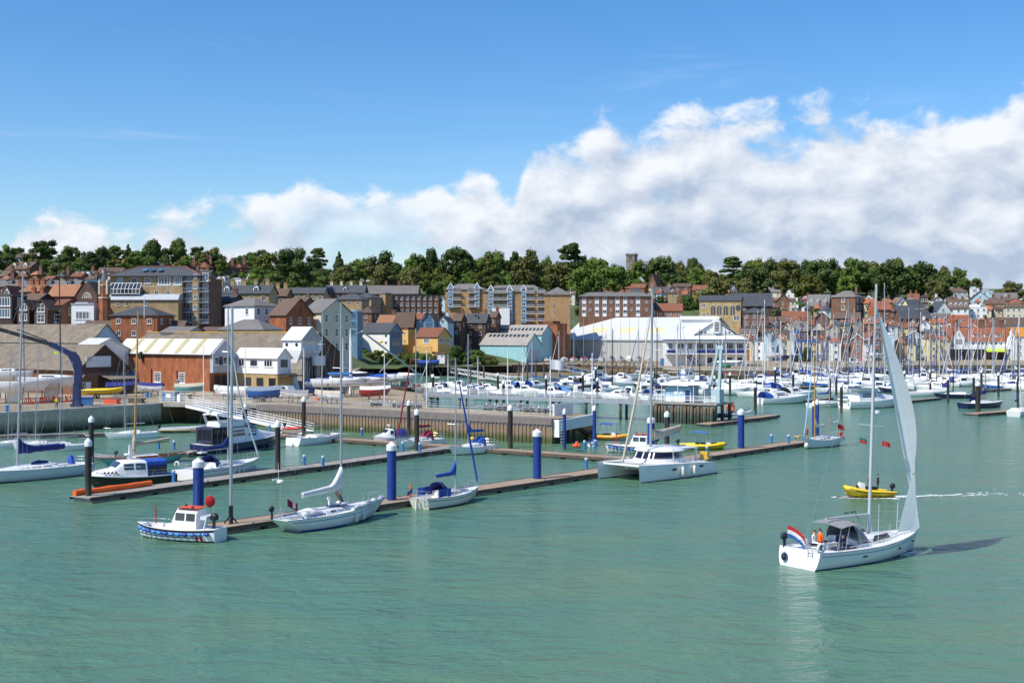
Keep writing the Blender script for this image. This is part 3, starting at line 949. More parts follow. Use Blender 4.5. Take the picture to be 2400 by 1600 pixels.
 (2094,2116,672,684,700,'hip','cream_wall','roof_brown',0,'cream lodge with tall clay chimneys at the foot of the woods',{'chim': 2}),
 (2090,2132,697,714,735,'front','white_wall','roof_grey',0,'wide white gable house in the middle of the right hand slope',{'rot': 8}),
 (2100,2150,716,736,760,'gable','paleblue_wall','roof_slate',545,'slate roofed pale blue house on the lower right slope',{'grid': (3,1)}),
 (2119,2164,702,722,745,'gable','paleyellow_wall','roof_slate',560,'pale yellow house with slate roof and white gable edge',{'rot': 14,'grid': (2,1),'trim': 1}),
 (2128,2160,688,702,720,'gable','brick_brown','roof_redbrown',0,'brown house with big brick chimney stacks above the yellow house',{'chim': 2}),
 (2156,2182,692,697,745,'flat','brick_dark','roof_slate',575,'tall dark slate hung house with narrow windows',{'grid': (2,3),'win': 's'}),
 (2172,2216,681,692,708,'gable','white_wall','roof_slate',0,'white house with slate roof on the right hand ridge',{'rot': 10}),
 (2214,2272,674,684,700,'hip','grey_wall','roof_brown',0,'glazed modern house with brown hipped roof on the right hand ridge',{'win': 'b','ws': (2.2,1.6)}),
 (2184,2226,705,728,745,'front','white_wall','roof_slate',575,'large plain white gable house beside white dormered terrace',{'rot': 8}),
 (2222,2275,703,722,742,'gable','white_wall','roof_brown',585,'white terrace with brown roof and row of small dormers',{'dorm': 4,'chim': 2}),
 (2272,2300,672,676,700,'flat','white_wall','paleblue_wall',0,'white cube house with pale blue roof terrace',{'win': 'b','ws': (2.5,1.6),'grid': (1,1)}),
 (2300,2332,678,682,705,'flat','paleblue_wall','grey_wall',0,'pale blue box shaped house on the ridge',{'grid': (2,2)}),
 (2278,2320,683,698,715,'front','paleblue_wall','roof_slate',0,'pale blue wide gable house in front of the box shaped house',{}),
 (2330,2388,686,700,718,'gable','brick_buff','roof_grey',0,'grey roofed house with long dark veranda by the ridge tree',{'grid': (5,1),'dorm': 1}),
 (2370,2400,676,686,702,'gable','white_wall','roof_slate',0,'white house with slate roof at the right edge by the ridge tree',{}),
 (2356,2412,707,720,738,'hip','cream_wall','roof_brown',600,'cream bungalow with brown hipped roof at the right edge',{'grid': (4,1)}),
 (2270,2318,714,720,745,'flat','white_wall','white_paint',590,'plain white flat roofed house below the white cube house',{'grid': (3,1)}),
 (2310,2360,702,712,735,'gable','brick_buff','roof_brown',615,'brown roofed house beside a round green shrub on the slope',{'chim': 1}),
 (1820,1898,729,750,775,'gable','brick_red','roof_redbrown',520,'red brown tiled house with white chimney behind the flag poles',{'rot': -16,'chim': 1,'cm': 'white_wall'}),
 (1902,1956,732,752,790,'front','brick_brown','roof_brown',518,'wide brick gable warehouse with plain front',{'rot': -12,'apex': 0,'grid': (2,1)}),
 (1953,2022,732,746,790,'gable','dark_timber','roof_brown',522,'dark timber building with brown roof behind the masts',{'grid': (5,1)}),
 (1859,1902,753,775,812,'gable','brick_buff','roof_grey',500,'buff house with grey roof and black gabled dormer',{'dorm': 1,'dw': 'dark_timber','chim': 1}),
 (1899,1942,754,772,815,'front','cream_wall','roof_red',496,'cream gable building with orange red roof and dark glass doors',{'win': 'd','ws': (4.0,2.2),'grid': (1,1),'apex': 0}),
 (1862,1912,780,790,812,'hip','brick_brown','roof_slate',486,'low slate hipped building beside the blue boat hoist',{'grid': (3,1)}),
 (1955,1998,755,762,815,'gable','brick_buff','roof_slate',505,'narrow buff rendered house next to the red brick boat store',{'grid': (2,2),'win': 's'}),
 (1992,2030,783,795,822,'front','brick_red','roof_slate',484,'red brick boat store with white boarded gable',{'rot': -10,'apex': 0,'trim': 1}),
 (2022,2070,780,796,822,'gable','brick_red','roof_redbrown',487,'red brick house with white windows joined to the boat store',{'grid': (3,1)}),
 (2028,2072,742,760,790,'gable','paleblue_wall','roof_grey',515,'pale green house with grey roof and wide window behind the mast',{'grid': (2,1),'win': 't'}),
 (2068,2104,780,784,830,'flat','paleblue_wall','white_paint',482,'tall white boarded shed behind the billowing sail',{'grid': (0,0),'side': (0,0)}),
 (2119,2172,776,790,828,'front','paleblue_wall','grey_wall',490,'pale blue boarded boathouse with wide white edged gable',{'trim': 1,'grid': (2,1),'win': 'x','ws': (1.5,2.0),'apex': 0}),
 (2128,2222,757,776,800,'gable','stone_grey','roof_grey',510,'long grey roof with white dormers above pale blue boathouse',{'dorm': 4,'grid': (4,1)}),
 (2170,2226,772,778,830,'flat','stone_grey','roof_grey',498,'stone waterside house with tall windows beside red roofed restaurant',{'grid': (3,3),'win': 's'}),
 (2104,2180,727,746,770,'gable','brick_brown','roof_slate',530,'slate roofed house with one skylight above grey dormered roof',{'rot': 4}),
 (2178,2232,734,756,775,'gable','paleblue_wall','roof_grey',535,'grey roofed pale blue house with white gabled dormer',{'dorm': 2,'rot': -6}),
 (2222,2280,738,762,785,'gable','brick_red','roof_red',528,'orange red tiled house with white gables behind the restaurant',{'rot': 12,'dorm': 1,'trim': 1}),
 (2270,2330,748,764,785,'gable','cream_wall','roof_redbrown',530,'red brown roof with white verge behind the restaurant chimneys',{'rot': 20,'chim': 1}),
 (2326,2412,744,762,785,'gable','white_wall','roof_brown',535,'brown roofed house with white window bay at the right edge',{'rot': -4,'grid': (4,1)}),
 (1800,1860,742,756,790,'gable','brick_brown','roof_brown',512,'long brown roof behind the white banner flags',{'grid': (3,1)}),
 (1786,1834,762,768,812,'flat','brick_brown','roof_slate',498,'square brick building with dark flat roof behind the white flags',{'grid': (3,1)}),
 (1831,1862,770,776,812,'flat','stone_grey','roof_grey',492,'rendered grey house with one dark arched door beside the flags',{'grid': (1,1),'win': 'd'}),
]
for t in rows:
 house(t[0],t[1],t[2],t[3],t[4],t[5],t[6],t[7],t[8],t[9],t[10],group=t[11] if len(t) > 11 else None)
for i in range(8):          # terrace of eight little gables
 house(924 + i * 13.4,937 + i * 13.4,690 + (i > 4),700,720,'front','brick_dark','roof_brown',505,
          'dark brick terrace house with small white gable window',{'rot': -6,'win': 'w','grid': (1,1),'dep': 7},group='terrace of eight small gables')
# crowded small houses between the larger ones (FILL)
HR = random.Random(77)
WN = {'white_wall': 'white','cream_wall': 'cream','brick_red': 'red brick','brick_brown': 'brown brick','paleblue_wall': 'pale blue','brick_buff': 'buff brick','paleyellow_wall': 'pale yellow'}
RN = {'roof_red': 'red tiled','roof_redbrown': 'red brown','roof_slate': 'slate','roof_brown': 'brown','roof_clay': 'clay','roof_grey': 'grey'}
def fill(xs,y0,y1,d,hw,where,h=(9,14),rr=None):
 for x in xs:
  x += HR.uniform(-5,5)
  yr = HR.uniform(y0,y1)
  w,rf = HR.choice(list(WN)),HR.choice(rr or list(RN))
  rise = HR.uniform(*h)
  k = HR.uniform(*hw)
  house(x - k,x + k,yr,yr + rise,yr + rise + 26,HR.choice(['gable','gable','front','hip']),w,rf,d + HR.uniform(-4,4) if d else 0,f'small {WN[w]} house with {RN[rf]} roof {where}',
              {'rot': HR.uniform(-26,14),'dep': 6.5,'chim': HR.choice([0,1,1]),'dorm': HR.choice([0,0,1])},group=f'{WN[w]} {RN[rf]} houses {where}')
fill(range(1758,2230,25),778,794,487,(11,17),'on the waterfront of the lower town',rr=['roof_red','roof_redbrown','roof_slate','roof_clay','roof_brown'])
fill(range(1765,2240,27),744,760,508,(11,17),'in the second row of the lower town',rr=['roof_red','roof_redbrown','roof_slate','roof_clay','roof_brown'])
fill(range(1790,2410,25),712,724,0,(9,14),'on the right hand slope',(7,11))
fill(range(1800,2400,31),694,702,0,(8,13),'high on the right hand slope',(6,9))
fill(range(1340,1760,30),676,684,0,(9,14),'below the church woods',(7,10))
fill(range(610,1050,27),694,708,0,(10,16),'on the middle slope',(8,12))
fill(range(20,500,33),634,648,0,(9,14),'on the left hand hillside',(7,11))
# ================================================================ LARGER BUILDINGS
def corner(name,label,px,d,cat='building',z=QZ,rot=GA):
 """root at the building's near right corner; local x runs left (negative), local y runs back"""
 return thing(name,label,cat,((px - CX) * d / F,d,z),rot)
def part(parent,name,m,fn,smooth=False):
 b = MB()
 fn(b)
 return b.build(name,m,parent,smooth)
# ---- red brick boathouse with the striped white roof
r = corner('brick_boathouse','red brick boathouse with white roof and five tan roof stripes',492,235.6)
LN,DP,EV,RD = 28.0,6.0,7.3,10.0
part(r,'wall','brick_red',lambda b: gable_solid(b,-LN,-.05,0,DP,0,EV,RD))
ro = part(r,'roof','roof_white',lambda b: gable_roof(b,-LN,.25,0,DP,EV,RD,ov=.3))
k = (RD - EV) / (DP / 2)
for x in (-23.2,-18.8,-14.1,-9.5,-4.6):
 b = MB()
 zz = lambda y: EV + k * y + .27
 b.hexa([(x - .65,-.27,zz(-.27)),(x + .65,-.27,zz(-.27)),(x + .65,DP / 2 - .15,zz(DP / 2 - .15)),(x - .65,DP / 2 - .15,zz(DP / 2 - .15)),
   (x - .65,-.27,zz(-.27) + .03),(x + .65,-.27,zz(-.27) + .03),(x + .65,DP / 2 - .15,zz(DP / 2 - .15) + .03),(x - .65,DP / 2 - .15,zz(DP / 2 - .15) + .03)])
 b.build('roof_stripe','roof_stripe',ro)
part(r,'gutter','black',lambda b: b.box(-LN - .3,.5,-.42,-.26,EV - .42,EV - .26))
part(r,'gable_cladding','grey_wall',lambda b: b.prism([(-.03,.02,3.7),(-.03,DP - .02,3.7),(-.03,DP - .02,EV - .02),(-.03,DP / 2,RD - .05),(-.03,.02,EV - .02)],(.9,0,0)))  # white boards; the grey puts the shade of this end into their colour
for i in range(5):
 window(r,'d' if i % 2 else 'o',.88,.8 + i * 1.08,6.0,1.0,1.5,'+x')
part(r,'doorway','black',lambda b: b.box(-.04,.03,1.2,4.4,0,3.2))
window(r,'p',-22.3,-.02,2.6,2.1,1.9)
window(r,'m',-15.1,-.02,2.6,2.1,2.0)
window(r,'m',-7.9,-.02,2.6,1.8,2.0)
for x,h in ((-16.9,4.2),(-9.3,4.0)):
 part(r,'drain_pipe','dark_timber',lambda b: b.tube((x,-.12,0),(x,-.12,h),.1,n=8))
part(r,'vent_pipe','steel',lambda b: b.lathe([(.16,1.2),(.16,2.0),(.26,2.02),(.2,2.3),(.02,2.4)],10,(-8.9,-.3,0)))
# ---- long mossy roofed shed behind it
r = corner('long_shed','long shed with mossy corrugated roof behind the boathouse',688,244)
part(r,'wall','brick_dark',lambda b: gable_solid(b,-52,0,0,14,0,6.6,11.2))
ro = part(r,'roof','roof_asbestos',lambda b: gable_roof(b,-52,0,0,14,6.6,11.2))
part(ro,'ridge_cap','yellow_ochre',lambda b: b.bar((-52.3,7,11.42),(.3,7,11.42),.5,.14))
# ---- white upper storey on yellow brick
r = corner('harbour_office','white boarded office on yellow brick base with dark windows',650.5,234)
part(r,'lower_wall','brick_buff',lambda b: b.box(-11.5,0,0,5.2,0,3.5))
part(r,'upper_wall','white_wall',lambda b: gable_solid(b,-11.5,.12,-.15,3.4,3.504,6.6,8.3))
part(r,'roof','roof_white',lambda b: gable_roof(b,-11.5,.12,-.15,3.4,6.6,8.3,ov=.3))
for x,ty,w in ((-9.6,'w',1.6),(-6.2,'o',2.2),(-2.3,'t',2.3)):
 window(r,ty,x,-.16,5.5,w,1.25)
for x in (-8.0,-4.7,-1.4):
 window(r,'d',x,-.01,1.95,1.8,1.55)
window(r,'d',.14,1.6,5.5,1.7,1.4,'+x')
part(r,'balcony','dark_timber',lambda b: [b.box(.15,2.6,.4,4.6,3.1,3.3)] + [b.tube((2.5,.5 + i * .8,3.3),(2.5,.5 + i * .8,4.3),.03,n=5) for i in range(6)] + [b.tube((2.5,.5,z),(2.5,4.5,z),.03,n=5) for z in (3.8,4.3)])
part(r,'green_buttress','paleblue_wall',lambda b: b.prism([(.02,4.0,0),(1.3,4.0,0),(.02,4.0,3.0)],(0,.9,0)))
# ---- tower with two round windows
r = corner('hoist_tower','white hoist tower with two round windows and open dark front',706,240)
part(r,'lower_wall','concrete',lambda b: [b.box(-4.6,-1.2,.4,5.2,0,6.4),b.box(-1.2,-.1,4.6,5.4,0,6.4),b.box(-1.2,-.15,.4,1.5,0,6.2)])
part(r,'upper_wall','white_wall',lambda b: [b.box(-5.0,-.9,0,5.6,7.9,9.9),b.box(-.9,0,0,.5,7.9,9.9),b.box(-.9,0,5.1,5.6,7.9,9.9),
                                               b.hexa([(-3.0,.36,5.4),(-1.6,.36,5.4),(-1.6,5.2,5.4),(-3.0,5.2,5.4),(-5.0,0,7.9),(0,0,7.9),(0,5.6,7.9),(-5.0,5.6,7.9)])])
ro = part(r,'roof','roof_white',lambda b: gable_roof(b,-5.0,0,0,5.6,9.9,12.4,ov=.25))
part(r,'gable_board','grey_wall',lambda b: b.prism([(-.35,.02,9.92),(-.35,5.58,9.92),(-.35,2.8,12.35)],(.33,0,0)))  # gable of the white tower, its shade put into the grey
for x in (-3.9,-1.25):
 part(r,'round_window','glass',lambda b: b.loft([[(x + q * cos(a),yy,9.0 + q * sin(a)) for a in [2 * pi * i / 16 for i in range(16)]] for q,yy in ((.36,.02),(.36,-.05),(.28,-.06))]))
part(r,'opening_shade','black',lambda b: b.box(-1.19,-.95,1.6,4.5,0,9.8))  # black block painted in for the shade inside the open front
for y0,h in ((.6,7.8),(1.9,9.4)):
 def lad(b):
  for s in (0,.85):
   b.tube((.25,y0 + s,0),(.25,y0 + s,h),.045,n=5)
  for i in range(int(h / .45)):
   b.tube((.25,y0,.4 + i * .45),(.25,y0 + .85,.4 + i * .45),.03,n=4)
 part(r,'ladder','galv',lad)
part(r,'hoist_box','gel_grey',lambda b: b.box(.2,1.0,2.9,5.6,4.9,6.8))
# ---- grey corrugated sheds at the left
r = corner('boat_shed','low brick shed with grey corrugated roof and a white board on its gable',183,226)
part(r,'wall','brick_brown',lambda b: gable_solid(b,-70,0,0,11,0,4.7,9.0))
part(r,'roof','roof_asbestos',lambda b: gable_roof(b,-70,0,0,11,4.7,9.0,ov=.5))
part(r,'gable_timber','dark_timber',lambda b: b.prism([(.01,.1,4.0),(.01,10.9,4.0),(.01,10.9,4.6),(.01,5.5,8.85),(.01,.1,4.6)],(.06,0,0)))
part(r,'sign_board','gel_grey',lambda b: b.box(.1,.25,1.6,7.0,5.0,7.0))
part(r,'door','white_wall',lambda b: b.box(.01,.09,1.6,2.7,0,2.3))
window(r,'x',.02,.9,1.5,.9,1.6,'+x')
part(r,'dark_doorway','black',lambda b: b.box(.01,.05,4.4,9.6,0,3.4))
part(r,'awning','roof_asbestos',lambda b: b.hexa([(.3,4.2,3.5),(4.0,4.2,2.7),(4.0,10.6,2.7),(.3,10.6,3.5),(.3,4.2,3.65),(4.0,4.2,2.85),(4.0,10.6,2.85),(.3,10.6,3.65)]))
part(r,'awning_post','blue_light',lambda b: [b.tube((3.6,y,0),(3.6,y,2.8),.12,n=8) for y in (4.8,6.0)])
r = corner('boat_shed','tall shed with ribbed grey roof and pale blue gable',213,272)
part(r,'wall','paleblue_wall',lambda b: gable_solid(b,-75,0,0,8,0,9.2,13.1))
part(r,'roof','roof_asbestos',lambda b: gable_roof(b,-75,0,0,8,9.2,13.1))
house(186,430,752,796,830,'gable','brick_dark','roof_brown',290,'very wide plain brown roofed hall behind the grey sheds',{'rot': -3,'dep': 14,'grid': (0,0)},cat='building',name='hall')
house(160,282,794,822,850,'gable','white_wall','roof_white',243,'low white sheet roof between grey sheds and boathouse',{'rot': -30,'dep': 12,'grid': (0,0),'side': (0,0)},cat='building',name='workshop')
house(378,470,766,780,830,'gable','cream_wall','roof_grey',276,'workshop with pale grey sheet roof behind the mossy shed ridge',{'rot': -16,'dep': 9,'grid': (0,0),'side': (0,0)},cat='building',name='workshop')
house(465,530,767,782,830,'gable','brick_dark','roof_brown',280,'small brown roofed store with yellow edged gable behind mossy shed',{'rot': -16,'dep': 8,'grid': (0,0),'side': (0,0)},cat='building',name='store')
# ---- cream brick block of flats with conservatory
d,kk = 310.0,310.0 / F
zb = 4.0
r = thing('apartment_block','cream brick flats with blue slate hipped roof and glass conservatory','building',((258 - CX) * kk,d,zb),radians(-3))
Z = lambda y,dd=d: H - (y - YH) * dd / F - zb
part(r,'lower_wall','brick_tan',lambda b: b.box(.3,18.4,-3.2,0,0,Z(704)))
part(r,'upper_wall','brick_tan',lambda b: b.box(0,18.4,.004,11,0,Z(647)))
part(r,'terrace_roof','grey_wall',lambda b: b.hexa([(.1,-3.6,Z(703.5)),(18.5,-3.6,Z(703.5)),(18.5,.02,Z(703.5)),(.1,.02,Z(703.5)),(.1,-2.2,Z(690)),(18.5,-2.2,Z(690)),(18.5,.02,Z(690)),(.1,.02,Z(690))]))
ro = part(r,'roof','roof_slate',lambda b: hip_roof(b,0,22.5,0,11,Z(646.5),Z(622),ov=.8))
part(ro,'hip_tiles','roof_red',lambda b: [b.bar((5.2,5.5,Z(622) + .1),(17.5,5.5,Z(622) + .1),.4,.15),b.bar((-.8,-.8,Z(646)),(5.0,5.4,Z(622) + .06),.3,.14),b.bar((23.3,-.8,Z(646)),(17.4,5.4,Z(622) + .06),.3,.14)])
for x in (8.2,10.2,12.2):
 b = MB()
 b.box(-.6,.6,-.03,.03,-.8,.8)
 o = b.build('roof_light','glass_blue',ro)
 o.location,o.rotation_euler = (x,1.9,Z(633.5) + .22),(radians(-66),0,0)
for x,w,ty in ((2.5,1.5,'k'),(6.2,1.5,'k'),(9.6,1.5,'k'),(13.8,3.1,'b'),(17.2,2.0,'b')):
 window(r,ty,x,0,Z(658),w,1.45 if ty == 'k' else 2.1)
for x in (11.8,14.7):
 window(r,'w',x,0,Z(685.5),1.0,1.0)
for x in (3.2,5.5,10.2):
 window(r,'s',x,-3.2,Z(712),.8,1.1)
part(r,'terrace_rail','galv',lambda b: [b.tube((8.5,-2.2,Z(672) + .0),(18.4,-2.2,Z(672)),.04,n=5)] + [b.tube((8.5 + i * 1.4,-2.2,Z(690)),(8.5 + i * 1.4,-2.2,Z(672)),.03,n=4) for i in range(8)])
co = part(r,'conservatory','glass',lambda b: gable_solid(b,1.0,8.6,-2.9,-.1,Z(690),Z(678),Z(665)))
def bars(b):
 for i in range(9):
  x = 1.0 + i * .95
  b.bar((x,-2.95,Z(690)),(x,-2.95,Z(678)),.12)
  b.bar((x,-2.95,Z(678) + .05),(x,-1.5,Z(665) + .08),.1)
 for z in (Z(690) + .1,Z(678)):
  b.bar((.95,-2.96,z),(8.65,-2.96,z),.14)
 b.bar((.95,-1.5,Z(665) + .1),(8.65,-1.5,Z(665) + .1),.16)
part(co,'glazing_bars','white_paint',bars)
part(r,'side_wing','brick_brown',lambda b: b.box(18.404,25.2,1.2,11,0,Z(652)))  # darker brick than the main block: the wing's shade is put into its colour
part(r,'stair_tower','brick_tan',lambda b: b.box(21.0,22.6,-.4,1.196,0,Z(650)))
for j in range(5):
 z = Z(757) + j * (Z(660) - Z(757)) / 4.0
 for x0,x1 in ((18.5,20.9),(22.7,25.1)):
  def balc(b):
   b.box(x0,x1,-.3,1.19,z - .15,z)
   b.box(x0,x1,-.34,-.3,z + .9,z + .98)
   for i in range(6):
    b.box(x0 + (x1 - x0) * (i + .3) / 6,x0 + (x1 - x0) * (i + .3) / 6 + .05,-.34,-.3,z,z + .9)
  part(r,'balcony','galv',balc)
  window(r,'k',(x0 + x1) / 2,1.2,z + 1.2,1.5,2.0)
 window(r,'k',21.8,-.4,z + 1.3,.9,1.2)
# ---- brick chapel gable with arched window, and its turret
r = thing('chapel','dark brick chapel gable with pale round arched window','chapel',((204 - CX) * 305 / F,305,4),radians(-12))
zc = lambda y: H - (y - YH) * 305 / F - 4
part(r,'wall','brick_dark',lambda b: gable_solid(b,-2.7,2.7,0,10,0,zc(694),zc(660),'y'))
part(r,'roof','roof_brown',lambda b: gable_roof(b,-2.7,2.7,.5,10,zc(694),zc(660),'y'))
ar = [(1.25 * cos(pi * i / 12),-.06,zc(700) + 1.5 * sin(pi * i / 12)) for i in range(13)]
aw = part(r,'arched_window','stone_grey',lambda b: b.prism(ar,(0,.1,0)))
part(aw,'tracery','cream_wall',lambda b: [b.path([(p[0],-.08,p[2]) for p in ar],.1,5),b.torus((0,-.08,zc(700) + .75),.45,.05,'y',14,5)] + [b.bar((x,-.08,zc(700)),(x,-.08,zc(700) + .9),.08) for x in (-.6,0,.6)])
r = thing('chapel_turret','slim red brick turret with stone pinnacles and slate spire','turret',((245 - CX) * 300 / F,300,4),0)
zc = lambda y: H - (y - YH) * 300 / F - 4
part(r,'shaft','brick_red',lambda b: b.lathe([(1.5,0),(1.45,zc(697)),(1.25,zc(696)),(1.2,zc(668)),(.9,zc(660))],8),False)
part(r,'stone_band','cream_wall',lambda b: [b.lathe([(1.55,zc(699)),(1.55,zc(696.5))],8),b.lathe([(1.3,zc(670)),(1.35,zc(667))],8)])
for i in range(4):
 a = pi / 4 + i * pi / 2
 part(r,'pinnacle','cream_wall',lambda b: b.lathe([(.28,zc(690)),(.28,zc(664)),(.36,zc(663)),(.04,zc(654))],6,(1.3 * cos(a),1.3 * sin(a),0)))
part(r,'spire','roof_grey',lambda b: b.lathe([(1.0,zc(661)),(.45,zc(640)),(.04,zc(621))],8))
# ---- church tower on the hill
d = ground_hit(1482,652)
r = thing('church_tower','square grey stone church tower rising above the trees','church tower',((1482 - CX) * d / F,d + 4,terrain((1482 - CX) * d / F,d)),radians(-24))
r.scale = (1.2,1.2,1)
zb = terrain((1482 - CX) * d / F,d)
hz = H - (597 - YH) * d / F - zb
part(r,'wall','stone_grey',lambda b: [b.box(-2.7,2.7,-2.7,2.7,0,hz),b.box(-2.85,2.85,-2.85,2.85,hz - 4.4,hz - 4.1)])
part(r,'parapet','stone_grey',lambda b: [b.box(x - .35,x + .35,s * 2.9 - .25,s * 2.9 + .25,hz + .004,hz + 1.0) for s in (-1,1) for x in (-2.6,-1.3,0,1.3,2.6)] + [b.box(s * 2.9 - .25,s * 2.9 + .25,y - .35,y + .35,hz + .006,hz + 1.0) for s in (-1,1) for y in (-1.3,0,1.3)] + [b.box(-3,3,-3,3,hz - .5,hz + .002)])
for f in ('-y','+x','-x'):
 p = {'-y': (0,-2.72),'+x': (2.72,0),'-x': (-2.72,0)}[f]
 window(r,'d',p[0],p[1],hz - 2.0,1.6,2.2,f,'belfry_opening')
part(r,'flag_pole','galv',lambda b: b.tube((-2,0,hz),(-2.3,0,hz + 4.5),.07,.03,6))
house(1508,1536,612,620,640,'gable','stone_grey','roof_grey',d + 6,'grey church roof beside the tower',{'grid': (0,0),'side': (0,0)},cat='church',name='church_nave')
# ---- orange brick flats with blue bays
def flats(x0,x1,yr,ye,yb,d,label,bays,balcs,wins,wall='brick_orange',sidebalc=False):
 k = d / F
 zb = terrain((x0 + x1) / 2 * k - CX * k,d) - 4
 r = thing('apartment_block',label,'building',((x0 - CX) * k,d,zb),radians(-4),'orange brick flats with blue bays')
 zz = lambda y: H - (y - YH) * k - zb
 U = lambda px: (px - x0) * k
 w = U(x1)
 part(r,'wall',wall,lambda b: b.box(0,w,0,10,0,zz(ye)))
 part(r,'roof','roof_grey',lambda b: hip_roof(b,0,w,0,10,zz(ye) + .01,zz(yr),.5))
 fl = [679,695.5,712,728.5,745]
 for px in bays:
  u = U(px)
  ba = part(r,'bay','blue_wall',lambda b: gable_solid(b,u - 1.1,u + 1.1,-.9,-.01,zz(yb),zz(ye) + .5,zz(ye) + 2.4,'y'))
  part(ba,'gablet','white_paint',lambda b: [b.bar((u + s * 1.35,-1.0,zz(ye) + .2),(u,-1.0,zz(ye) + 2.6),.12,.3) for s in (-1,1)])
  for y in fl:
   if y < yb - 4:
    window(ba,'w',u,-.92,zz(y + 1),1.5,1.5)
 for px in balcs:
  u = U(px)
  for y in fl:
   if y > yb - 4:
    continue
   def balc(b):
    b.box(u - 1.7,u + 1.7,-1.3,-.01,zz(y + 7.6),zz(y + 6.6))
    b.box(u - 1.7,u + 1.7,-1.32,-1.26,zz(y + 2.2),zz(y + 1.7))
    for i in range(9):
     b.box(u - 1.7 + i * .415,u - 1.65 + i * .415,-1.31,-1.27,zz(y + 6.6),zz(y + 2.2))
   part(r,'balcony','white_paint',balc)
   window(r,'d',u,-.02,zz(y + 2.5),2.8,2.2)
 for px in wins:
  for y in fl:
   if y < yb - 4:
    window(r,'o',U(px),0,zz(y + 1),.7,.9)
 if sidebalc:
  for y in fl:
   part(r,'balcony','white_paint',lambda b: [b.box(w + .01,w + 1.3,1,5,zz(y + 7.6),zz(y + 6.6)),b.box(w + 1.25,w + 1.3,1,5,zz(y + 2.2),zz(y + 1.7))])
   window(r,'k',w,3,zz(y + 2),2.4,2.0,'+x')
 return r
flats(1044,1136,664,678,722,498,'orange brick flats block with two blue gabled bays, behind the hipped halls',(1057,1119),(1071,1107),(1095,1131))
fb = flats(1134,1278,667,683,757,492,'long orange brick flats block with white arched entrance and blue gabled bays',(1151,1195,1228),(1166,1182,1243,1269),(1139,1208,1256))
part(fb,'white_entrance','white_wall',lambda b: b.box(3.4,10.4,-1.6,-.02,0,H - (722 - YH) * 492 / F - terrain((1206 - CX) * 492 / F,492) + 4))
flats(1276,1336,672,690,757,486,'end block of orange brick flats with plain front and balconies on its dark side',(),(),(1298,),sidebalc=True)
# ---- brick flats with white panels
d,kk = 512.0,512.0 / F
zb = terrain((1440 - CX) * kk,d) - 3
r = thing('apartment_block','brown brick flats with columns of white window panels','building',((1358 - CX) * kk,d,zb),radians(-2))
zz = lambda y: H - (y - YH) * kk - zb
part(r,'wall','brick_brown',lambda b: b.box(0,171 * kk,0,9,0,zz(694)))
part(r,'roof','roof_grey',lambda b: hip_roof(b,0,171 * kk,0,9,zz(694) + .01,zz(684),.6))
for px in (1369,1399,1417,1447,1465,1495):
 u = (px - 1358) * kk
 for y in (700,715,730):
  window(r,'w',u,-.02,zz(y),1.6,1.3)
  part(r,'white_panel','white_paint',lambda b: b.box(u - .85,u + .85,-.1,-.01,zz(y + 11.5),zz(y + 5)))
for px in (1383,1432,1480,1515):
 for y in (707,725):
  window(r,'x',(px - 1358) * kk,0,zz(y),1.0,1.0)
# ---- aqua sheds
r = corner('aqua_shed','long aqua boatshed with fibre roof and strip of roof lights',1269,470,z=6)
part(r,'wall','clad_aqua',lambda b: gable_solid(b,-38,0,0,8.5,-2,7.6,11.2))
ro = part(r,'roof','roof_fibre',lambda b: gable_roof(b,-38,0,0,8.5,7.6,11.2))
part(r,'white_base','white_wall',lambda b: b.box(-38.05,.05,-.06,-.01,-2,3.4))
for i in range(20):
 x = -35 + i * 1.75
 part(ro,'roof_light','glass',lambda b: b.hexa([(x,1.5,9.05),(x + 1.1,1.5,9.05),(x + 1.1,2.7,10.06),(x,2.7,10.06),(x,1.5,9.12),(x + 1.1,1.5,9.12),(x + 1.1,2.7,10.13),(x,2.7,10.13)]))
r = corner('aqua_shed','smaller aqua boatshed with wide gable in front of the long one',1234,452,z=5)
part(r,'wall','clad_aqua',lambda b: gable_solid(b,-21,0,0,10,-1.5,4.8,9.0))
ro = part(r,'roof','roof_fibre',lambda b: gable_roof(b,-21,0,0,10,4.8,9.0))
for i in range(10):
 x = -19.5 + i * 1.85
 part(ro,'roof_light','glass',lambda b: b.hexa([(x,3.2,7.7),(x + 1.2,3.2,7.7),(x + 1.2,4.3,8.62),(x,4.3,8.62),(x,3.2,7.77),(x + 1.2,3.2,7.77),(x + 1.2,4.3,8.69),(x,4.3,8.69)]))
part(r,'round_vent','white_paint',lambda b: b.torus((.08,5.4,6.4),.5,.1,'x',14,6))
part(r,'doors','grey_wall',lambda b: b.box(.01,.1,2,8,-1.5,2.8))
house(1268,1330,752,760,800,'flat','brick_red','roof_redbrown',478,'red brick building with flat roof between aqua shed and white shed',{'grid': (0,0),'side': (0,0),'rot': -30},cat='building',name='brick_building')
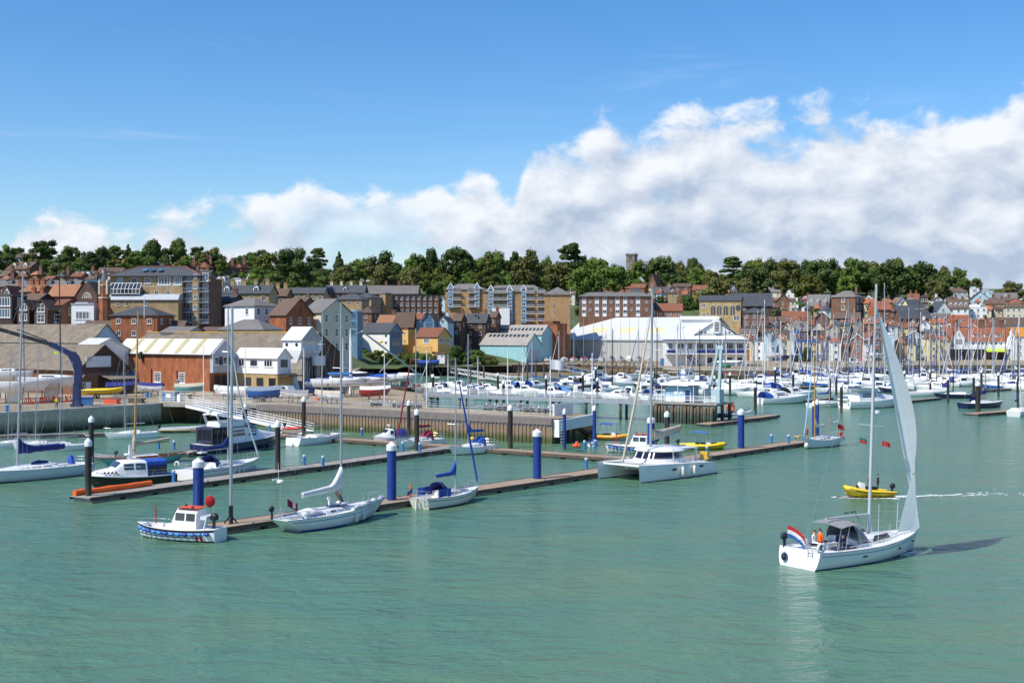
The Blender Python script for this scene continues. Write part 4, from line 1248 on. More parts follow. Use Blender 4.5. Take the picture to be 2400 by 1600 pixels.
# ---- big white shed
r = corner('white_shed','huge white metal shed with shallow roof and yellow roof lights',1563,478)
part(r,'wall','clad_grey',lambda b: gable_solid(b,-48,0,0,36,0,8.2,17.0))
ro = part(r,'roof','roof_shed',lambda b: gable_roof(b,-48,14,0,36,8.2,17.0,ov=.3))
part(r,'gutter','grey_wall',lambda b: b.box(-48.3,.3,-.5,-.32,7.75,8.1))
s = 8.8 / 18
for x0 in (-38,-25,-12):
 for i in range(6):
  x = x0 + i * 1.25
  part(ro,'roof_light','skylight',lambda b: b.hexa([(x,5,8.2 + s * 5 + .19),(x + .8,5,8.2 + s * 5 + .19),(x + .8,9.5,8.2 + s * 9.5 + .19),(x,9.5,8.2 + s * 9.5 + .19),
               (x,5,8.2 + s * 5 + .22),(x + .8,5,8.2 + s * 5 + .22),(x + .8,9.5,8.2 + s * 9.5 + .22),(x,9.5,8.2 + s * 9.5 + .22)]))
for x in (-38,-20.5):
 part(r,'drain_pipe','grey_wall',lambda b: b.tube((x,-.15,0),(x,-.15,8.0),.12,n=8))
part(r,'vent','galv',lambda b: b.box(-30.5,-27,-.12,-.01,2.6,3.4))
part(r,'lean_to','white_wall',lambda b: b.prism([(-48,2,0),(-58,2,0),(-48,2,5.4)],(0,14,0)))
# ---- clubhouse with verandah
d,kk = 409.0,409.0 / F
r = thing('clubhouse','white two storey clubhouse with verandah, blue balcony panels and arched gable window','clubhouse',((1655 - CX) * kk,d,QZ),radians(-3))
zz = lambda y: H - (y - YH) * kk - QZ
a = 95 * kk
part(r,'lower_wall','white_wall',lambda b: b.box(-a,a,3,18,0,zz(828) - .3))
part(r,'upper_wall','white_wall',lambda b: b.box(-a + .4,a - .4,3.2,18,zz(828),zz(795)))
part(r,'deck','white_paint',lambda b: b.box(-a,a,0,3.19,zz(828) - .3,zz(828) - .004))
part(r,'fascia','grey_wall',lambda b: b.box(-a - .2,a + .2,-.3,-.1,zz(802),zz(795)))
roo = part(r,'roof','roof_shed',lambda b: b.hexa([(-a - .5,-.6,zz(795)),(a + .5,-.6,zz(795)),(a + .5,19,zz(795)),(-a - .5,19,zz(795)),(-a + 7.5,6.5,zz(765)),(a - 7.5,6.5,zz(765)),(a - 7.5,14,zz(765)),(-a + 7.5,14,zz(765))]))
part(r,'gable','white_wall',lambda b: b.prism([(-3.2,1.6,zz(783)),(9.6,1.6,zz(783)),(3.6,1.6,zz(753))],(0,12,0)))
part(roo,'main_slope','roof_shed',lambda b: gable_roof(b,-3.6,10.8,1.4,16,zz(783.5),zz(751.5),'y',.3))
part(r,'bell_cote','white_wall',lambda b: gable_solid(b,2.4,4.8,1.0,4.5,zz(778),zz(752),zz(745),'y'))
part(r,'lantern','white_wall',lambda b: b.box(-7.5,4.2,7,11,zz(765),zz(748)))
part(r,'lantern_roof','roof_shed',lambda b: gable_roof(b,-7.5,4.2,7,11,zz(748),zz(741),'x',.4))
window(r,'m',3.6,.98,zz(766),1.6,3.6,'-y','arched_window')
for px in (-1.4,-.1,6.6,7.8):
 part(r,'round_window','glass_blue',lambda b: b.loft([[(px + q * cos(t),yy,zz(779) + q * sin(t)) for t in [2 * pi * i / 14 for i in range(14)]] for q,yy in ((.34,1.62),(.34,1.54),(.25,1.53))]))
for i in range(9):
 x = -a + .3 + i * (2 * a - .6) / 8
 part(r,'post','white_paint',lambda b: b.box(x - .12,x + .12,0,.24,0,zz(797)))
for i in range(8):
 x0 = -a + .5 + i * (2 * a - .6) / 8
 if i != 1 and i != 2:
  part(r,'balcony_panel','navy_cloth',lambda b: b.box(x0,x0 + 2 * a / 8 - .5,.06,.12,zz(828) + .1,zz(820)))
 else:
  part(r,'balcony_panel','white_paint',lambda b: [b.box(x0 + j * .3,x0 + j * .3 + .06,.06,.12,zz(828),zz(820)) for j in range(9)])
 window(r,'x' if i in (0,2) else 't',x0 + 1.4,3.2,zz(811),1.5 if i in (0,2) else 2.4,1.8)
 if i > 3:
  window(r,'d',x0 + 1.4,3.0,1.9,1.6,1.8)
for px in (-a + 4.4,-a + 5.9):
 part(r,'round_window','glass',lambda b: b.loft([[(px + q * cos(t),yy,zz(809) + q * sin(t)) for t in [2 * pi * i / 14 for i in range(14)]] for q,yy in ((.42,3.2),(.42,3.1),(.33,3.08))]))
part(r,'stair','dark_timber',lambda b: [b.bar((-a + 6 + j,.9,zz(828)),(-a + 10.5 + j,.9,.2),.12,.35) for j in (0,1.6)] + [b.box(-a + 6.4 + i * .5,-a + 7.6 + i * .5,.7,1.5,zz(828) - .3 - i * .5,zz(828) - .22 - i * .5) for i in range(8)])
part(r,'door','blue_light',lambda b: b.box(-a - 1.6,-a - .4,.5,.7,0,2.6))
part(r,'banner','navy_cloth',lambda b: b.box(4.5,8.4,-.18,-.12,zz(803),zz(797)))
# ---- stone hall with arched windows
d,kk = 505.0,505.0 / F
zb = terrain((1690 - CX) * kk,d) - 8
r = thing('stone_hall','yellow stone hall with row of tall arched windows and slate roof','hall',((1639 - CX) * kk,d,zb),radians(-14))
zz = lambda y: H - (y - YH) * kk - zb
ww = 96 * kk
part(r,'wall','brick_buff',lambda b: gable_solid(b,0,ww,0,11,0,zz(705),zz(692)))
part(r,'roof','roof_slate',lambda b: gable_roof(b,0,ww,0,11,zz(705),zz(692)))
for px in (1671,1685,1700,1716):
 u = (px - 1639) * kk
 ar = [(u + .85 * cos(pi * i / 10),-.05,zz(720) + .85 * sin(pi * i / 10)) for i in range(11)] + [(u - .85,-.05,zz(738)),(u + .85,-.05,zz(738))]
 aw = part(r,'arched_window','glass',lambda b: b.prism(ar,(0,.04,0)))
 part(aw,'arch_trim','cream_wall',lambda b: b.path([(p[0],-.08,p[2]) for p in ar[:11]],.11,5))
 part(aw,'mullion','cream_wall',lambda b: b.bar((u,-.08,zz(738)),(u,-.08,zz(717)),.14))
part(r,'round_window','glass',lambda b: b.loft([[(15.6 + q * cos(t),yy,zz(722) + q * 1.3 * sin(t)) for t in [2 * pi * i / 16 for i in range(16)]] for q,yy in ((.95,.02),(.95,-.08),(.75,-.1))]))
for y in (716,738):
 window(r,'x',1.8,0,zz(y),1.3,1.7)
window(r,'x',14.9,0,zz(745),2.4,2.0)
# ---- white gabled waterside restaurant
d,kk = 500.0,500.0 / F
r = thing('restaurant','white gabled waterside restaurant with red tiled roof and lime awning','restaurant',((2218 - CX) * kk,d,QZ),radians(-2))
zz = lambda y: H - (y - YH) * kk - QZ
U = lambda px: (px - 2218) * kk
ww = U(2420)
part(r,'upper_wall','white_wall',lambda b: gable_solid(b,0,ww,0,11,zz(816),zz(798),zz(767)))
part(r,'lower_wall','dark_timber',lambda b: b.box(0,ww,1.2,10.9,0,zz(816) - .01))
ro = part(r,'roof','roof_red',lambda b: gable_roof(b,0,ww,0,11,zz(798),zz(767),ov=.4))
part(r,'canopy','white_paint',lambda b: b.box(-.5,ww,-2.2,1.1,zz(818),zz(811)))
for px,hw in ((2245,14),(2373,16)):
 u,h2 = U(px),hw * kk
 ga = part(r,'front_gable','white_wall',lambda b: gable_solid(b,u - h2,u + h2,-1.0,6,zz(816),zz(792),zz(771),'y'))
 part(ga,'gable_roof','roof_redbrown',lambda b: gable_roof(b,u - h2,u + h2,-.6,6,zz(792),zz(771),'y',.3))
 window(ga,'m',u,-1.0,zz(801),2.9,2.4)
 window(ga,'x',u,-1.0,zz(783),.9,1.0)
for px in (2288,2314,2340):
 u = U(px)
 dm = part(r,'dormer','white_wall',lambda b: b.box(u - 1.1,u + 1.1,1.0,4,zz(790),zz(783)))
 part(dm,'dormer_roof','roof_red',lambda b: b.box(u - 1.3,u + 1.3,.8,4,zz(783) + .003,zz(783) + .25))
 window(dm,'t',u,1.0,zz(786.6),1.9,1.0)
for px in (2254,2310,2357):
 chimney(ro,U(px),5.5,zz(765),'brick_brown',1.7)
for i in range(8):
 px = 2270 + i * 10.5
 window(r,'w',U(px),0,zz(805),1.1,1.2)
part(r,'awning','hivis',lambda b: b.hexa([(U(2304),-4.6,zz(824)),(U(2348),-4.6,zz(824)),(U(2348),-2.3,zz(818)),(U(2304),-2.3,zz(818)),(U(2304),-4.6,zz(823)),(U(2348),-4.6,zz(823)),(U(2348),-2.3,zz(817)),(U(2304),-2.3,zz(817))]))
for i in range(7):
 x = U(2222) + i * 4.6
 part(r,'post','white_paint',lambda b: b.box(x,x + .3,-2.0,-1.7,0,zz(818) - .01))
house(2376,2440,768,788,838,'gable','white_wall','roof_orange',494,'building with bright orange roof joined to the restaurant',{'rot': -2,'dep': 9,'grid': (3,1)},cat='building',name='cafe')
# ---- blue gabled and yellow houses behind the slipway
h = house(845,942,757,779,822,'gable','white_wall','roof_slate',440,'white house with slate roof and blue glazed gable end',{'rot': -34.8,'dep': 7,'grid': (0,0),'side': (0,0)})
bb = [c for c in h.children if c.name.startswith('wall')][0].data
xa = max(v.co.x for v in bb.vertices)
ze = sorted(set(round(v.co.z,2) for v in bb.vertices))
part(h,'gable_cladding','blue_wall',lambda b: b.prism([(xa + .01,-3.5,1.5),(xa + .01,3.5,1.5),(xa + .01,3.5,ze[1]),(xa + .01,0,ze[2]),(xa + .01,-3.5,ze[1])],(.07,0,0)))
for z in (ze[1] - .9,ze[1] - 3.9):
 window(h,'g',xa + .1,0,z,5.2,1.9,'+x')
for z in (ze[1] - 1.2,ze[1] - 3.6):
 window(h,'d',xa - 1.6,-3.5,z,.8,.8)
h = house(972,1056,768,789,830,'gable','yellow_wall','roof_redbrown',440,'bright yellow house with brown roof and balcony over the bank',{'rot': -34.8,'dep': 7.5,'grid': (1,1),'side': (2,1),'win': 'b','ws': (2.6,1.8)})
house(940,976,767,772,830,'flat','yellow_wall','roof_redbrown',446,'narrow yellow house wall with small white window beside the bright yellow house',{'rot': -34.8,'dep': 5,'grid': (1,2),'side': (0,0),'win': 'x','ws': (.8,1.1)})
r = thing('garden_store','small white store with two arched openings under a terrace','store',PD(1030,845,434),radians(-10))
part(r,'wall','white_wall',lambda b: b.box(-1.9,1.9,0,3,-1,2.4))
part(r,'terrace','brick_brown',lambda b: b.box(-2.6,2.6,-.3,4,2.404,3.1))
for x in (-.9,.9):
 part(r,'arched_opening','black',lambda b: b.prism([(x + .45 * cos(pi * i / 8),-.03,1.3 + .45 * sin(pi * i / 8)) for i in range(9)],(0,.04,0)))
part(thing('terrace_wall','yellow rendered garden wall below the bright yellow house','wall',PD(990,828,434),radians(-12)),'wall','yellow_wall',lambda b: b.box(-3.4,3.4,0,.6,-1.5,2.6))
# ================================================================ TREES
def crown(seed,kind):
 """crown of leaf-sized faces gathered in clumps, in a unit box (width 1, height 1, base at z = 0)"""
 R = random.Random(seed)
 b = MB()
 cl = []
 if kind == 'broad':
  for i in range(26):
   a,q = R.uniform(0,2 * pi),sqrt(R.random()) * .42
   z = R.uniform(.18,.86)
   q *= (1.08 - abs(z - .45) * 1.0)
   cl.append((q * cos(a),q * sin(a),z,R.uniform(.06,.155),R.uniform(.7,1.0)))
  cl.append((0,0,.46,.28,1.0))
  cl.append((R.uniform(-.1,.1),0,.8,.17,1.0))
 elif kind == 'tall':
  for i in range(14):
   a,q = R.uniform(0,2 * pi),sqrt(R.random()) * .30
   z = R.uniform(.25,.86)
   q *= (1.15 - z * .7)
   cl.append((q * cos(a),q * sin(a),z,R.uniform(.11,.17),1.2))
  cl.append((0,0,.5,.25,1.3))
 elif kind == 'cedar':
  for z,w in ((.36,.40),(.52,.43),(.68,.36),(.80,.30),(.92,.22)):
   for i in range(6):
    a = R.uniform(0,2 * pi)
    q = R.uniform(.35,1) * w
    cl.append((q * cos(a),q * sin(a) * .8,z + R.uniform(-.03,.03),R.uniform(.10,.15),.33))
 elif kind == 'conifer':
  for i in range(16):
   z = .18 + .76 * i / 15
   w = (1 - z) * .42
   for k in range(3 if w > .1 else 1):
    a = R.uniform(0,2 * pi)
    cl.append((w * cos(a),w * sin(a),z,.05 + w * .33,.7))
 else:
  for i in range(9):
   a,q = R.uniform(0,2 * pi),sqrt(R.random()) * .36
   cl.append((q * cos(a),q * sin(a),R.uniform(.2,.72),R.uniform(.15,.22),1.0))
 n = int(3400 / len(cl))
 for (x,y,z,r,sq) in cl:
  m = int(n * (r / .15) ** 1.5) if kind not in ('cedar','conifer') else n
  for i in range(max(m,30)):
   u = Vector((R.gauss(0,1),R.gauss(0,1),R.gauss(0,1))).normalized()
   f = R.uniform(.70,1.22)
   p = Vector((x + u.x * r * f,y + u.y * r * f,z + u.z * r * sq * f))
   nn = (u + Vector((R.uniform(-.7,.7),R.uniform(-.7,.7),R.uniform(-.4,.9)))).normalized()
   t = nn.cross(Vector((R.uniform(-1,1),R.uniform(-1,1),R.uniform(-1,1)))).normalized()
   s = nn.cross(t)
   e = R.uniform(.016,.032)
   b.add([p - t * e - s * e * .6,p + t * e * .9 - s * e,p + t * e + s * e * .7,p - t * e * .7 + s * e],[(0,1,2,3)])
  b.ell((x,y,z),r * .74,r * .74,r * sq * .74,8,5)
 return b
def trunk():
 b = MB()
 b.path([(0,0,-.08),(.01,0,.2),(-.01,.01,.5)],[.045,.032,.018],7)
 for a in range(5):
  t = a * 2 * pi / 5 + .4
  b.path([(0,0,.22 + a * .04),(.12 * cos(t),.12 * sin(t),.4 + a * .03),(.24 * cos(t),.24 * sin(t),.56 + a * .03)],[.02,.013,.006],5)
 return b.mesh('trunk','bark')
TRUNK = trunk()
CROWN = {}
SHAPES = {'broad': (1,2,3,4),'tall': (11,12),'cedar': (21,),'conifer': (31,),'bush': (41,42)}
base = {}
for kd,seeds in SHAPES.items():
 base[kd] = [crown(s,kd).mesh('crown','leaf_mid') for s in seeds]
def crown_for(kd,m,i):
 key = (kd,m,i % len(base[kd]))
 if key not in CROWN:
  me = base[kd][key[2]].copy()
  me.materials[0] = M[m]
  CROWN[key] = me
 return CROWN[key]
TONE = {'leaf_dark': 'dark green','leaf_mid': 'mid green','leaf_yellow': 'yellowish','leaf_bright': 'bright green','leaf_olive': 'brownish olive','leaf_purple': 'purple leaved'}
TR = random.Random(5)
def tree(px,top,wpx,m='leaf_mid',kd='broad',base_y=None,d=None,label=None,hs=1.0,grp=None):
 m = 'leaf_' + m
 yb = base_y or top + max(30,wpx * 1.15)
 d = d or ground_hit(px,yb)
 k = d / F
 X = (px - CX) * k
 zg = terrain(X,d) if d > 262 else QZ
 h = (H - (top - YH) * k - zg)
 h = max(h,wpx * k * .6)
 w = wpx * k
 if kd == 'bush':
  lb,g,c,nm = f'{TONE[m]} garden shrub among the houses',f'{TONE[m]} shrubs','shrub','garden_shrub'
 else:
  lb,g,c,nm = f'{TONE[m]} {"upright" if kd == "tall" else "round headed"} tree in the hillside woods',f'{TONE[m]} {kd} trees','tree','woodland_tree'
 if label:
  lb,g = label,grp
 r = thing(nm,lb,c,(X,d,zg - .2),TR.uniform(0,6.28),g)
 inst('trunk',TRUNK,r,(0,0,0),0,(w * .8,w * .8,h))
 inst('crown',crown_for(kd,m,TR.randint(0,9)),r,(0,0,0),0,(w * 1.12,w * 1.12,h * 1.03))
 return r
for t in [(16,571,38,'mid'),(45,578,28,'mid'),(165,576,54,'mid'),(212,588,52,'dark'),(240,577,50,'dark'),(268,575,48,'mid'),
          (325,584,44,'mid'),(356,555,64,'dark','tall'),(388,580,40,'dark'),(419,559,58,'mid','tall'),(463,576,32,'dark'),(502,577,50,'olive'),
          (561,597,28,'dark'),(445,598,34,'bright'),(519,605,34,'bright'),(588,590,42,'dark'),(139,614,50,'olive'),(184,609,44,'mid'),(215,614,30,'dark'),
          (615,584,38,'dark'),(628,592,62,'yellow'),(682,578,82,'dark'),(707,614,58,'olive'),(735,600,40,'dark'),
          (745,633,34,'bright'),(785,637,56,'olive'),(833,620,46,'mid'),(856,604,36,'dark'),(900,585,76,'dark'),(893,618,86,'olive'),(968,625,60,'olive'),
          (980,594,52,'dark'),(1010,583,40,'dark','tall'),(1029,606,48,'olive'),(1072,577,80,'dark'),(1100,600,46,'dark'),(1137,598,52,'olive'),(1165,588,64,'mid'),
          (1190,612,46,'yellow'),(1208,588,30,'dark'),(1236,600,78,'olive'),(1246,584,38,'olive'),(1285,598,34,'mid'),(1312,612,72,'olive'),(1350,600,40,'dark'),
          (1368,592,30,'dark','tall'),(1392,602,58,'bright'),(1372,620,84,'bright'),(1440,618,70,'bright'),(1496,609,50,'mid'),(1548,600,74,'dark'),(1565,598,38,'olive'),
          (1594,612,36,'dark','tall'),(1628,606,30,'dark','tall'),(1627,625,54,'bright'),(1675,642,84,'olive'),(1757,611,44,'olive'),(1766,622,84,'dark'),(1752,647,64,'olive'),
          (1810,608,46,'dark'),(1850,607,70,'olive'),(1830,629,64,'olive'),(1890,638,62,'yellow'),(1928,604,74,'dark'),(1975,627,50,'olive'),(1980,645,50,'bright'),
          (2002,603,78,'mid'),(2026,612,64,'olive'),(2090,607,88,'dark'),(2096,620,70,'dark'),(2163,611,76,'dark'),(2195,651,60,'olive'),(2243,626,48,'mid'),
          (2257,648,44,'mid'),(2290,651,34,'olive'),(2060,625,60,'mid'),(2130,630,60,'mid')]:
 tree(*t)
tree(105,561,58,'dark','broad',614,label='lone dark round tree on the skyline beside the cream gable')
tree(300,572,30,'dark','conifer',622,label='pointed dark conifer between two round hilltop trees')
tree(795,590,34,'dark','conifer',650,label='jagged dark conifer at the gap in the woods')
tree(745,582,46,'dark','cedar',640,label='small flat topped pine right of the dense dark woods')
tree(1338,571,66,'dark','cedar',650,label='tall windswept pine standing clear above the woods near the church tower')
tree(1717,603,66,'dark','cedar',668,label='flat tiered cedar beside the dark spreading trees')
tree(2365,657,60,'olive','broad',706,label='olive round tree alone at the right hand end of the ridge')
tree(2318,704,22,'mid','bush',730,label='clipped round shrub beside the white flat roofed house')
for i,x in enumerate(range(588,2235,19)):          # the body of the wood below the skyline
 t = 618 + TR.uniform(-16,26) + (8 if x > 2180 else 0)
 tree(x + TR.uniform(-8,8),t,TR.uniform(36,52),TR.choice(['dark','dark','mid','mid','olive','bright','yellow']),TR.choice(['broad','broad','tall']),660 + TR.uniform(-6,14))
for x in range(600,2240,27):
 tree(x + TR.uniform(-9,9),646 + TR.uniform(-10,14),TR.uniform(30,46),TR.choice(['mid','olive','bright','yellow','dark']),'broad',690)
for x in range(-12,600,40):
 tree(x + TR.uniform(-8,8),592 + TR.uniform(-4,16),TR.uniform(30,44),TR.choice(['dark','mid','mid','olive']),'broad',640)
for t in [(30,642,30,'bright'),(50,640,34,'mid'),(116,640,36,'bright'),(8,618,18,'bright'),(520,630,30,'mid'),(545,634,28,'dark'),(571,632,24,'purple'),(150,645,30,'mid'),
          (494,750,24,'bright'),(1016,655,40,'mid'),(1059,645,52,'mid'),(1358,716,28,'mid'),(1266,734,40,'purple'),(1306,736,32,'purple'),(1225,726,56,'bright'),(1462,714,32,'dark'),
          (1447,730,58,'yellow'),(1435,700,24,'mid'),(1392,736,30,'bright'),(1620,684,44,'mid'),(1606,700,30,'mid'),(1835,714,60,'dark'),(1882,705,38,'mid'),(1910,716,34,'dark'),
          (2055,678,32,'mid'),(2053,726,24,'bright'),(2168,742,32,'olive'),(2284,727,32,'yellow'),(2364,728,22,'bright'),(1972,724,30,'bright'),(1360,690,24,'mid'),
          (1340,676,30,'olive'),(1545,690,26,'mid'),(1510,690,30,'olive'),(655,655,24,'mid'),(2230,700,22,'mid'),(2110,690,24,'bright'),(1185,738,30,'bright'),(1160,742,24,'mid'),(1500,740,20,'purple')]:
 x,tp,wd,mm = t
 tree(x,tp,wd,mm,'bush',tp + wd * .9)
for i in range(26):                                    # bank behind the slipway
 x = 752 + i * 10.5 + TR.uniform(-4,4)
 tree(x,818 + TR.uniform(-4,12),TR.uniform(18,30),TR.choice(['bright','bright','mid','olive']),'bush',d=430 + TR.uniform(-6,6),label='leafy bush on the green bank behind the slipway',grp='bushes on the bank')
for x,tp,wd,mm,l in ((1068,800,44,'dark','dark spreading shrub beside the yellow house steps'),(1100,838,70,'mid','low green hedge in front of the long aqua shed'),(1148,826,46,'olive','yellow green shrub by the smaller aqua shed'),(1872,803,30,'bright','bright green shrub behind the blue boat hoist'),(1892,805,26,'mid','mid green shrub beside the low slate building')):
 tree(x,tp,wd,mm,'bush',d=432 if x < 1500 else 470,label=l)
for x,tp,l in ((330,822,'tuft of weeds growing from the boathouse gutter'),):
 r = thing('gutter_weed',l,'plant',PD(x,842,246.5),.4)
 inst('leaves',crown_for('bush','leaf_olive',0),r,(0,0,0),0,(1.6,1.0,1.9))
# ================================================================ PONTOONS, PILES, JETTY
def deckmat(name,rgb,pitch=.15,axis='x'):
 m = bpy.data.materials.new(name)
 m.use_nodes = True
 t = m.node_tree
 p = t.nodes['Principled BSDF']
 gg = G(t)
 v = gg.n('ShaderNodeTexCoord').outputs['Object']
 x,y,z = gg.sep(v)
 u = gg.m('DIVIDE',x if axis == 'x' else y,pitch)
 fr = gg.m('FRACT',u)
 pid = gg.n('ShaderNodeTexWhiteNoise',dict(noise_dimensions='1D'),W=gg.m('FLOOR',u)).outputs[0]
 nz = gg.noise(v,1.1,6.0,.65)
 col = gg.mix(gg.m('ADD',gg.m('MULTIPLY',pid,.45),gg.m('MULTIPLY',nz,.55)),tuple(c * .72 for c in rgb),tuple(c * 1.2 for c in rgb))
 col = gg.mix(1.0,col,gg.ramp(fr,[(.0,.45),(.10,1.0),(.92,1.0),(1.0,.5)]),'MULTIPLY')
 t.links.new(col,p.inputs['Base Color'])
 p.inputs['Roughness'].default_value = .85
 M[name] = m
deckmat('deck_tan',(.36,.265,.18))
deckmat('deck_greywood',(.34,.31,.27))
def pontoon(label,a,b,w=2.4,m='deck_tan',sec=12.0,z=.5,group=None,cleats=True):
 a,b = Vector((a.x,a.y,0)),Vector((b.x,b.y,0))
 v = b - a
 L = v.length
 r = thing('pontoon',label,'pontoon',a,atan2(v.y,v.x),group)
 n = max(1,round(L / sec))
 s = L / n
 q = MB()
 q.box(.04,s - .04,-w / 2,w / 2,z - .07,z)
 dk = q.mesh('deck_section',m)
 q = MB()
 for y in (-w / 2 - .06,w / 2 + .0):
  q.box(.03,s - .03,y,y + .06,z - .30,z + .035)
 sb = q.mesh('side_board','timber_pile')
 q = MB()
 for i in range(3):
  x = s * (i + .1) / 3
  q.box(x,x + s / 3 * .82,-w / 2 + .12,w / 2 - .12,-.35,z - .09)
 fl = q.mesh('float','concrete')
 q = MB()
 for x,y in ((s * .25,-w / 2 + .2),(s * .75,w / 2 - .2)):
  q.box(x - .14,x + .14,y - .03,y + .03,z + .10,z + .14)
  q.box(x - .05,x + .05,y - .03,y + .03,z,z + .10)
 cl = q.mesh('cleat','galv')
 for i in range(n):
  inst('deck_section',dk,r,(i * s,0,0))
  inst('side_board',sb,r,(i * s,0,0))
  inst('float',fl,r,(i * s,0,0))
  if cleats:
   inst('cleat',cl,r,(i * s,0,0))
 return r
PA0,PA1 = PX(497,1233,.5),PX(1882,1033,.5)
pontoon('long tan pontoon with the tall blue piles and the catamaran',PA0,PA1,2.6)
PB0,PB1 = PX(186,1164,.5),PX(1058,1047,.5)
pontoon('grey pontoon with an orange oil boom lying at its end',PB0,PB1,2.7,'deck_greywood')
PC0,PC1 = PX(440,1003,.5),PX(1475,1073,.5)
pontoon('tan pontoon along the foot of the sheet pile wall',PC0,PC1,2.4)
pontoon('narrow pontoon under the left hand quay wall with small keelboats',PX(-60,1021,.5),PX(246,1014,.5),1.8,'deck_greywood')
pontoon('short finger pontoon beside the flybridge cruiser',PX(428,1062,.5),PX(486,1047,.5),1.4,'deck_greywood')
pontoon('pontoon carrying jet skis and an orange life ring',PX(1648,993,.5),PX(1812,972,.5),2.6)
pontoon('pontoon end with the thick black pile',PX(2274,969,.5),PX(2420,957,.5),2.8)
pontoon('far pontoon behind the navy yacht',PX(2200,931,.5),PX(2100,941,.5),1.8,'deck_greywood')
for i,(p,q) in enumerate([((1880,938),(2010,925)),((2285,915),(2450,904)),((1560,925),(1800,905)),((1800,912),(1960,901)),((2150,905),(2300,897)),
       ((1140,906),(1330,893)),((1340,905),(1540,889)),((1560,899),(1760,884)),((1820,892),(2090,881)),((2110,889),(2400,878)),((1320,889),(1520,877)),((820,903),(960,897))]):
 pontoon('walkway pontoon among the berths of the inner marina',PX(*p,.5),PX(*q,.5),1.8,'deck_greywood',group='inner marina walkways')
def pile_mesh(r,h,m):
 b = MB()
 b.lathe([(r,-3),(r,h)],20)
 return b.mesh('shaft',m,50)
def cap_mesh(r):
 b = MB()
 b.lathe([(r * 1.13,-.42),(r * 1.15,-.38),(r * 1.15,.02),(r * 1.08,.06),(.03,.34)],20)
 return b.mesh('cap','white_paint',30)
PM = {}
def pile(p,top,rad,m,label,group=None,name='mooring_pile'):
 key = (round(rad,2),round(top,1),m)
 if key not in PM:
  PM[key] = (pile_mesh(rad,top - .3,m),cap_mesh(rad))
 r = thing(name,label,'pile',(p.x,p.y,0),random.uniform(0,6),group)
 inst('shaft',PM[key][0],r)
 inst('cap',PM[key][1],r,(0,0,top - .34))
 return r
for x,yb,top,rad,l in ((465,1214,5.2,.41,'thick blue pile with white cap behind the orange roofed launch'),(918,1171,5.5,.40,'thick blue pile at the bow of the blue striped yacht'),
                           (1259,1121,5.4,.40,'thick blue pile standing alone on the tan pontoon'),(1737,1050,5.4,.40,'thick blue pile on the pontoon right of the catamaran'),
                           (1526,1074,5.3,.40,'thick blue pile behind the catamaran boom'),(1323,1043,5.2,.21,'slim blue pile in front of the ferry ramp fender'),
                           (1393,1034,5.3,.23,'slim blue pile at the outer end of the ferry ramp fender'),(1907,1017,5.2,.22,'slim blue pile beside the ketch masts'),(1915,1012,5.2,.27,'blue pile beyond the ketch')):
 pile(PX(x,yb,.5),top,rad,'pile_blue',l)
for x,yb,top,rad,l in ((207,1161,5.6,.28,'black pile at the end of the grey pontoon with a gull on its cap'),(214,1075,5.4,.28,'black pile behind the racing yacht stern'),
                           (651,1100,5.7,.28,'black pile on the grey pontoon beside white yacht bow'),(712,1022,6.0,.28,'black pile beside the lower gangway'),
                           (977,1056,5.6,.28,'black pile on the grey pontoon by maroon covered yacht'),(958,1022,5.5,.24,'black pile against the sheet pile wall behind red furled sail'),
                           (1196,1041,5.6,.32,'black pile against the end of the sheet pile wall'),(1563,1052,5.2,.30,'black pile behind the catamaran cabin'),(574,1030,5.3,.30,'black pile beside the middle of the gangway'),
                           (2292,963,5.8,.43,'very thick black pile on the pontoon end at right')):
 pile(PX(x,yb,.5),top,rad,'pile_black',l)
for x,yt in ((1280,879),(1366,872),(1396,859),(1400,884),(1529,877),(1674,879),(1677,907),(1659,900),(1711,872),(1769,869),(1771,884),(1770,898),(1817,860),(1859,870),(1972,897),
              (2222,882),(2282,877),(1945,878),(1960,874),(2047,864),(2092,872),(904,873),(1015,876),(1167,873),(1180,891),(2120,868),(2180,866),(2340,872),(2300,866),(2385,880)):
 d = (H - 5.5) * F / (yt - YH)
 pile(Vector(((x - CX) * d / F,d,0)),5.5,.27,'pile_black','white capped black pile among the berths of the inner marina','inner marina piles')
# service pedestals
b = MB()
b.lathe([(.16,0),(.16,.95)],14)
pm1 = b.mesh('column','blue_light',50)
b = MB()
b.lathe([(.17,.95),(.17,1.12),(.12,1.16)],14)
pm2 = b.mesh('lamp_cap','gel_grey',50)
b = MB()
for i in range(3):
 b.torus((-.18,0,.55),.16 - .03 * i,.02,'x',14,5)
pm3 = b.mesh('hose','rope_white')
for x,y,l in ((407,1129,'blue service pedestal beside the black hulled cruiser'),(713,1090,'blue pedestal with hose, first of the pair past the black pile'),(757,1093,'blue pedestal with hose, second of the pair past the black pile'),
    (944,1057,'blue pedestal beside the black pile by the maroon covers'),(984,1059,'blue pedestal right of the black pile by the maroon covers'),(848,1022,'blue pedestal at the foot of the sheet pile wall'),
    (1374,1098,'blue pedestal alone at the catamaran bow'),(1657,1068,'white topped pedestal at the catamaran stern'),(1808,1038,'pedestal nearer the thick blue pile of the two before the ketch'),(1848,1039,'pedestal nearer the ketch bow of the two on the pontoon end'),
    (1370,1054,'pale blue pedestal by the orange fenders'),(1395,1052,'pale blue pedestal beside the blue inflatable'),(372,1052,'blue pedestal beside the wooden yacht stern'),(408,1054,'blue pedestal behind the wooden yacht cockpit'),(632,1013,'blue pedestal under the white gangway')):
 p = PX(x,y,.5)
 r = thing('service_pedestal',l,'pedestal',p,0)
 inst('column',pm1,r)
 inst('lamp_cap',pm2,r)
 if 'hose' in l:
  inst('hose',pm3,r)
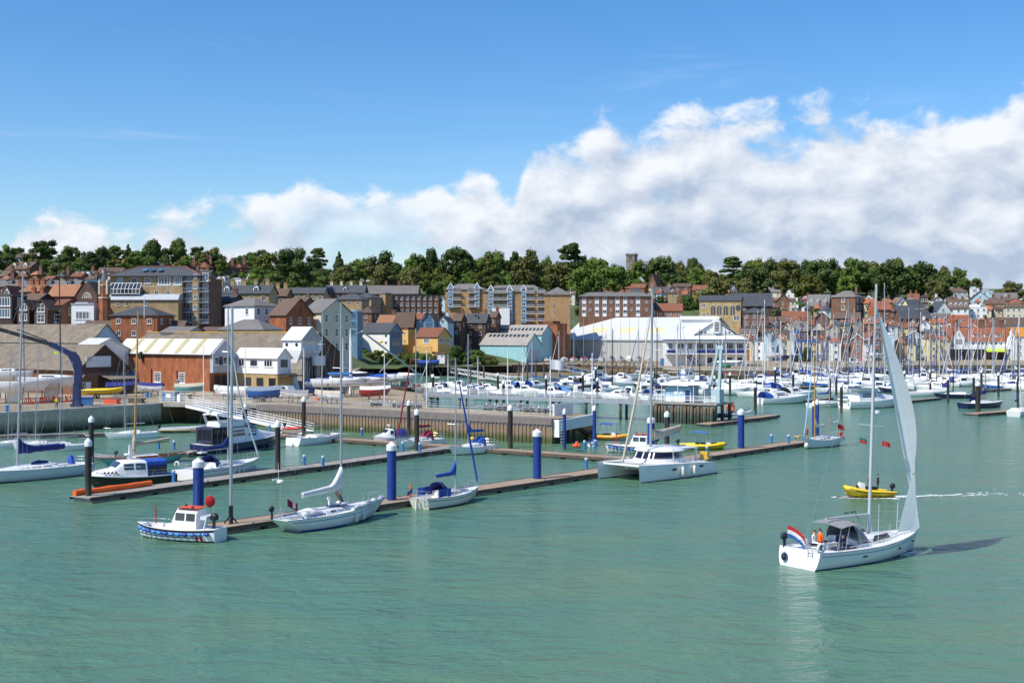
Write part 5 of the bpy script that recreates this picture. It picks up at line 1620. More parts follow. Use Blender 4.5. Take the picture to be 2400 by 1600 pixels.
# orange oil boom along pontoon B
v = (PB1 - PB0).normalized()
nn = Vector((-v.y,v.x,0))
b = MB()
pts = [PB0 + v * (.2 + i * .95) + nn * (.95 - .0 * i) + Vector((0,0,.24 + .02 * sin(i * 1.7))) for i in range(10)]
for i,p in enumerate(pts):
 pts[i] = p + nn * .06 * sin(i * .9)
b.path(pts,[.26 + .03 * sin(i * 2.1) for i in range(10)],10)
tag(b.build('oil_boom','orange',smooth=60),'long orange oil boom lying along the grey pontoon end','oil boom')
# tall grey pole standing on the front pontoon, life ring board, red safety disc
p = PX(541,1226,.5)
r = thing('pontoon_mast','tall grey pole with black foot on the end of the tan pontoon','pole',p,0)
part(r,'pole','alu',lambda b: b.path([(0,0,1.1),(.05,0,9),(.12,0,16.3)],[.13,.12,.09],12),50)
part(r,'foot','black',lambda b: [b.tube((0,0,0),(0,0,1.35),.17,n=12)] + [b.bar((.5 * cos(a),.5 * sin(a),.03),(.1 * cos(a),.1 * sin(a),.5),.06,.1) for a in (0,pi / 2,pi,3 * pi / 2)])
p = PX(492,1220,.5)
r = thing('safety_sign','round red life ring housing on a post behind the orange roofed launch','life ring',p,radians(20))
part(r,'post','galv',lambda b: b.tube((0,0,0),(0,0,2.0),.05,n=8))
part(r,'housing','red',lambda b: b.loft([[(q * cos(a),yy,1.5 + q * 1.15 * sin(a)) for a in [2 * pi * i / 20 for i in range(20)]] for q,yy in ((.26,-.20),(.38,-.14),(.38,-.06),(.3,-.04))]),40)
# white access gangway
ga,gb = PX(446,949,QZ),PX(724,1011,.75)
r = thing('gangway','white access gangway sloping from the quay down to the pontoon','gangway',ga,0)
v = gb - ga
vd = v.normalized()
sd_ = Vector((-v.y,v.x,0)).normalized() * .8
part(r,'walkway','deck_grey',lambda b: b.hexa([-sd_ - Vector((0,0,.1)),v - sd_ - Vector((0,0,.1)),v + sd_ - Vector((0,0,.1)),sd_ - Vector((0,0,.1)),-sd_,v - sd_,v + sd_,sd_]))
part(r,'side_beam','white_paint',lambda b: [b.bar(s * sd_ * 1.06 - Vector((0,0,.12)),v + s * sd_ * 1.06 - Vector((0,0,.12)),.1,.45) for s in (-1,1)])
for s in (-1,1):
 def rail(b):
  for z in (.4,.75,1.1):
   b.tube(s * sd_ * 1.06 + Vector((0,0,z)),v + s * sd_ * 1.06 + Vector((0,0,z)),.035,n=6)
 part(r,'hand_rail','white_paint',rail)
 for i in range(17):
  p = v * (i / 16) + s * sd_ * 1.06
  part(r,'rail_post','white_paint',lambda b: b.tube(p,p + Vector((0,0,1.12)),.035,n=6))
def fence_line(name,label,pts,z,h=1.05,gap=2.2,m='galv',rails=(.35,.7,1.05),cat='railing',rr=.022):
 """quay railing: posts and rails as parts"""
 p0 = Vector(pts[0])
 r = thing(name,label,cat,(p0.x,p0.y,z),0)
 q = MB()
 q.tube((0,0,0),(0,0,h),rr * 1.3,n=6)
 pm = q.mesh('post',m)
 for a,c in zip(pts,pts[1:]):
  a,c = Vector((*a[:2],0)) - Vector((p0.x,p0.y,0)),Vector((*c[:2],0)) - Vector((p0.x,p0.y,0))
  L = (c - a).length
  n = max(1,int(L / gap))
  for i in range(n + 1):
   inst('post',pm,r,a + (c - a) * i / n)
  part(r,'rail',m,lambda b: [b.tube(a + Vector((0,0,zz)),c + Vector((0,0,zz)),rr,n=6) for zz in rails])
 return r
fence_line('quay_railing','galvanised railing along the left hand concrete quay',[Q0 - E2 * 60 - E1 * .4,Q0 - E2 * .3 - E1 * .4,Q1 - E1 * 1.0 + E2 * .2],QZ)
fence_line('quay_railing','galvanised railing along the top of the sheet pile wall',[Q1 + E2 * .5,Q2 + E2 * .5 - E1 * 1.5],QZ)
fence_line('quay_railing','galvanised railing on the slipway side of the quay',[Q2 + E2 * 10.6 - E1 * 30,Q2 + E2 * 10.6 - E1 * 2],QZ)
fence_line('quay_railing','sloping rail in front of the brick boathouse',[PX(300,918,QZ),PX(372,930,QZ),PX(500,932,QZ),PX(690,926,QZ)],QZ,gap=3)
# small things on the left quay edge
for x,y,m,l in ((17,966,'blue_light','blue pedestal on the left hand quay edge beside the mast'),):
 r = thing('quay_pedestal',l,'pedestal',PX(x,y,QZ),0)
 part(r,'column',m,lambda b: b.lathe([(.3,0),(.3,1.0),(.2,1.1)],14))
r = thing('utility_cabinet','grey utility cabinets with white notice at the gangway head','cabinet',PX(395,940,QZ),GA)
part(r,'cabinet','bluegrey_cloth',lambda b: [b.box(-1.1,1.6,0,.9,0,1.5)])
part(r,'notice','white_paint',lambda b: b.box(-.6,.5,-.03,-.005,.6,1.2))
part(r,'locker','white_paint',lambda b: b.box(2.1,2.8,0,.8,0,1.2))
part(r,'drum','blue_light',lambda b: b.lathe([(.28,0),(.28,1.3),(.2,1.4)],14,(-1.6,.3,0)))
# white fender walls and dark piles of the ferry ramp
p = Q2 + E2 * .4
r = thing('ramp_fender','white painted fender walls on dark piles at the ferry ramp','fender wall',(p.x,p.y,0),atan2(E2.y,E2.x))
part(r,'fender_beam','gel_grey',lambda b: b.hexa([(.2,-.9,1.7),(9.6,-.9,2.0),(9.6,-.4,2.0),(.2,-.4,1.7),(.2,-.9,3.1),(9.6,-.9,3.5),(9.6,-.4,3.5),(.2,-.4,3.1)]))
part(r,'upper_panel','gel_grey',lambda b: b.box(3.6,8.4,2.2,2.5,3.4,5.0))
for x in (.9,2.2,3.6,5.0):
 part(r,'dark_pile','rubber',lambda b: b.tube((x,.2,-2),(x,.2,2.9),.42,n=10))
part(r,'bracing','rubber',lambda b: b.bar((4.8,.1,2.2),(9.6,-.4,.3),.5,.5))
part(r,'end_board','white_paint',lambda b: b.box(-.05,.18,-.9,.6,.9,3.2))
part(r,'ladder','galv',lambda b: [b.tube((-.2,y,-.5),(-.2,y,3.2),.04,n=6) for y in (-1.3,-1.9)] + [b.tube((-.2,-1.3,.3 + i * .4),(-.2,-1.9,.3 + i * .4),.03,n=5) for i in range(7)])
# jetty with railings, hut and crane
j0,j1 = Vector((-17,232,0)),Vector((33.5,199.5,0))
jv = j1 - j0
jl = jv.length
r = thing('jetty','long timber jetty on paired piles with white railings','jetty',j0,atan2(jv.y,jv.x))
part(r,'deck','deck_greywood',lambda b: b.box(0,jl,-1.5,1.5,3.05,3.3))
part(r,'edge_beam','galv',lambda b: [b.box(0,jl,s * 1.53 - .06,s * 1.53 + .06,2.75,3.34) for s in (-1,1)])
for i in range(9):
 x = 3 + i * 6.6
 for y in (-1.1,1.1):
  part(r,'jetty_pile','pile_jetty',lambda b: b.tube((x,y,-3),(x,y,3.04),.24,n=8))
 part(r,'cross_beam','timber_pile',lambda b: b.box(x - .2,x + .2,-1.45,1.45,2.6,3.0))
for s in (-1,1):
 part(r,'hand_rail','white_paint',lambda b: [b.tube((0,s * 1.55,3.3 + z),(jl,s * 1.55,3.3 + z),.035,n=6) for z in (.4,.75,1.1)])
 for i in range(31):
  x = jl * i / 30
  part(r,'rail_post','white_paint',lambda b: b.tube((x,s * 1.55,2.9),(x,s * 1.55,4.42),.04,n=6))
hr = thing('timber_jetty','timber jetty head with a wall of close set piles','jetty',j1,atan2(jv.y,jv.x))
part(hr,'deck','deck_greywood',lambda b: b.box(-11,.5,-2.6,4.5,3.08,3.34))
for i in range(19):
 x = -10.6 + i * .58
 part(hr,'fender_pile','pile_jetty',lambda b: b.box(x - .17,x + .17,-2.9,-2.56,-2,2.75 + .15 * sin(i * 2.3)))
for y in (-2.2,1,4):
 part(hr,'support_pile','pile_jetty',lambda b: [b.tube((x,y,-3),(x,y,3.07),.3,n=8) for x in (-10,-5,0)])
part(hr,'railing','white_paint',lambda b: [b.tube((-11,-2.5,3.34 + z),(.4,-2.5,3.34 + z),.035,n=6) for z in (.5,1.1)] + [b.tube((-11 + i * 1.9,-2.5,3.3),(-11 + i * 1.9,-2.5,4.45),.04,n=6) for i in range(7)])
hu = thing('jetty_hut','small pale blue hut with flat white canopy roof on the jetty head','hut',j1 + Vector((0,0,3.344)),atan2(jv.y,jv.x))
part(hu,'wall','blue_pale',lambda b: b.box(-9.3,-4.6,-1.0,2.0,0,2.5))
part(hu,'base_panel','white_wall',lambda b: b.box(-9.32,-4.58,-1.03,-1.004,0,.9))
part(hu,'roof','white_paint',lambda b: b.hexa([(-9.8,-1.9,2.75),(-1.6,-1.9,2.95),(-1.6,2.8,2.95),(-9.8,2.8,2.75),(-9.4,-1.7,3.2),(-1.8,-1.7,3.35),(-1.8,2.6,3.35),(-9.4,2.6,3.2)]))
part(hu,'door','navy_cloth',lambda b: b.box(-5.6,-4.8,-1.05,-1.004,0,1.9))
part(hu,'notice','white_paint',lambda b: [b.box(x,x + .6,-1.04,-1.005,1.3,1.9) for x in (-7.6,-6.6,-5.5)])
part(hu,'post','white_paint',lambda b: [b.tube((x,-1.75,0),(x,-1.75,2.8),.05,n=6) for x in (-9.5,-6.6,-3.8,-1.9)])
cr = thing('jetty_crane','pale teal derrick crane with slanting legs on the jetty head','crane',j1 + Vector((0,0,3.344)),atan2(jv.y,jv.x))
part(cr,'machinery','crane_grey',lambda b: [b.box(-1.2,.3,-.8,1.0,0,2.2),b.lathe([(.9,0),(.9,1.9),(.7,2.2)],14,(-2.2,.6,0))])
part(cr,'leg','crane_grey',lambda b: [b.bar((-1.9,.2,2.2),(-.3,.2,9.0),.32,.4),b.bar((-.2,.2,2.2),(.2,.2,9.1),.45,.5)])
part(cr,'head','crane_grey',lambda b: [b.box(-.6,.6,-.1,.5,8.6,9.3),b.bar((.2,.2,9.2),(.5,.2,10.2),.15),b.bar((-.2,.2,9.2),(-.3,.2,10.1),.12)])
part(cr,'cable','wire',lambda b: b.tube((-.4,-.2,9.2),(-6.5,-1.6,3.3),.03,n=5))
def truss(label,a,b,w=1.6,h=1.4,n=14,m='white_paint',grp=None):
 v = b - a
 s = Vector((-v.y,v.x,0)).normalized() * w / 2
 r = thing('truss_gangway',label,'gangway',a,0,grp)
 part(r,'deck','deck_grey',lambda q: q.hexa([-s - Vector((0,0,.1)),v - s - Vector((0,0,.1)),v + s - Vector((0,0,.1)),s - Vector((0,0,.1)),-s,v - s,v + s,s]))
 for e in (-1,1):
  def side(q):
   for z in (0,h):
    q.bar(s * e + Vector((0,0,z)),v + s * e + Vector((0,0,z)),.14)
   for i in range(n):
    p0,p1 = v * (i / n) + s * e,v * ((i + 1) / n) + s * e
    up = Vector((0,0,h))
    q.bar(p0,p1 + up if i % 2 else p0 + up,.08)
    q.bar(p0 + up if i % 2 == 0 else p0,p1 if i % 2 == 0 else p1 + up,.08)
  part(r,'truss_side',m,side)
 return r
truss('white truss gangway in front of the aqua sheds',PD(1036,868,425),PX(1205,896,.6))
truss('white truss gangway in front of the slipway bank',PD(846,890,262),PX(985,912,.6),n=18)
truss('rusty grey truss gangway below the hull row',PD(1305,862,408),PX(1420,886,.6),m='galv')
truss('white truss gangway beside the right hand quay',PD(1860,860,404),PX(1986,886,.6),n=18)
# timber dolphins in the inner harbour
for x,yt,yb,l in ((1103,860,905,0),(1134,855,905,0),(1216,848,892,1),(1236,850,893,1),(1256,845,890,1),(1275,850,886,1),(1070,862,900,0)):
 p = PX(x,yb,0)
 r = thing('timber_post','brown timber post standing in the mud near the aqua sheds' if l == 0 else 'tall timber post below the parked vans','post',(p.x,p.y,0),0,'harbour posts by the sheds' if l == 0 else 'harbour posts below the vans')
 part(r,'post','timber_pile',lambda b: b.tube((0,0,-2),(0,0,15 - (yt - YH) * p.y / F),.25,.22,8))
# fender piles along the far quay
q = MB()
q.box(-.2,.2,-.35,.05,-2,QZ - .55)
fpm = q.mesh('fender_pile','pile_jetty')
fq = thing('quay_fender','row of dark vertical fender timbers along the far quay','fender',(0,0,0),0)
for a,c in zip(shore[9:18],shore[10:19]):
 v = c - a
 n = int(v.length / 2.4)
 for i in range(n):
  p = a + v * ((i + .5) / n)
  if p.y < 450 and abs(p.x / p.y) < .45:
   inst('fender_pile',fpm,fq,p,atan2(v.y,v.x))
# ================================================================ BOATS
class Hull:
 """lofted hull; x forward, z up from the waterline"""
 def __init__(s,L,B,fs,fm,fb,sw=.75,tm=.42,fine=2.0,brake=.10,srake=.0,dr=.5,e1=.62,e2=.85,N=22,deckz=0.0):
  s.L,s.B,s.N = L,B,N
  s.ts = [i / N for i in range(N + 1)]
  def half(t):
   if t < tm:
    return B / 2 * (sw + (1 - sw) * sin(pi / 2 * t / tm))
   u = (t - tm) / (1 - tm)
   return B / 2 * max(0.012,(1 - u ** fine) ** .92)
  def sheer(t):
   return fs * (1 - t) * (1 - 2 * t) + 4 * fm * t * (1 - t) + fb * t * (2 * t - 1)
  s.half,s.sheer = half,sheer
  s.m = 9
  def ring(t):
   b,z1 = half(t),sheer(t)
   d0 = dr * (1 - .55 * t ** 3)
   pts = []
   for j in range(s.m + 1):
    a = pi / 2 * j / s.m
    vee = e1 + .5 * t ** 2
    y = b * sin(a) ** vee
    z = z1 - (z1 + d0) * cos(a) ** e2 if j < s.m else z1
    below = (z1 - z) / z1
    x = -L / 2 + L * t - brake * L * min(1.15,below) * t ** 3 + srake * L * min(1.0,below) * (1 - t) ** 3
    pts.append(Vector((x,y,z)))
   return pts
  s.ring = ring
  s.rings = [ring(t) for t in s.ts]
 def shell(s):
  b = MB()
  full = [[Vector((p.x,-p.y,p.z)) for p in reversed(r)] + r[1:] for r in s.rings]
  b.loft(full,False,False)
  n = len(full[0])
  b.add(full[0],[tuple(range(n))])
  return b
 def at(s,t,z,off=0.0):
  """point on the starboard side (y < 0) at height z"""
  r = s.ring(t)
  for p,q in zip(r,r[1:]):
   if p.z <= z <= q.z or q is r[-1]:
    f = (z - p.z) / max(q.z - p.z,1e-6)
    f = min(max(f,0),1)
    v = p.lerp(q,f)
    return Vector((v.x,-(v.y + off),v.z))
 def band(s,z0,z1,off=.008,t0=0.0,t1=1.0,rel=False,sides=(-1,1)):
  """painted stripe; z relative to the sheer when rel"""
  b = MB()
  ts = [t0 + (t1 - t0) * i / 24 for i in range(25)]
  for sd in sides:
   rr = []
   for t in ts:
    k = s.sheer(t) if rel else 0
    lo,hi = s.at(t,k + z0,off),s.at(t,k + z1,off)
    rr.append([Vector((lo.x,lo.y * -sd if sd > 0 else lo.y,lo.z)),Vector((hi.x,hi.y * -sd if sd > 0 else hi.y,hi.z))])
   b.loft(rr,False,False)
  return b
 def deck(s,c0=None,c1=None,wc=.55,dz=-.03,well=.5,camber=.06):
  """deck with an open cockpit well between c0 and c1 (fractions of the length)"""
  ts = sorted(set(s.ts + ([c0,c1] if c0 is not None else [])))
  b = MB()
  sec = []
  for t in ts:
   h,z = max(s.half(t) - .02,.008),s.sheer(t) + dz
   k = min(wc,h * .9)
   x = -s.L / 2 + s.L * t
   sec.append([(x,-h,z),(x,-k,z + camber * (1 - k / max(h,.01)) + .001),(x,k,z + camber * (1 - k / max(h,.01)) + .001),(x,h,z)])
  for i in range(len(ts) - 1):
   inside = c0 is not None and ts[i] >= c0 - 1e-6 and ts[i + 1] <= c1 + 1e-6
   a,c = sec[i],sec[i + 1]
   b.add([*a,*c],[(0,4,5,1),(2,6,7,3)] + ([] if inside else [(1,5,6,2)]))
  if c0 is not None:
   ia,ic = ts.index(c0),ts.index(c1)
   for i in range(ia,ic):
    a,c = sec[i],sec[i + 1]
    lo = lambda p: (p[0],p[1] * .92,p[2] - well)
    b.add([a[1],c[1],lo(c[1]),lo(a[1])],[(0,1,2,3)])
    b.add([a[2],c[2],lo(c[2]),lo(a[2])],[(0,3,2,1)])
    b.add([lo(a[1]),lo(c[1]),lo(c[2]),lo(a[2])],[(0,1,2,3)])
   for k_ in (ia,ic):
    p = sec[k_]
    b.add([p[1],p[2],(p[2][0],p[2][1] * .92,p[2][2] - well),(p[1][0],p[1][1] * .92,p[1][2] - well)],[(0,1,2,3)])
  return b
 def toerail(s,h=.05,m=5,t0=0,t1=1):
  b = MB()
  ts = [t0 + (t1 - t0) * i / 26 for i in range(27)]
  for sg in (-1,1):
   b.path([(-s.L / 2 + s.L * t,sg * s.half(t),s.sheer(t) + h * .4) for t in ts],h * .6,m)
  return b
def cabin(secs,nt=3):
 """coachroof or superstructure from sections (x, half width at base, half width at top, z base, z top), rounded top"""
 b = MB()
 rings = []
 for x,wb,wt,z0,z1 in secs:
  r = [(x,-wb,z0),(x,-(wb * .35 + wt * .65) * 1.02,z0 + (z1 - z0) * .62),(x,-wt,z0 + (z1 - z0) * .88)]
  for i in range(1,nt + 1):
   a = -wt + 2 * wt * i / (nt + 1)
   r.append((x,a,z1 + .02 * wt * (1 - (a / wt) ** 2) if wt > 0 else z1))
  r += [(x,wt,z0 + (z1 - z0) * .88),(x,(wb * .35 + wt * .65) * 1.02,z0 + (z1 - z0) * .62),(x,wb,z0)]
  rings.append(r)
 b.loft(rings,True,True)
 return b
def cover_mesh(p0,p1,r0,r1,peak=0.0,n=14,droop=.0,wav=.05,flat=.75):
 """stowed sail under its cover along the boom, swelling towards the mast"""
 p0,p1 = Vector(p0),Vector(p1)
 b = MB()
 rings = []
 R = random.Random(int(abs(p0.x * 100)) + 3)
 d = (p1 - p0).normalized()
 s = d.cross(Vector((0,0,1))).normalized()
 for i in range(n + 1):
  t = i / n
  c = p0.lerp(p1,t) + Vector((0,0,peak * max(0,(t - .72) / .28) ** 1.6 * .55 - droop * sin(pi * t)))
  hh = (r0 + (r1 - r0) * t) * (1 + R.uniform(-wav,wav)) + peak * max(0,(t - .72) / .28) ** 1.6 * .5
  ww = (r0 + (r1 - r0) * t) * flat * (1 + R.uniform(-wav,wav))
  rings.append([c + s * (ww * cos(a)) * (1 + .15 * sin(a)) + Vector((0,0,hh * sin(a))) for a in [2 * pi * k / 12 for k in range(12)]])
 b.loft(rings)
 return b
def rig_part(r,mast_x,zt,zd,hull,bow_t=.985,st_t=.03,spread=((.45,.9),(.72,.65)),w=.011,mast='alu',mr=.085,lean=0.0,fore=1.0,backstay=True,thick=1.0):
 L = hull.L
 part(r,'mast',mast,lambda b: b.path([(mast_x,0,zd),(mast_x + lean * .5,0,(zd + zt) / 2),(mast_x + lean,0,zt)],[mr,mr * .95,mr * .7],10),50)
 hz = zt - zd
 bx = -L / 2 + L * bow_t
 def sp(b):
  for f,hw in spread:
   x = mast_x + lean * f
   b.path([(x - .12,-hw,zd + hz * f + .02),(x,0,zd + hz * f),(x - .12,hw,zd + hz * f + .02)],.028,6)
 if spread:
  part(r,'spreaders',mast if mast == 'wood_mast' else 'alu',sp)
 def rg(b):
  zf = zd + hz * fore
  b.tube((bx,0,hull.sheer(bow_t) + .05),(mast_x + lean * fore,0,zf),w,n=4)
  if backstay:
   b.tube((-L / 2 + L * st_t,0,hull.sheer(st_t)),(mast_x + lean,0,zt),w,n=4)
  t = (mast_x - .15 + L / 2) / L
  for sg in (-1,1):
   y = sg * hull.half(t) * .9
   pts = [(mast_x - .15,y,hull.sheer(t))]
   for f,hw in spread:
    pts.append((mast_x + lean * f - .12,sg * hw,zd + hz * f + .02))
   pts.append((mast_x + lean * fore,sg * .05,zf))
   b.path(pts,w,4)
   if spread:
    b.tube((mast_x + .25,y * .97,hull.sheer(t)),(mast_x + lean * spread[0][0],sg * .06,zd + hz * spread[0][0] - .1),w,n=4)
 part(r,'rigging','wire',rg)
def rails_part(r,hull,h=.6,n=6,t0=.02,t1=.97,pulpit=True,pushpit=True,w=.013):
 L = hull.L
 def P(t,sg,z):
  return Vector((-L / 2 + L * t,sg * max(hull.half(t) - .05,.02),hull.sheer(t) + z))
 def st(b):
  for sg in (-1,1):
   ts = [.16 + (.84 - .16) * i / n for i in range(n + 1)]
   for t in ts:
    b.tube(P(t,sg,0),P(t,sg,h),w,n=5)
   for z in (h * .5,h):
    b.path([P(t,sg,z) for t in [t0 + .1] + ts + [t1 - .06]],w * .6,4)
 part(r,'guard_wires','steel',st)
 if pulpit:
  def pu(b):
   b.path([P(.88,-1,h),P(.95,-1,h),Vector((-L / 2 + L * 1.0,0,hull.sheer(1) + h)),P(.95,1,h),P(.88,1,h)],w * 1.3,6)
   for t in (.88,.95):
    for sg in (-1,1):
     b.tube(P(t,sg,0),P(t,sg,h),w * 1.3,n=5)
  part(r,'pulpit','steel',pu)
 if pushpit:
  def pp(b):
   for z in (h * .5,h):
    b.path([P(.14,-1,z),P(.03,-1,z),P(.0,-.6,z),P(.0,.6,z),P(.03,1,z),P(.14,1,z)],w * 1.3,6)
   for t in (.03,.14):
    for sg in (-1,1):
     b.tube(P(t,sg,0),P(t,sg,h),w * 1.3,n=5)
  part(r,'pushpit','steel',pp)
def fender(r,hull,t,side=-1,m='gel_cream',h=.62,rad=.12,z=None):
 zz = hull.sheer(t) - .55 if z is None else z
 p = hull.at(t,zz,rad + .01)
 y = p.y * (1 if side < 0 else -1)
 part(r,'fender',m,lambda b: [b.lathe([(.03,h / 2 + .06),(rad * .8,h / 2),(rad,h / 2 - .1),(rad,-h / 2 + .1),(rad * .8,-h / 2),(.03,-h / 2 - .05)],10,(p.x,y,zz)),
         b.tube((p.x,y,zz + h / 2),(p.x,y * .97,hull.sheer(t) + .3),.012,n=4)],50)
def hood(r,x0,x1,w,z0,h,m,name='sprayhood',window=True,n=8,open_back=True):
 """canvas hood: hoops rising from x1 (front) to x0 (back)"""
 b = MB()
 rings = []
 for i in range(n + 1):
  t = i / n
  x = x1 + (x0 - x1) * t
  q = sin(pi / 2 * min(1,.12 + t * 1.1)) ** .8
  rings.append([(x,w * cos(a) * (.86 + .14 * t),z0 + h * q * abs(sin(a)) ** .75) for a in [pi * k / 14 for k in range(15)]])
 b.loft(rings,False,False)
 th = MB()
 o = b.build(name,m,r,60)
 if window:
  part(o,'hood_window','tint',lambda q: [q.add([(x1 + (x0 - x1) * .18,-w * .35,z0 + h * .40),(x1 + (x0 - x1) * .18,w * .35,z0 + h * .40),(x1 + (x0 - x1) * .5,w * .32,z0 + h * .92),(x1 + (x0 - x1) * .5,-w * .32,z0 + h * .92)],[(0,1,2,3)])])
 return o
def wheel(r,x,y,z,R=.42):
 part(r,'wheel','steel',lambda b: [b.torus((x,y,z),R,.02,'x',20,6)] + [b.tube((x,y,z),(x,y + R * cos(a),z + R * sin(a)),.01,n=4) for a in [i * pi / 3 for i in range(6)]])
 part(r,'pedestal','gel',lambda b: b.hexa([(x + .02,y - .14,z - R - .3),(x + .3,y - .14,z - R - .3),(x + .3,y + .14,z - R - .3),(x + .02,y + .14,z - R - .3),(x + .04,y - .1,z + .1),(x + .2,y - .1,z + .1),(x + .2,y + .1,z + .1),(x + .04,y + .1,z + .1)]))
def outboard(r,x,y,z,m='black',s=1.0):
 part(r,'outboard',m,lambda b: [b.loft([[(x + s * (dx + q * .5 * cos(a)),y + s * q * .34 * sin(a),z + s * zz) for a in [2 * pi * k / 12 for k in range(12)]] for q,zz,dx in ((.3,-.15,0),(.62,-.05,-.03),(.68,.15,-.05),(.55,.36,-.04),(.2,.44,0))]),
                                      b.box(x - s * .09,x + s * .1,y - s * .06,y + s * .06,z - s * .9,z - s * .1)],50)
def flag(r,p,w,h,mats,name='flag',sag=.25,ang=0.0):
 """rippled flag with stacked stripes"""
 n = len(mats)
 o = None
 for j,m in enumerate(mats):
  b = MB()
  rings = []
  for i in range(11):
   u = i / 10
   y = .10 * w * sin(u * 7) * u
   row = []
   for k in range(2):
    v = (j + k) / n
    q = Vector((u * w * cos(ang),u * w * sin(ang) * 1.0 + y,h * (1 - v) - sag * w * u * u))
    row.append(Vector(p) + q)
   rings.append(row)
  b.loft(rings,False,False)
  o = b.build(name,m,r,60)
 return o
def yacht(label,stern,bow,name='sailing_yacht',over=1.06,B=3.4,fs=1.0,fm=.95,fb=1.25,sw=.75,fine=2.0,brake=.09,srake=.02,hullm='gel',stripe=None,boot='blue_paint',cove=None,
          mastf=.55,zt=15.0,cover='navy_cloth',mast='alu',lod=0,hoodm=None,deckm='deck_white',fur=None,teak=False,group=None,roll=0.0,mr=.085,boomz=1.5,boomlen=None,lean=0.0,coach=(.30,.74,.42),wheels=0,e1=.62,pos=None,spread=((.45,.9),(.72,.65)),rig=True,L=None,fore=.97):
 if pos:
  c,rz,LW = pos
 else:
  c,rz,LW = berth(stern,bow)
 Lh = L or LW * over
 r = thing(name,label,'sailing boat',(c.x,c.y,0),rz,group)
 r.rotation_euler = (roll,0,rz)
 hu = Hull(Lh,B,fs,fm,fb,sw,.42,fine,brake,srake,e1=e1,N=22 if lod == 0 else 14)
 r['L'] = round(Lh,2)
 hu.shell().build('hull',hullm,r,50)
 if boot:
  hu.band(-.05,.10,.008,.0,.985).build('boot_stripe',boot,r)
 if cove:
  hu.band(-.24,-.19,.008,.02,.985,True).build('cove_stripe',cove,r)
 hu.deck(.07,.07 + .22,min(.7,B * .2),-.03,.42).build('deck',deckm,r)
 x0,x1 = -Lh / 2 + coach[0] * Lh,-Lh / 2 + coach[1] * Lh
 ch = coach[2]
 zs = hu.sheer(.5) - .04
 w0 = B * .33
 secs = []
 for i in range(9):
  t = i / 8
  x = x0 + (x1 - x0) * t
  taper = 1 - .62 * t ** 1.8
  hh = ch * (1 - .80 * t ** 2.4)
  secs.append((x,w0 * taper * 1.06,w0 * taper * .82,zs + .25 * (hu.sheer((x + Lh / 2) / Lh) - zs),zs + hh + .05 + .6 * (hu.sheer((x + Lh / 2) / Lh) - zs)))
 co = cabin(secs).build('coachroof','gel' if hullm != 'gel_cream' else 'gel_cream',r,50)
 for sg in (-1,1):
  for q in range(3 if lod < 2 else 1):
   i0 = .12 + q * .2 if lod < 2 else .12
   i1 = i0 + (.15 if lod < 2 else .5)
   def wb(b):
    pts = []
    for t in (i0,i1):
     x = x0 + (x1 - x0) * t
     tp = 1 - .62 * t ** 1.8
     hh = ch * (1 - .80 * t ** 2.4)
     for f in (.38,.78):
      wy = w0 * tp * (1.06 + (.82 - 1.06) * f) + .018
      pts.append((x,sg * wy,zs + f * hh + .03))
    b.add([pts[0],pts[2],pts[3],pts[1]],[(0,1,2,3)])
   part(co,'window','tint',wb)
 if teak and lod < 2:
  part(r,'cockpit_sole','teak',lambda b: b.box(-Lh / 2 + .08 * Lh,-Lh / 2 + .28 * Lh,-.5,.5,hu.sheer(.15) - .42,hu.sheer(.15) - .40))
 mx = -Lh / 2 + mastf * Lh
 zd = zs + ch * .6
 if rig:
  rig_part(r,mx,zt,zd,hu,mast=mast,mr=mr,lean=lean,w=.011 if lod == 0 else (.014 if lod == 1 else .02),spread=spread,fore=fore)
  bl = boomlen or Lh * .36
  bz = zd + boomz * .55 + .3
  part(r,'boom',mast,lambda b: b.tube((mx - .1,0,bz),(mx - bl,0,bz + .04),.065,n=8))
  if cover:
   cover_mesh((mx - bl + .15,0,bz + .16),(mx - .06,0,bz + .2),.15,.2,.85).build('sail_cover',cover,r,60)
  if fur:
   bx = Lh / 2 - .03 * Lh
   hz = zt - zd
   part(r,'furled_sail',fur,lambda b: b.path([Vector((bx,0,hu.sheer(.97) + .35)).lerp(Vector((mx + lean * fore,0,zd + hz * fore)),t) for t in (0,.3,.6,.93)],[.085,.10,.08,.035],8),50)
 if lod == 0:
  rails_part(r,hu)
  hu.toerail(.05).build('toe_rail','alu' if not teak else 'varnish',r)
  part(r,'hatch','tint',lambda b: b.box(mx + .9,mx + 1.5,-.28,.28,zs + ch * .55,zs + ch * .62))
  part(r,'winch','steel',lambda b: [b.lathe([(.1,0),(.08,.1),(.1,.2)],10,(-Lh / 2 + .24 * Lh,s * B * .27,hu.sheer(.2))) for s in (-1,1)])
 elif lod == 1:
  rails_part(r,hu,n=4,w=.016)
 if hoodm:
  hood(r,x0 - .5,x0 + .75,w0 * .95,zs + .1,ch + .75,hoodm)
 for k in range(wheels):
  wheel(r,-Lh / 2 + .13 * Lh,(k - (wheels - 1) / 2) * 1.3,hu.sheer(.1) + .25)
 return r,hu
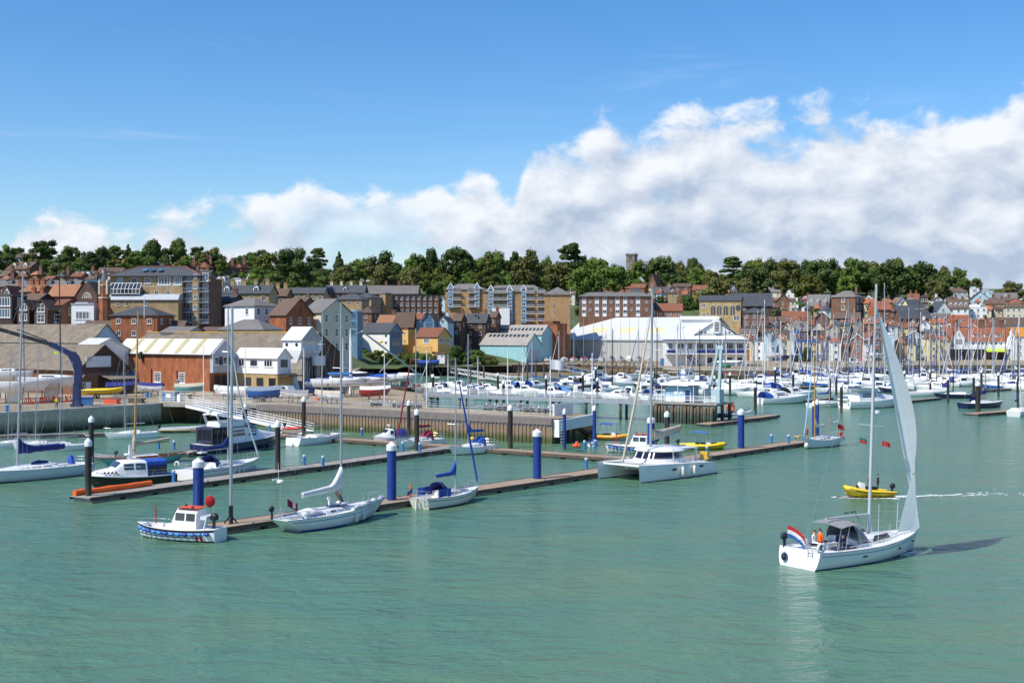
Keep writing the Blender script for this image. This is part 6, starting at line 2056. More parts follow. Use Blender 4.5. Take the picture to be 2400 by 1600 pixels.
# ---- the yacht under sail
ys,hs = yacht('white sailing yacht under way with a white genoa and grey bimini',(1886,1327),(2141,1286),over=1.09,B=3.9,fs=1.15,fm=1.08,fb=1.42,sw=.86,fine=1.9,brake=.05,srake=-.02,boot='navy_cloth',cove='bluegrey_cloth',
               mastf=.56,zt=18.1,cover=None,mast='alu_white',coach=(.33,.80,.48),wheels=0,roll=radians(1.5),lean=.25,mr=.11,boomz=2.2,boomlen=4.3,spread=((.44,1.05),),fore=.93)
LS = hs.L
zdk = hs.sheer(.2)
mx = -LS / 2 + .56 * LS
bx0,bx1 = -LS / 2 + .20 * LS,-LS / 2 + .335 * LS
bim = MB()
bim.loft([[(bx0 + (bx1 - bx0) * t,1.3 * s,zdk + 1.42 + .2 * sin(pi / 2 * min(1,.25 + t)) - .14 * abs(s) ** 3) for s in (-1,-.8,-.5,0,.5,.8,1)] for t in [i / 8 for i in range(9)]],False,False)
bim.build('bimini','grey_cloth',ys,60)
part(ys,'bimini_hoop','steel',lambda b: [b.path([(x0_,-1.42,zdk),(x,-1.3,z - .12),(x,0,z + .02),(x,1.3,z - .12),(x0_,1.42,zdk)],.02,5) for x0_,x,z in ((bx0 - .5,bx0,zdk + 1.5),(bx0 + .3,(bx0 + bx1) / 2,zdk + 1.6),(bx1 + .2,bx1,zdk + 1.6))])
hood(ys,bx1 + .02,-LS / 2 + .45 * LS,1.32,zdk + .15,1.42,'grey_cloth','sprayhood',True,10)
for k in (-1,1):
 wheel(ys,-LS / 2 + .12 * LS,k * .85,zdk + .35,.45)
part(ys,'cockpit_table','gel',lambda b: b.box(-LS / 2 + .2 * LS,-LS / 2 + .3 * LS,-.18,.18,zdk - .35,zdk + .2))
part(ys,'companionway','gel_navy',lambda b: b.box(-LS / 2 + .325 * LS,-LS / 2 + .332 * LS,-.4,.4,zdk - .2,zdk + .55))
part(ys,'seat_cushion','navy_wear',lambda b: [b.box(-LS / 2 + .16 * LS,-LS / 2 + .32 * LS,s * 1.0 - .32,s * 1.0 + .32,zdk + .0,zdk + .12) for s in (-1,1)])
for sg in (-1,1):
 part(ys,'saloon_window','tint',lambda b: b.add([(-.35,sg * 1.20,zdk + .22),(1.7,sg * .98,zdk + .28),(1.45,sg * .93,zdk + .58),(-.1,sg * 1.10,zdk + .58)],[(0,1,2,3)]))
 for t in (.34,.66,.86):
  p = hs.at(t,hs.sheer(t) - .45,.012)
  part(ys,'hull_window','tint',lambda b: b.add([(p.x - .22,sg * -p.y,p.z - .06),(p.x + .22,sg * -p.y,p.z - .06),(p.x + .24,sg * -(p.y - .012),p.z + .06),(p.x - .2,sg * -(p.y - .012),p.z + .06)],[(0,1,2,3)]))
part(ys,'vang','alu',lambda b: b.tube((mx - .12,0,zdk + .5),(mx - 1.5,0,zdk + 2.0),.05,n=8))
part(ys,'radar','gel',lambda b: [b.lathe([(.02,-.12),(.26,-.1),(.28,0),(.24,.1),(.02,.13)],14,(mx + .48,0,9.6)),b.box(mx + .08,mx + .5,-.04,.04,9.45,9.52)],50)
part(ys,'stern_recess','gel_grey',lambda b: b.box(-LS / 2 - .03,-LS / 2 + .02,-.62,.62,.45,1.1))
part(ys,'boarding_ladder','steel',lambda b: [b.tube((-LS / 2 - .08,y,.2),(-LS / 2 - .08,y,1.25),.022,n=6) for y in (-.75,-1.1)] + [b.tube((-LS / 2 - .08,-.75,.3 + i * .2),(-LS / 2 - .08,-1.1,.3 + i * .2),.018,n=5) for i in range(5)])
part(ys,'ball_fender','gel_navy',lambda b: [b.ell((-LS / 2 - .25,1.05,.55),.22,.22,.28,12,8),b.tube((-LS / 2 - .25,1.05,.8),(-LS / 2 - .05,1.05,1.5),.012,n=4)],60)
part(ys,'life_ring','shirt_white',lambda b: b.torus((-LS / 2 + .25,-1.5,zdk + .35),.28,.08,'y',16,8),60)
outboard(ys,-LS / 2 + .05,1.35,zdk + .6,'navy_wear',.8)
part(ys,'flag_staff','steel',lambda b: b.tube((-LS / 2 + .05,.75,zdk + .1),(-LS / 2 - .35,.75,zdk + 1.55),.02,n=6))
flag(ys,(-LS / 2 - .33,.75,zdk + .75),1.25,.75,['red','shirt_white','gel_blue'],'ensign',.85,radians(-50))
flag(ys,(mx + .1,-.85,7.45),.55,.32,['red'],'signal_flag',.3,radians(-40))
flag(ys,(mx - .1,.85,7.5),.5,.34,['green_tarp','red'],'signal_flag',.3,radians(-40))
part(ys,'boom_lettering','navy_wear',lambda b: [b.box(mx - 2.6 + i * .11,mx - 2.52 + i * .11,-.072,-.066,zdk + 2.0,zdk + 2.08) for i in range(11) if i != 5])
# genoa: luff on the forestay, leech twisted open to leeward
tack = Vector((LS / 2 - .25,0,hs.sheer(.98) + .25))
head = Vector((mx + .25 * .93 + .12,0,(zdk + .3) + (18.1 - zdk - .3) * .90))
lee = [(0,4.1,1.6),(.15,3.1,1.95),(.3,1.75,2.15),(.45,.7,2.1),(.62,.2,1.65),(.78,.05,1.05),(.9,.02,.52),(1.0,0,.03)]
def smooth(i,v):
 s = lambda x: lerp_tab([(q[0],q[i]) for q in lee],min(max(x,0),1))
 w = min(.12,v,1 - v)
 return sum(s(v + w * k / 4) for k in range(-4,5)) / 9
def genoa(b,off,v0=0.0,v1=1.0,nu=14,nv=44):
 rings = []
 for j in range(nv + 1):
  v = v0 + (v1 - v0) * j / nv
  luff = tack.lerp(head,v)
  a = smooth(1,v)
  sb = smooth(2,v)
  lx = luff + Vector((-a,-sb,.12 * (1 - v)))
  ch = lx - luff
  nrm = Vector((ch.y,-ch.x,0))
  nrm = nrm.normalized() if nrm.length > 1e-6 else Vector((0,0,0))
  if nrm.x < 0:
   nrm = -nrm
  row = []
  for i in range(nu + 1):
   u = i / nu
   row.append(luff + ch * u + nrm * (ch.length * .13 * sin(pi * u ** .75)) + nrm * off)
  rings.append(row)
 b.loft(rings,False,False)
def sailmat():
 m = bpy.data.materials.new('sailcloth')
 m.use_nodes = True
 t = m.node_tree
 p = t.nodes['Principled BSDF']
 gg = G(t)
 v = gg.n('ShaderNodeTexCoord').outputs['Object']
 x,y,z = gg.sep(v)
 seam = gg.m('FRACT',gg.m('MULTIPLY',gg.m('ADD',z,gg.m('MULTIPLY',y,.5)),.75))
 nz = gg.noise(v,2.5,5.0,.6)
 col = gg.mix(nz,(.78,.80,.77),(.86,.88,.84))
 col = gg.mix(1.0,col,gg.ramp(seam,[(0,.86),(.04,1.0),(.96,1.0),(1,.86)]),'MULTIPLY')
 t.links.new(col,p.inputs['Base Color'])
 p.inputs['Roughness'].default_value = .6
 tr = gg.n('ShaderNodeBsdfTranslucent',Color=(.90,.95,.90,1))
 mx_ = gg.n('ShaderNodeMixShader',Fac=.48)
 t.links.new(p.outputs[0],mx_.inputs[1])
 t.links.new(tr.outputs[0],mx_.inputs[2])
 t.links.new(mx_.outputs[0],t.nodes['Material Output'].inputs[0])
 bp = gg.n('ShaderNodeBump',Strength=.4,Distance=.05,Height=gg.noise(gg.n('ShaderNodeMapping',Vector=v,Scale=(1.5,1.5,.35)).outputs[0],2.2,4.0))
 t.links.new(bp.outputs[0],p.inputs['Normal'])
 M['sailcloth'] = m
sailmat()
b = MB()
genoa(b,0)
sa = b.build('genoa','sailcloth',ys,60)
for v in (.26,.52,.78):
 b = MB()
 genoa(b,.02,v,v + .0035,14,1)
 b.build('camber_stripe','black',sa)
part(ys,'sheet','rope_white',lambda b: b.path([tack + Vector((-3.15,-1.8,.12)),(-.6,-1.75,zdk + .35),(-LS / 2 + .25 * LS,-1.55,zdk + .15)],.02,5))
part(ys,'whip_aerial','shirt_white',lambda b: [b.tube((-LS / 2 + .45 * LS + .4,-1.5,zdk),(-LS / 2 + .45 * LS + .4,-1.5,zdk + 2.7),.018,n=5),b.tube((1.9,-1.3,zdk),(2.0,-1.3,zdk + 2.6),.018,n=5)])
# ---- blue striped yacht on the front pontoon
yb_,hb_ = yacht('white yacht with thin blue stripe, white sail cover and radar pole',(676,1246),(884,1207),over=1.2,B=3.3,fs=1.0,fm=1.0,fb=1.35,sw=.55,fine=1.8,brake=.14,srake=.13,boot='blue_paint',cove='blue_paint',
                 mastf=.56,zt=17.2,cover=None,mast='alu',coach=(.33,.70,.34),boomz=2.0,boomlen=4.4,mr=.10,spread=((.36,1.0),(.68,.75)),fore=.98)
Lb = hb_.L
zk = hb_.sheer(.2)
mx = -Lb / 2 + .56 * Lb
cover_mesh((mx - 4.3,0,zk + 1.62),(mx - .02,0,zk + 1.85),.20,.30,1.3).build('sail_cover','white_cloth',yb_,60)
part(yb_,'mast_collar','black',lambda b: b.lathe([(.14,zk + 3.0),(.14,zk + 3.25)],12,(mx,0,0)))
part(yb_,'radar_pole','steel',lambda b: b.tube((-Lb / 2 + .5,.35,zk),(-Lb / 2 + .5,.35,zk + 2.7),.04,n=8))
part(yb_,'radar_dome','gel',lambda b: [b.lathe([(.05,0),(.28,.04),(.3,.14),(.24,.24),(.03,.28)],14,(-Lb / 2 + .5,.35,zk + 2.7)),b.tube((-Lb / 2 + .5,.5,zk + 2.9),(-Lb / 2 + .45,.5,zk + 4.2),.014,n=5),b.box(-Lb / 2 - .1,-Lb / 2 + .4,.45,.55,zk + 2.95,zk + 3.05)],50)
outboard(yb_,-Lb / 2 + .05,.75,zk + .7,'black',.75)
part(yb_,'folded_flag','maroon_cloth',lambda b: b.loft([[(-Lb / 2 + .9 + .5 * i,.1 * sin(i * 2),zk + 1.0 - .25 * i + dz) for dz in (0,.55)] for i in range(3)],False,False))
part(yb_,'blue_coaming','gel_blue',lambda b: [b.box(-Lb / 2 + .12 * Lb,-Lb / 2 + .36 * Lb,s * .95 - .05,s * .95 + .05,zk + .06,zk + .18) for s in (-1,1)])
part(yb_,'striped_cushion','white_cloth',lambda b: b.loft([[(-Lb / 2 + (.22 + .018 * i) * Lb,.75 * cos(a),zk + .22 + .34 * abs(sin(a)) ** .8 * (1 - .3 * abs(i - 3) / 3)) for a in [pi * k / 8 for k in range(9)]] for i in range(7)]),50)
part(yb_,'wind_vane','shirt_white',lambda b: b.box(-Lb / 2 + 1.5,-Lb / 2 + 1.55,-.2,.25,zk + .75,zk + 1.3))
part(yb_,'cowl_vent','shirt_white',lambda b: b.lathe([(.09,0),(.11,.4),(.2,.65),(.14,.7)],10,(-.6,0,zk + .45)))
part(yb_,'life_raft','gel_grey',lambda b: b.lathe([(.3,0),(.3,.4),(.2,.45)],12,(-Lb / 2 + 1.9,-.9,zk)))
part(yb_,'lowered_sail','white_cloth',lambda b: b.path([(Lb / 2 - .5 - i * .42,-.35 - .09 * i + .12 * sin(i * 2.1),hb_.sheer(.95 - .04 * i) + .12 + .1 * sin(i * 1.3) ** 2) for i in range(13)],[.12 + .12 * abs(sin(i * 1.1)) * min(1,i / 3) for i in range(13)],9),60)
for i in range(3):
 part(yb_,'deck_bag','white_cloth',lambda b: b.ell((.5 + i * .25,-.5 + i * .4,zk + .55),.55,.2,.16,10,6),60)
part(yb_,'halyard_coil','dark_timber',lambda b: [b.torus((mx - .12,.1 * (i - 2),zk + .7 + .12 * i),.16,.04,'x',10,5) for i in range(6)])
part(yb_,'dorade','gel_navy',lambda b: [b.box(.0,.6,-.8,.8,zk + .4,zk + .5),b.box(-.75,-.3,-.25,.25,zk + .42,zk + .52)])
for t in (.57,.67):
 fender(yb_,hb_,t,-1)
# ---- small yacht with blue sprayhood
yc,hc = yacht('small cream yacht with blue sprayhood and blue dodgers',(986,1192),(1117,1168),over=1.1,B=2.8,fs=.95,fm=.85,fb=1.15,sw=.72,fine=1.9,brake=.10,srake=.05,hullm='gel_cream',boot='gel_navy',cove='gel_black',
               mastf=.60,zt=12.6,cover='blue_cloth',coach=(.34,.74,.40),hoodm='navy_cloth',boomz=1.9,boomlen=2.9,mr=.075,fur='blue_cloth',spread=((.5,.8),))
Lc = hc.L
zk = hc.sheer(.2)
for sg in (-1,1):
 part(yc,'dodger','blue_cloth',lambda b: b.box(-Lc / 2 + .16 * Lc,-Lc / 2 + .36 * Lc,sg * 1.12 - .02,sg * 1.12 + .02,zk + .05,zk + .72))
part(yc,'rudder','gel_cream',lambda b: b.hexa([(-Lc / 2 - .3,-.05,-.3),(-Lc / 2 + .1,-.05,-.3),(-Lc / 2 + .1,.05,-.3),(-Lc / 2 - .3,.05,-.3),(-Lc / 2 - .22,-.04,.95),(-Lc / 2 + .0,-.04,.95),(-Lc / 2 + .0,.04,.95),(-Lc / 2 - .22,.04,.95)]))
part(yc,'boarding_ladder','steel',lambda b: [b.tube((-Lc / 2 - .06,y,.2),(-Lc / 2 - .06,y,1.2),.02,n=6) for y in (-.5,-.8)] + [b.tube((-Lc / 2 - .06,-.5,.3 + i * .2),(-Lc / 2 - .06,-.8,.3 + i * .2),.016,n=5) for i in range(5)])
part(yc,'folded_ensign','blue_cloth',lambda b: b.loft([[(-Lc / 2 - .1 - .22 * i,.5,zk + .55 - .1 * i + dz) for dz in (0,.35)] for i in range(4)],False,False))
part(yc,'danbuoy','orange',lambda b: b.lathe([(.1,0),(.14,.3),(.06,.8),(.1,.95),(.02,1.2)],10,(-Lc / 2 + .1,.9,zk)))
# ---- grey racing yacht at the left edge
yd,hd = yacht('large grey white racing yacht with deep blue boom cover',(200,1109),(-88,1138),over=1.05,B=3.9,fs=1.15,fm=1.12,fb=1.35,sw=.74,fine=1.9,brake=.03,srake=.02,hullm='gel_grey',boot='gel_black',
               mastf=.57,zt=20.6,cover=None,coach=(.30,.72,.36),boomz=2.3,boomlen=4.9,mr=.12,lean=-.6,fore=.9)
Ld = hd.L
zk = hd.sheer(.2)
mx = -Ld / 2 + .57 * Ld
cover_mesh((mx - 5.2,0,zk + 1.95),(mx - .05,0,zk + 1.9),.30,.42,.9,wav=.14,flat=.6).build('sail_cover','navy_cloth',yd,60)
part(yd,'wheel_cover','blue_cloth',lambda b: b.loft([[(-Ld / 2 + 2.0 + dx,.75 * q * cos(a),zk + .25 + .75 * q * max(sin(a),-.25)) for a in [2 * pi * i / 18 for i in range(18)]] for q,dx in ((.9,-.06),(1,0),(.9,.06))]),40)
part(yd,'deck_bag','navy_cloth',lambda b: b.path([(-.4,.3,zk + .45),(-1.2,.2,zk + .55),(-2.2,.25,zk + .5)],[.15,.22,.12],8))
# ---- small keelboats beyond
for i,(s_,b_,zt) in enumerate((((205,1052),(92,1058),12.9),((150,1048),(35,1053),13.2),((86,1045),(-30,1051),12.7))):
 yacht(('white keelboat with pink ball fender berthed behind the blue boom cover','white keelboat, middle of three under the concrete quay','white keelboat, farthest from the black pile of three under the quay')[i],s_,b_,'keelboat',over=1.08,B=2.4,fs=.75,fm=.68,fb=.85,
          sw=.78,fine=1.8,brake=.03,hullm='gel',boot=None,mastf=.58,zt=zt,cover=None,coach=(.38,.70,.25),mr=.06,lod=1,lean=-.35,boomz=1.2,spread=((.5,.6),))
yacht('white yacht side on under the dark quay recess',(366,1025),(246,1029),'sailing_yacht',over=1.05,B=2.7,fs=.9,fm=.8,fb=1.0,sw=.7,boot=None,mastf=.60,zt=13.3,cover=None,coach=(.34,.72,.3),mr=.07,lod=1,lean=.3)
# ---- varnished classic with turquoise hull
yw,hw_ = yacht('wooden classic yacht with turquoise hull and varnished cabin',(418,1080),(248,1094),over=1.2,B=2.7,fs=.95,fm=.72,fb=1.05,sw=.30,fine=1.7,brake=.12,srake=.14,hullm='gel_turq',boot=None,teak=True,deckm='teak',
    mastf=.60,zt=17.2,cover=None,mast='wood_mast',coach=(.36,.70,.34),mr=.12,boomz=2.0,boomlen=4.3,lean=-.5,spread=((.6,.7),))
Lw = hw_.L
mx = -Lw / 2 + .6 * Lw
zk = hw_.sheer(.4)
cover_mesh((mx - 4.4,0,zk + 1.95),(mx - .15,0,zk + 1.5),.16,.2,.3).build('boom_tent','tan_cloth',yw,60)
part(yw,'cabin_side','varnish',lambda b: [b.box(-Lw / 2 + .36 * Lw,-Lw / 2 + .62 * Lw,s * .86 - .02,s * .86 + .04,zk - .05,zk + .26) for s in (-1,1)] + [b.box(-Lw / 2 + .05 * Lw,-Lw / 2 + .3 * Lw,s * .62 - .03,s * .62 + .03,zk,zk + .22) for s in (-1,1)])
hw_.toerail(.09).build('rub_rail','varnish',yw)
part(yw,'mast_coat','tan_cloth',lambda b: b.path([(mx - .02,0,zk + 1.0),(mx - .05,0,zk + 1.9),(mx - .05,0,zk + 2.6)],[.2,.28,.16],10))
# ---- white cruising yacht with transom towards us
ye,he = yacht('white cruising yacht with navy sprayhood and horseshoe buoy',(444,1124),(602,1098),over=1.1,B=3.4,fs=1.05,fm=.98,fb=1.25,sw=.82,fine=1.9,brake=.06,srake=-.01,boot=None,cove='gel_navy',mastf=.55,zt=17.3,cover='navy_cloth',
               hoodm='navy_cloth',coach=(.32,.74,.42),boomz=2.2,mr=.10,wheels=1,fur=None)
part(ye,'horseshoe_buoy','shirt_white',lambda b: b.torus((-he.L / 2 + .1,1.2,he.sheer(0) + .5),.26,.09,'x',14,8,-.6,3.7),50)
part(ye,'furled_sail','gel_grey',lambda b: b.path([(he.L / 2 - .35,0,he.sheer(.97) + .3),(he.L * .2,0,8.2),(.9,0,14.8)],[.09,.1,.04],8))
for t in (.45,.53,.6):
 fender(ye,he,t,-1,'gel',.55,.11)
yacht('white racing yacht with open stern below the gangway foot',(690,1044),(797,1033),over=1.04,B=3.1,fs=1.0,fm=.92,fb=1.1,sw=.86,fine=1.7,brake=.01,srake=-.03,boot=None,mastf=.58,zt=17.9,cover=None,coach=(.36,.70,.3),mr=.085,lean=.2,boomz=1.8)
yf,hf = yacht('white yacht with maroon sprayhood, maroon cover and red furled sail',(1030,1043),(930,1052),over=1.05,B=3.0,fs=.95,fm=.88,fb=1.05,sw=.78,boot=None,mastf=.56,zt=15.3,cover='maroon_cloth',hoodm='maroon_cloth',fur='maroon_cloth',coach=(.32,.74,.4),boomz=2.0,boomlen=2.6)
part(yf,'life_sling','yellow',lambda b: b.torus((-hf.L / 2 + .1,-1.0,hf.sheer(0) + .5),.25,.09,'x',12,7))
yg,hg = yacht('white yacht with bright blue sail cover and blue sprayhood',(1149,1058),(1056,1067),over=1.08,B=2.9,fs=.95,fm=.86,fb=1.1,sw=.74,boot='gel_navy',mastf=.56,zt=14.6,cover='blue_cloth',hoodm='blue_cloth',coach=(.32,.74,.4),boomz=2.2,boomlen=2.7)
part(yg,'sail_bag','yellow',lambda b: b.ell((-.6,-.3,hg.sheer(.5) + .95),.3,.25,.2,10,6))
for t in (.25,.12):
 fender(yg,hg,t,1,'gel',.5,.11)
# ---- ketch at the pontoon end
yk,hk = yacht('small grey ketch with two wooden masts and orange life ring at the pontoon end',(1955,1043),(1888,1051),over=1.16,B=2.7,fs=1.1,fm=.95,fb=1.25,sw=.6,fine=1.8,brake=.10,srake=.05,hullm='gel_grey',boot='gel_black',
               mastf=.66,zt=13.2,cover='white_cloth',mast='wood_mast',coach=(.32,.78,.42),mr=.09,boomz=2.0,boomlen=2.4,fur='gel_sky',spread=((.55,.7),))
Lk = hk.L
part(yk,'mizzen_mast','wood_mast',lambda b: b.path([(-Lk / 2 + .22 * Lk,0,1.2),(-Lk / 2 + .21 * Lk,0,9.6)],[.07,.045],9))
part(yk,'mizzen_cover','white_cloth',lambda b: b.tube((-Lk / 2 + .2 * Lk,0,2.9),(-Lk / 2 - .5,0,3.1),.12,.08,8))
part(yk,'life_ring','redorange',lambda b: b.torus((Lk * .27,-.7,2.0),.34,.12,'y',18,8),60)
part(yk,'ensign_staff','wood_mast',lambda b: b.tube((-Lk / 2,0,1.2),(-Lk / 2 - .4,0,2.6),.02,n=5))
flag(yk,(-Lk / 2 - .35,0,2.1),1.0,.62,['red'],'ensign',.3,radians(180 - 20))
part(yk,'bow_fender','gel_cream',lambda b: b.ell((Lk / 2 - .2,.35,.45),.3,.3,.36,12,8),60)
# ================================================================ MOTOR BOATS, LAUNCHES, RIBS
def sec_at(secs,x):
 for a,c in zip(secs,secs[1:]):
  if (a[0] - x) * (c[0] - x) <= 0:
   t = (x - a[0]) / (c[0] - a[0]) if c[0] != a[0] else 0
   return [p + (q - p) * t for p,q in zip(a,c)]
 return list(secs[-1])
def side_win(parent,secs,x0,x1,f0,f1,m='tint',name='window',slant=0.0,n=4,sides=(-1,1)):
 """pane lying on the superstructure's side between heights f0 and f1"""
 for sg in sides:
  b = MB()
  rows = []
  for i in range(n + 1):
   row = []
   for f in (f0,f1):
    x = x0 + (x1 - x0) * i / n + slant * (f - f0)
    _,wb,wt,z0,z1 = sec_at(secs,x)
    mid = (wb * .35 + wt * .65) * 1.02
    y = wb + (mid - wb) * f / .62 if f < .62 else mid + (wt - mid) * (f - .62) / .26
    row.append((x,sg * (y + .018),z0 + (z1 - z0) * f))
   rows.append(row)
  b.loft(rows,False,False)
  b.build(name,m,parent)
def top_win(parent,secs,x0,x1,wf=.85,m='tint',name='windscreen',split=1):
 for k in range(split):
  b = MB()
  row = []
  for x in (x0,x1):
   _,wb,wt,z0,z1 = sec_at(secs,x)
   e = .03
   row.append([(x,(-wf + 2 * wf * (k + e) / split) * wt,z1 + .05),(x,(-wf + 2 * wf * (k + 1 - e) / split) * wt,z1 + .05)])
  b.loft(row,False,False)
  b.build(name,m,parent)
def motor(label,stern,bow,name='motor_cruiser',over=1.05,B=3.2,fs=.95,fm=1.05,fb=1.45,hullm='gel',sw=.9,fine=2.3,brake=.12,boot='gel_navy',stripe=None,secs=None,rails=True,group=None,pos=None,cock=(.06,.3),supm='gel',lod=0):
 c,rz,LW = pos or berth(stern,bow)
 L = LW * over
 r = thing(name,label,'motor boat',(c.x,c.y,0),rz,group)
 h = Hull(L,B,fs,fm,fb,sw,.4,fine,brake,0.0,e1=.5,N=20 if lod == 0 else 12)
 h.shell().build('hull',hullm,r,50)
 if boot:
  h.band(-.05,.12,.008,0,.985).build('boot_stripe',boot,r)
 if stripe:
  h.band(-.32,-.2,.01,0,.985,True).build('hull_stripe',stripe,r)
 h.deck(cock[0],cock[1],B * .34,-.02,.5).build('deck','deck_white',r)
 S = None
 if secs:
  S = [(-L / 2 + t * L,wb * B / 2,wt * B / 2,h.sheer(min(max(t,0),1)) - .05 + za,h.sheer(min(max(t,0),1)) + zz) for t,wb,wt,za,zz in secs]
  cabin(S).build('superstructure',supm,r,45)
 if rails:
  rails_part(r,h,.55,5,pushpit=False)
 return r,h,S
# black hulled cabin cruiser
r,h,S = motor('black hulled cabin cruiser with white cabin and bright blue rear canopy',(396,1129),(205,1143),over=1.1,B=3.1,fs=.95,fm=.95,fb=1.3,hullm='gel_black',sw=.82,boot=None,cock=(.05,.34),
    secs=[(.34,.86,.70,0,1.45),(.42,.86,.70,0,1.52),(.62,.84,.66,0,1.45),(.70,.80,.56,0,.72),(.86,.55,.38,0,.42),(.93,.3,.15,0,.12)],supm='gel')
L = h.L
side_win(r,S,-L / 2 + .36 * L,-L / 2 + .47 * L,.45,.82,'glass')
side_win(r,S,-L / 2 + .49 * L,-L / 2 + .60 * L,.45,.82,'glass')
top_win(r,S,-L / 2 + .635 * L,-L / 2 + .69 * L,.95,'glass',split=2)
h.band(-.10,.0,.012,0,.985,True).build('white_rubbing_strake','gel',r)
part(r,'canopy','blue_cloth',lambda b: b.loft([[(-L / 2 + t * L,y,z) for y,z in ((-1.2,1.9),(-1.15,2.25),(-.8,2.42),(.8,2.42),(1.15,2.25),(1.2,1.9))] for t in (.12,.2,.345)]),50)
part(r,'canopy_side','navy_cloth',lambda b: [b.box(-L / 2 + .12 * L,-L / 2 + .34 * L,s * 1.18 - .015,s * 1.18 + .015,.95,1.95) for s in (-1,1)] + [b.box(-L / 2 + .12 * L - .015,-L / 2 + .12 * L + .015,-1.17,1.17,.95,1.95)])
part(r,'canopy_window','glass',lambda b: [b.box(-L / 2 + (.135 + .1 * k) * L,-L / 2 + (.215 + .1 * k) * L,s * 1.2 - .012,s * 1.2 + .012,1.15,1.8) for s in (-1,1) for k in (0,1)])
part(r,'mast','gel',lambda b: [b.hexa([(-.35,-.25,2.4),(.05,-.25,2.4),(.05,.25,2.4),(-.35,.25,2.4),(-.2,-.08,3.9),(-.0,-.08,3.9),(-.0,.08,3.9),(-.2,.08,3.9)]),b.ell((.25,0,3.0),.26,.26,.1,12,6),b.tube((-.9,.5,2.4),(-.12,0,3.6),.02,n=5),b.tube((-.9,-.5,2.4),(-.12,0,3.6),.02,n=5)])
for i in range(4):
 x = -L / 2 + (.69 + i * .038) * L
 for sg in (-1,1):
  wbv = sec_at(S,x)[1]
  part(r,'porthole','steel',lambda b: b.torus((x,sg * (wbv * .97),1.42),.1,.03,'y',12,6))
  part(r,'port_glass','tint',lambda b: b.lathe([(.09,-.01),(.09,.01)],10,(0,0,0))).matrix_local = Matrix.Translation((x,sg * (wbv * .975),1.42)) @ Matrix.Rotation(pi / 2,4,'X')
# navy flybridge cruiser
r,h,S = motor('navy flybridge motor cruiser with blue grey canopies under the gangway',(468,1065),(662,1046),over=1.02,B=3.9,fs=1.2,fm=1.35,fb=1.95,hullm='gel_navy',boot='gel',cock=(.06,.26),
    secs=[(.24,.84,.74,0,1.95),(.46,.84,.72,0,1.95),(.60,.80,.60,0,1.25),(.78,.58,.40,0,.55),(.92,.3,.15,0,.1)])
L = h.L
side_win(r,S,-L / 2 + .27 * L,-L / 2 + .58 * L,.40,.78)
top_win(r,S,-L / 2 + .49 * L,-L / 2 + .60 * L,.9,'tint',split=3)
h.band(-.02,.28,.012,0,.985,True).build('white_gunwale','gel',r)
zf = h.sheer(.35) + 1.97
fb_ = part(r,'flybridge','gel',lambda b: b.loft([[(-L / 2 + t * L,s * w,zf + z) for s,z in ((-1,0),(-1,.62),(-.9,.66),(.9,.66),(1,.62),(1,0))] for t,w in ((.16,1.25),(.30,1.4),(.45,1.3),(.53,.9))]),40)
part(r,'radar_arch','gel',lambda b: b.path([(-L / 2 + .17 * L,-1.3,zf + .3),(-L / 2 + .13 * L,-1.2,zf + 1.5),(-L / 2 + .13 * L,0,zf + 1.65),(-L / 2 + .13 * L,1.2,zf + 1.5),(-L / 2 + .17 * L,1.3,zf + .3)],.16,8),50)
part(r,'radar','gel',lambda b: b.lathe([(.1,0),(.12,.2),(.34,.24),(.34,.4),(.05,.46)],14,(-L / 2 + .13 * L,0,zf + 1.7)),50)
part(r,'bimini','bluegrey_cloth',lambda b: b.loft([[(-L / 2 + t * L,y,zf + z - .15 * (abs(y) / 1.4) ** 2) for y in (-1.4,-.7,0,.7,1.4)] for t,z in ((.2,1.35),(.27,1.6),(.4,1.6),(.47,1.3))],False,False),50)
part(r,'windscreen_cover','bluegrey_cloth',lambda b: b.loft([[(-L / 2 + t * L,w * cos(a),zf + z - .5 + .55 * abs(sin(a)) ** .6) for a in [pi * k / 10 for k in range(11)]] for t,w,z in ((.44,1.35,.62),(.52,1.3,.35),(.60,1.2,-.2))],False,False),50)
part(r,'stern_canopy','navy_wear',lambda b: b.box(-L / 2 + .06 * L,-L / 2 + .25 * L,-1.55,1.55,h.sheer(.1) + .1,zf - .05))
part(r,'canopy_window','tint',lambda b: [b.box(-L / 2 + (.075 + .09 * k) * L,-L / 2 + (.15 + .09 * k) * L,s * 1.56 - .01,s * 1.56 + .01,h.sheer(.1) + .5,zf - .3) for s in (-1,1) for k in (0,1)] + [b.box(-L / 2 + .06 * L - .012,-L / 2 + .06 * L + .01,-1.3 + .9 * k,-.5 + .9 * k,h.sheer(.1) + .5,zf - .3) for k in range(3)])
part(r,'swim_platform','gel',lambda b: b.box(-L / 2 - .9,-L / 2 + .05,-1.6,1.6,.28,.42))
r,h,S = motor('small white motor boat with navy canopy against the sheet pile wall',(950,1036),(876,1041),over=1.08,B=2.4,fs=.75,fm=.8,fb=1.1,cock=(.06,.5),boot=None,
    secs=[(.46,.8,.62,0,1.15),(.58,.78,.6,0,1.15),(.68,.7,.42,0,.5),(.9,.3,.15,0,.12)])
L = h.L
side_win(r,S,-L / 2 + .48 * L,-L / 2 + .60 * L,.45,.82)
top_win(r,S,-L / 2 + .6 * L,-L / 2 + .67 * L,.9)
hood(r,-L / 2 + .1 * L,-L / 2 + .5 * L,1.05,.7,1.2,'navy_cloth','canopy',False)
part(r,'radar','gel',lambda b: b.lathe([(.04,0),(.05,.35),(.28,.4),(.28,.55),(.04,.6)],12,(-L / 2 + .52 * L,0,1.95)))
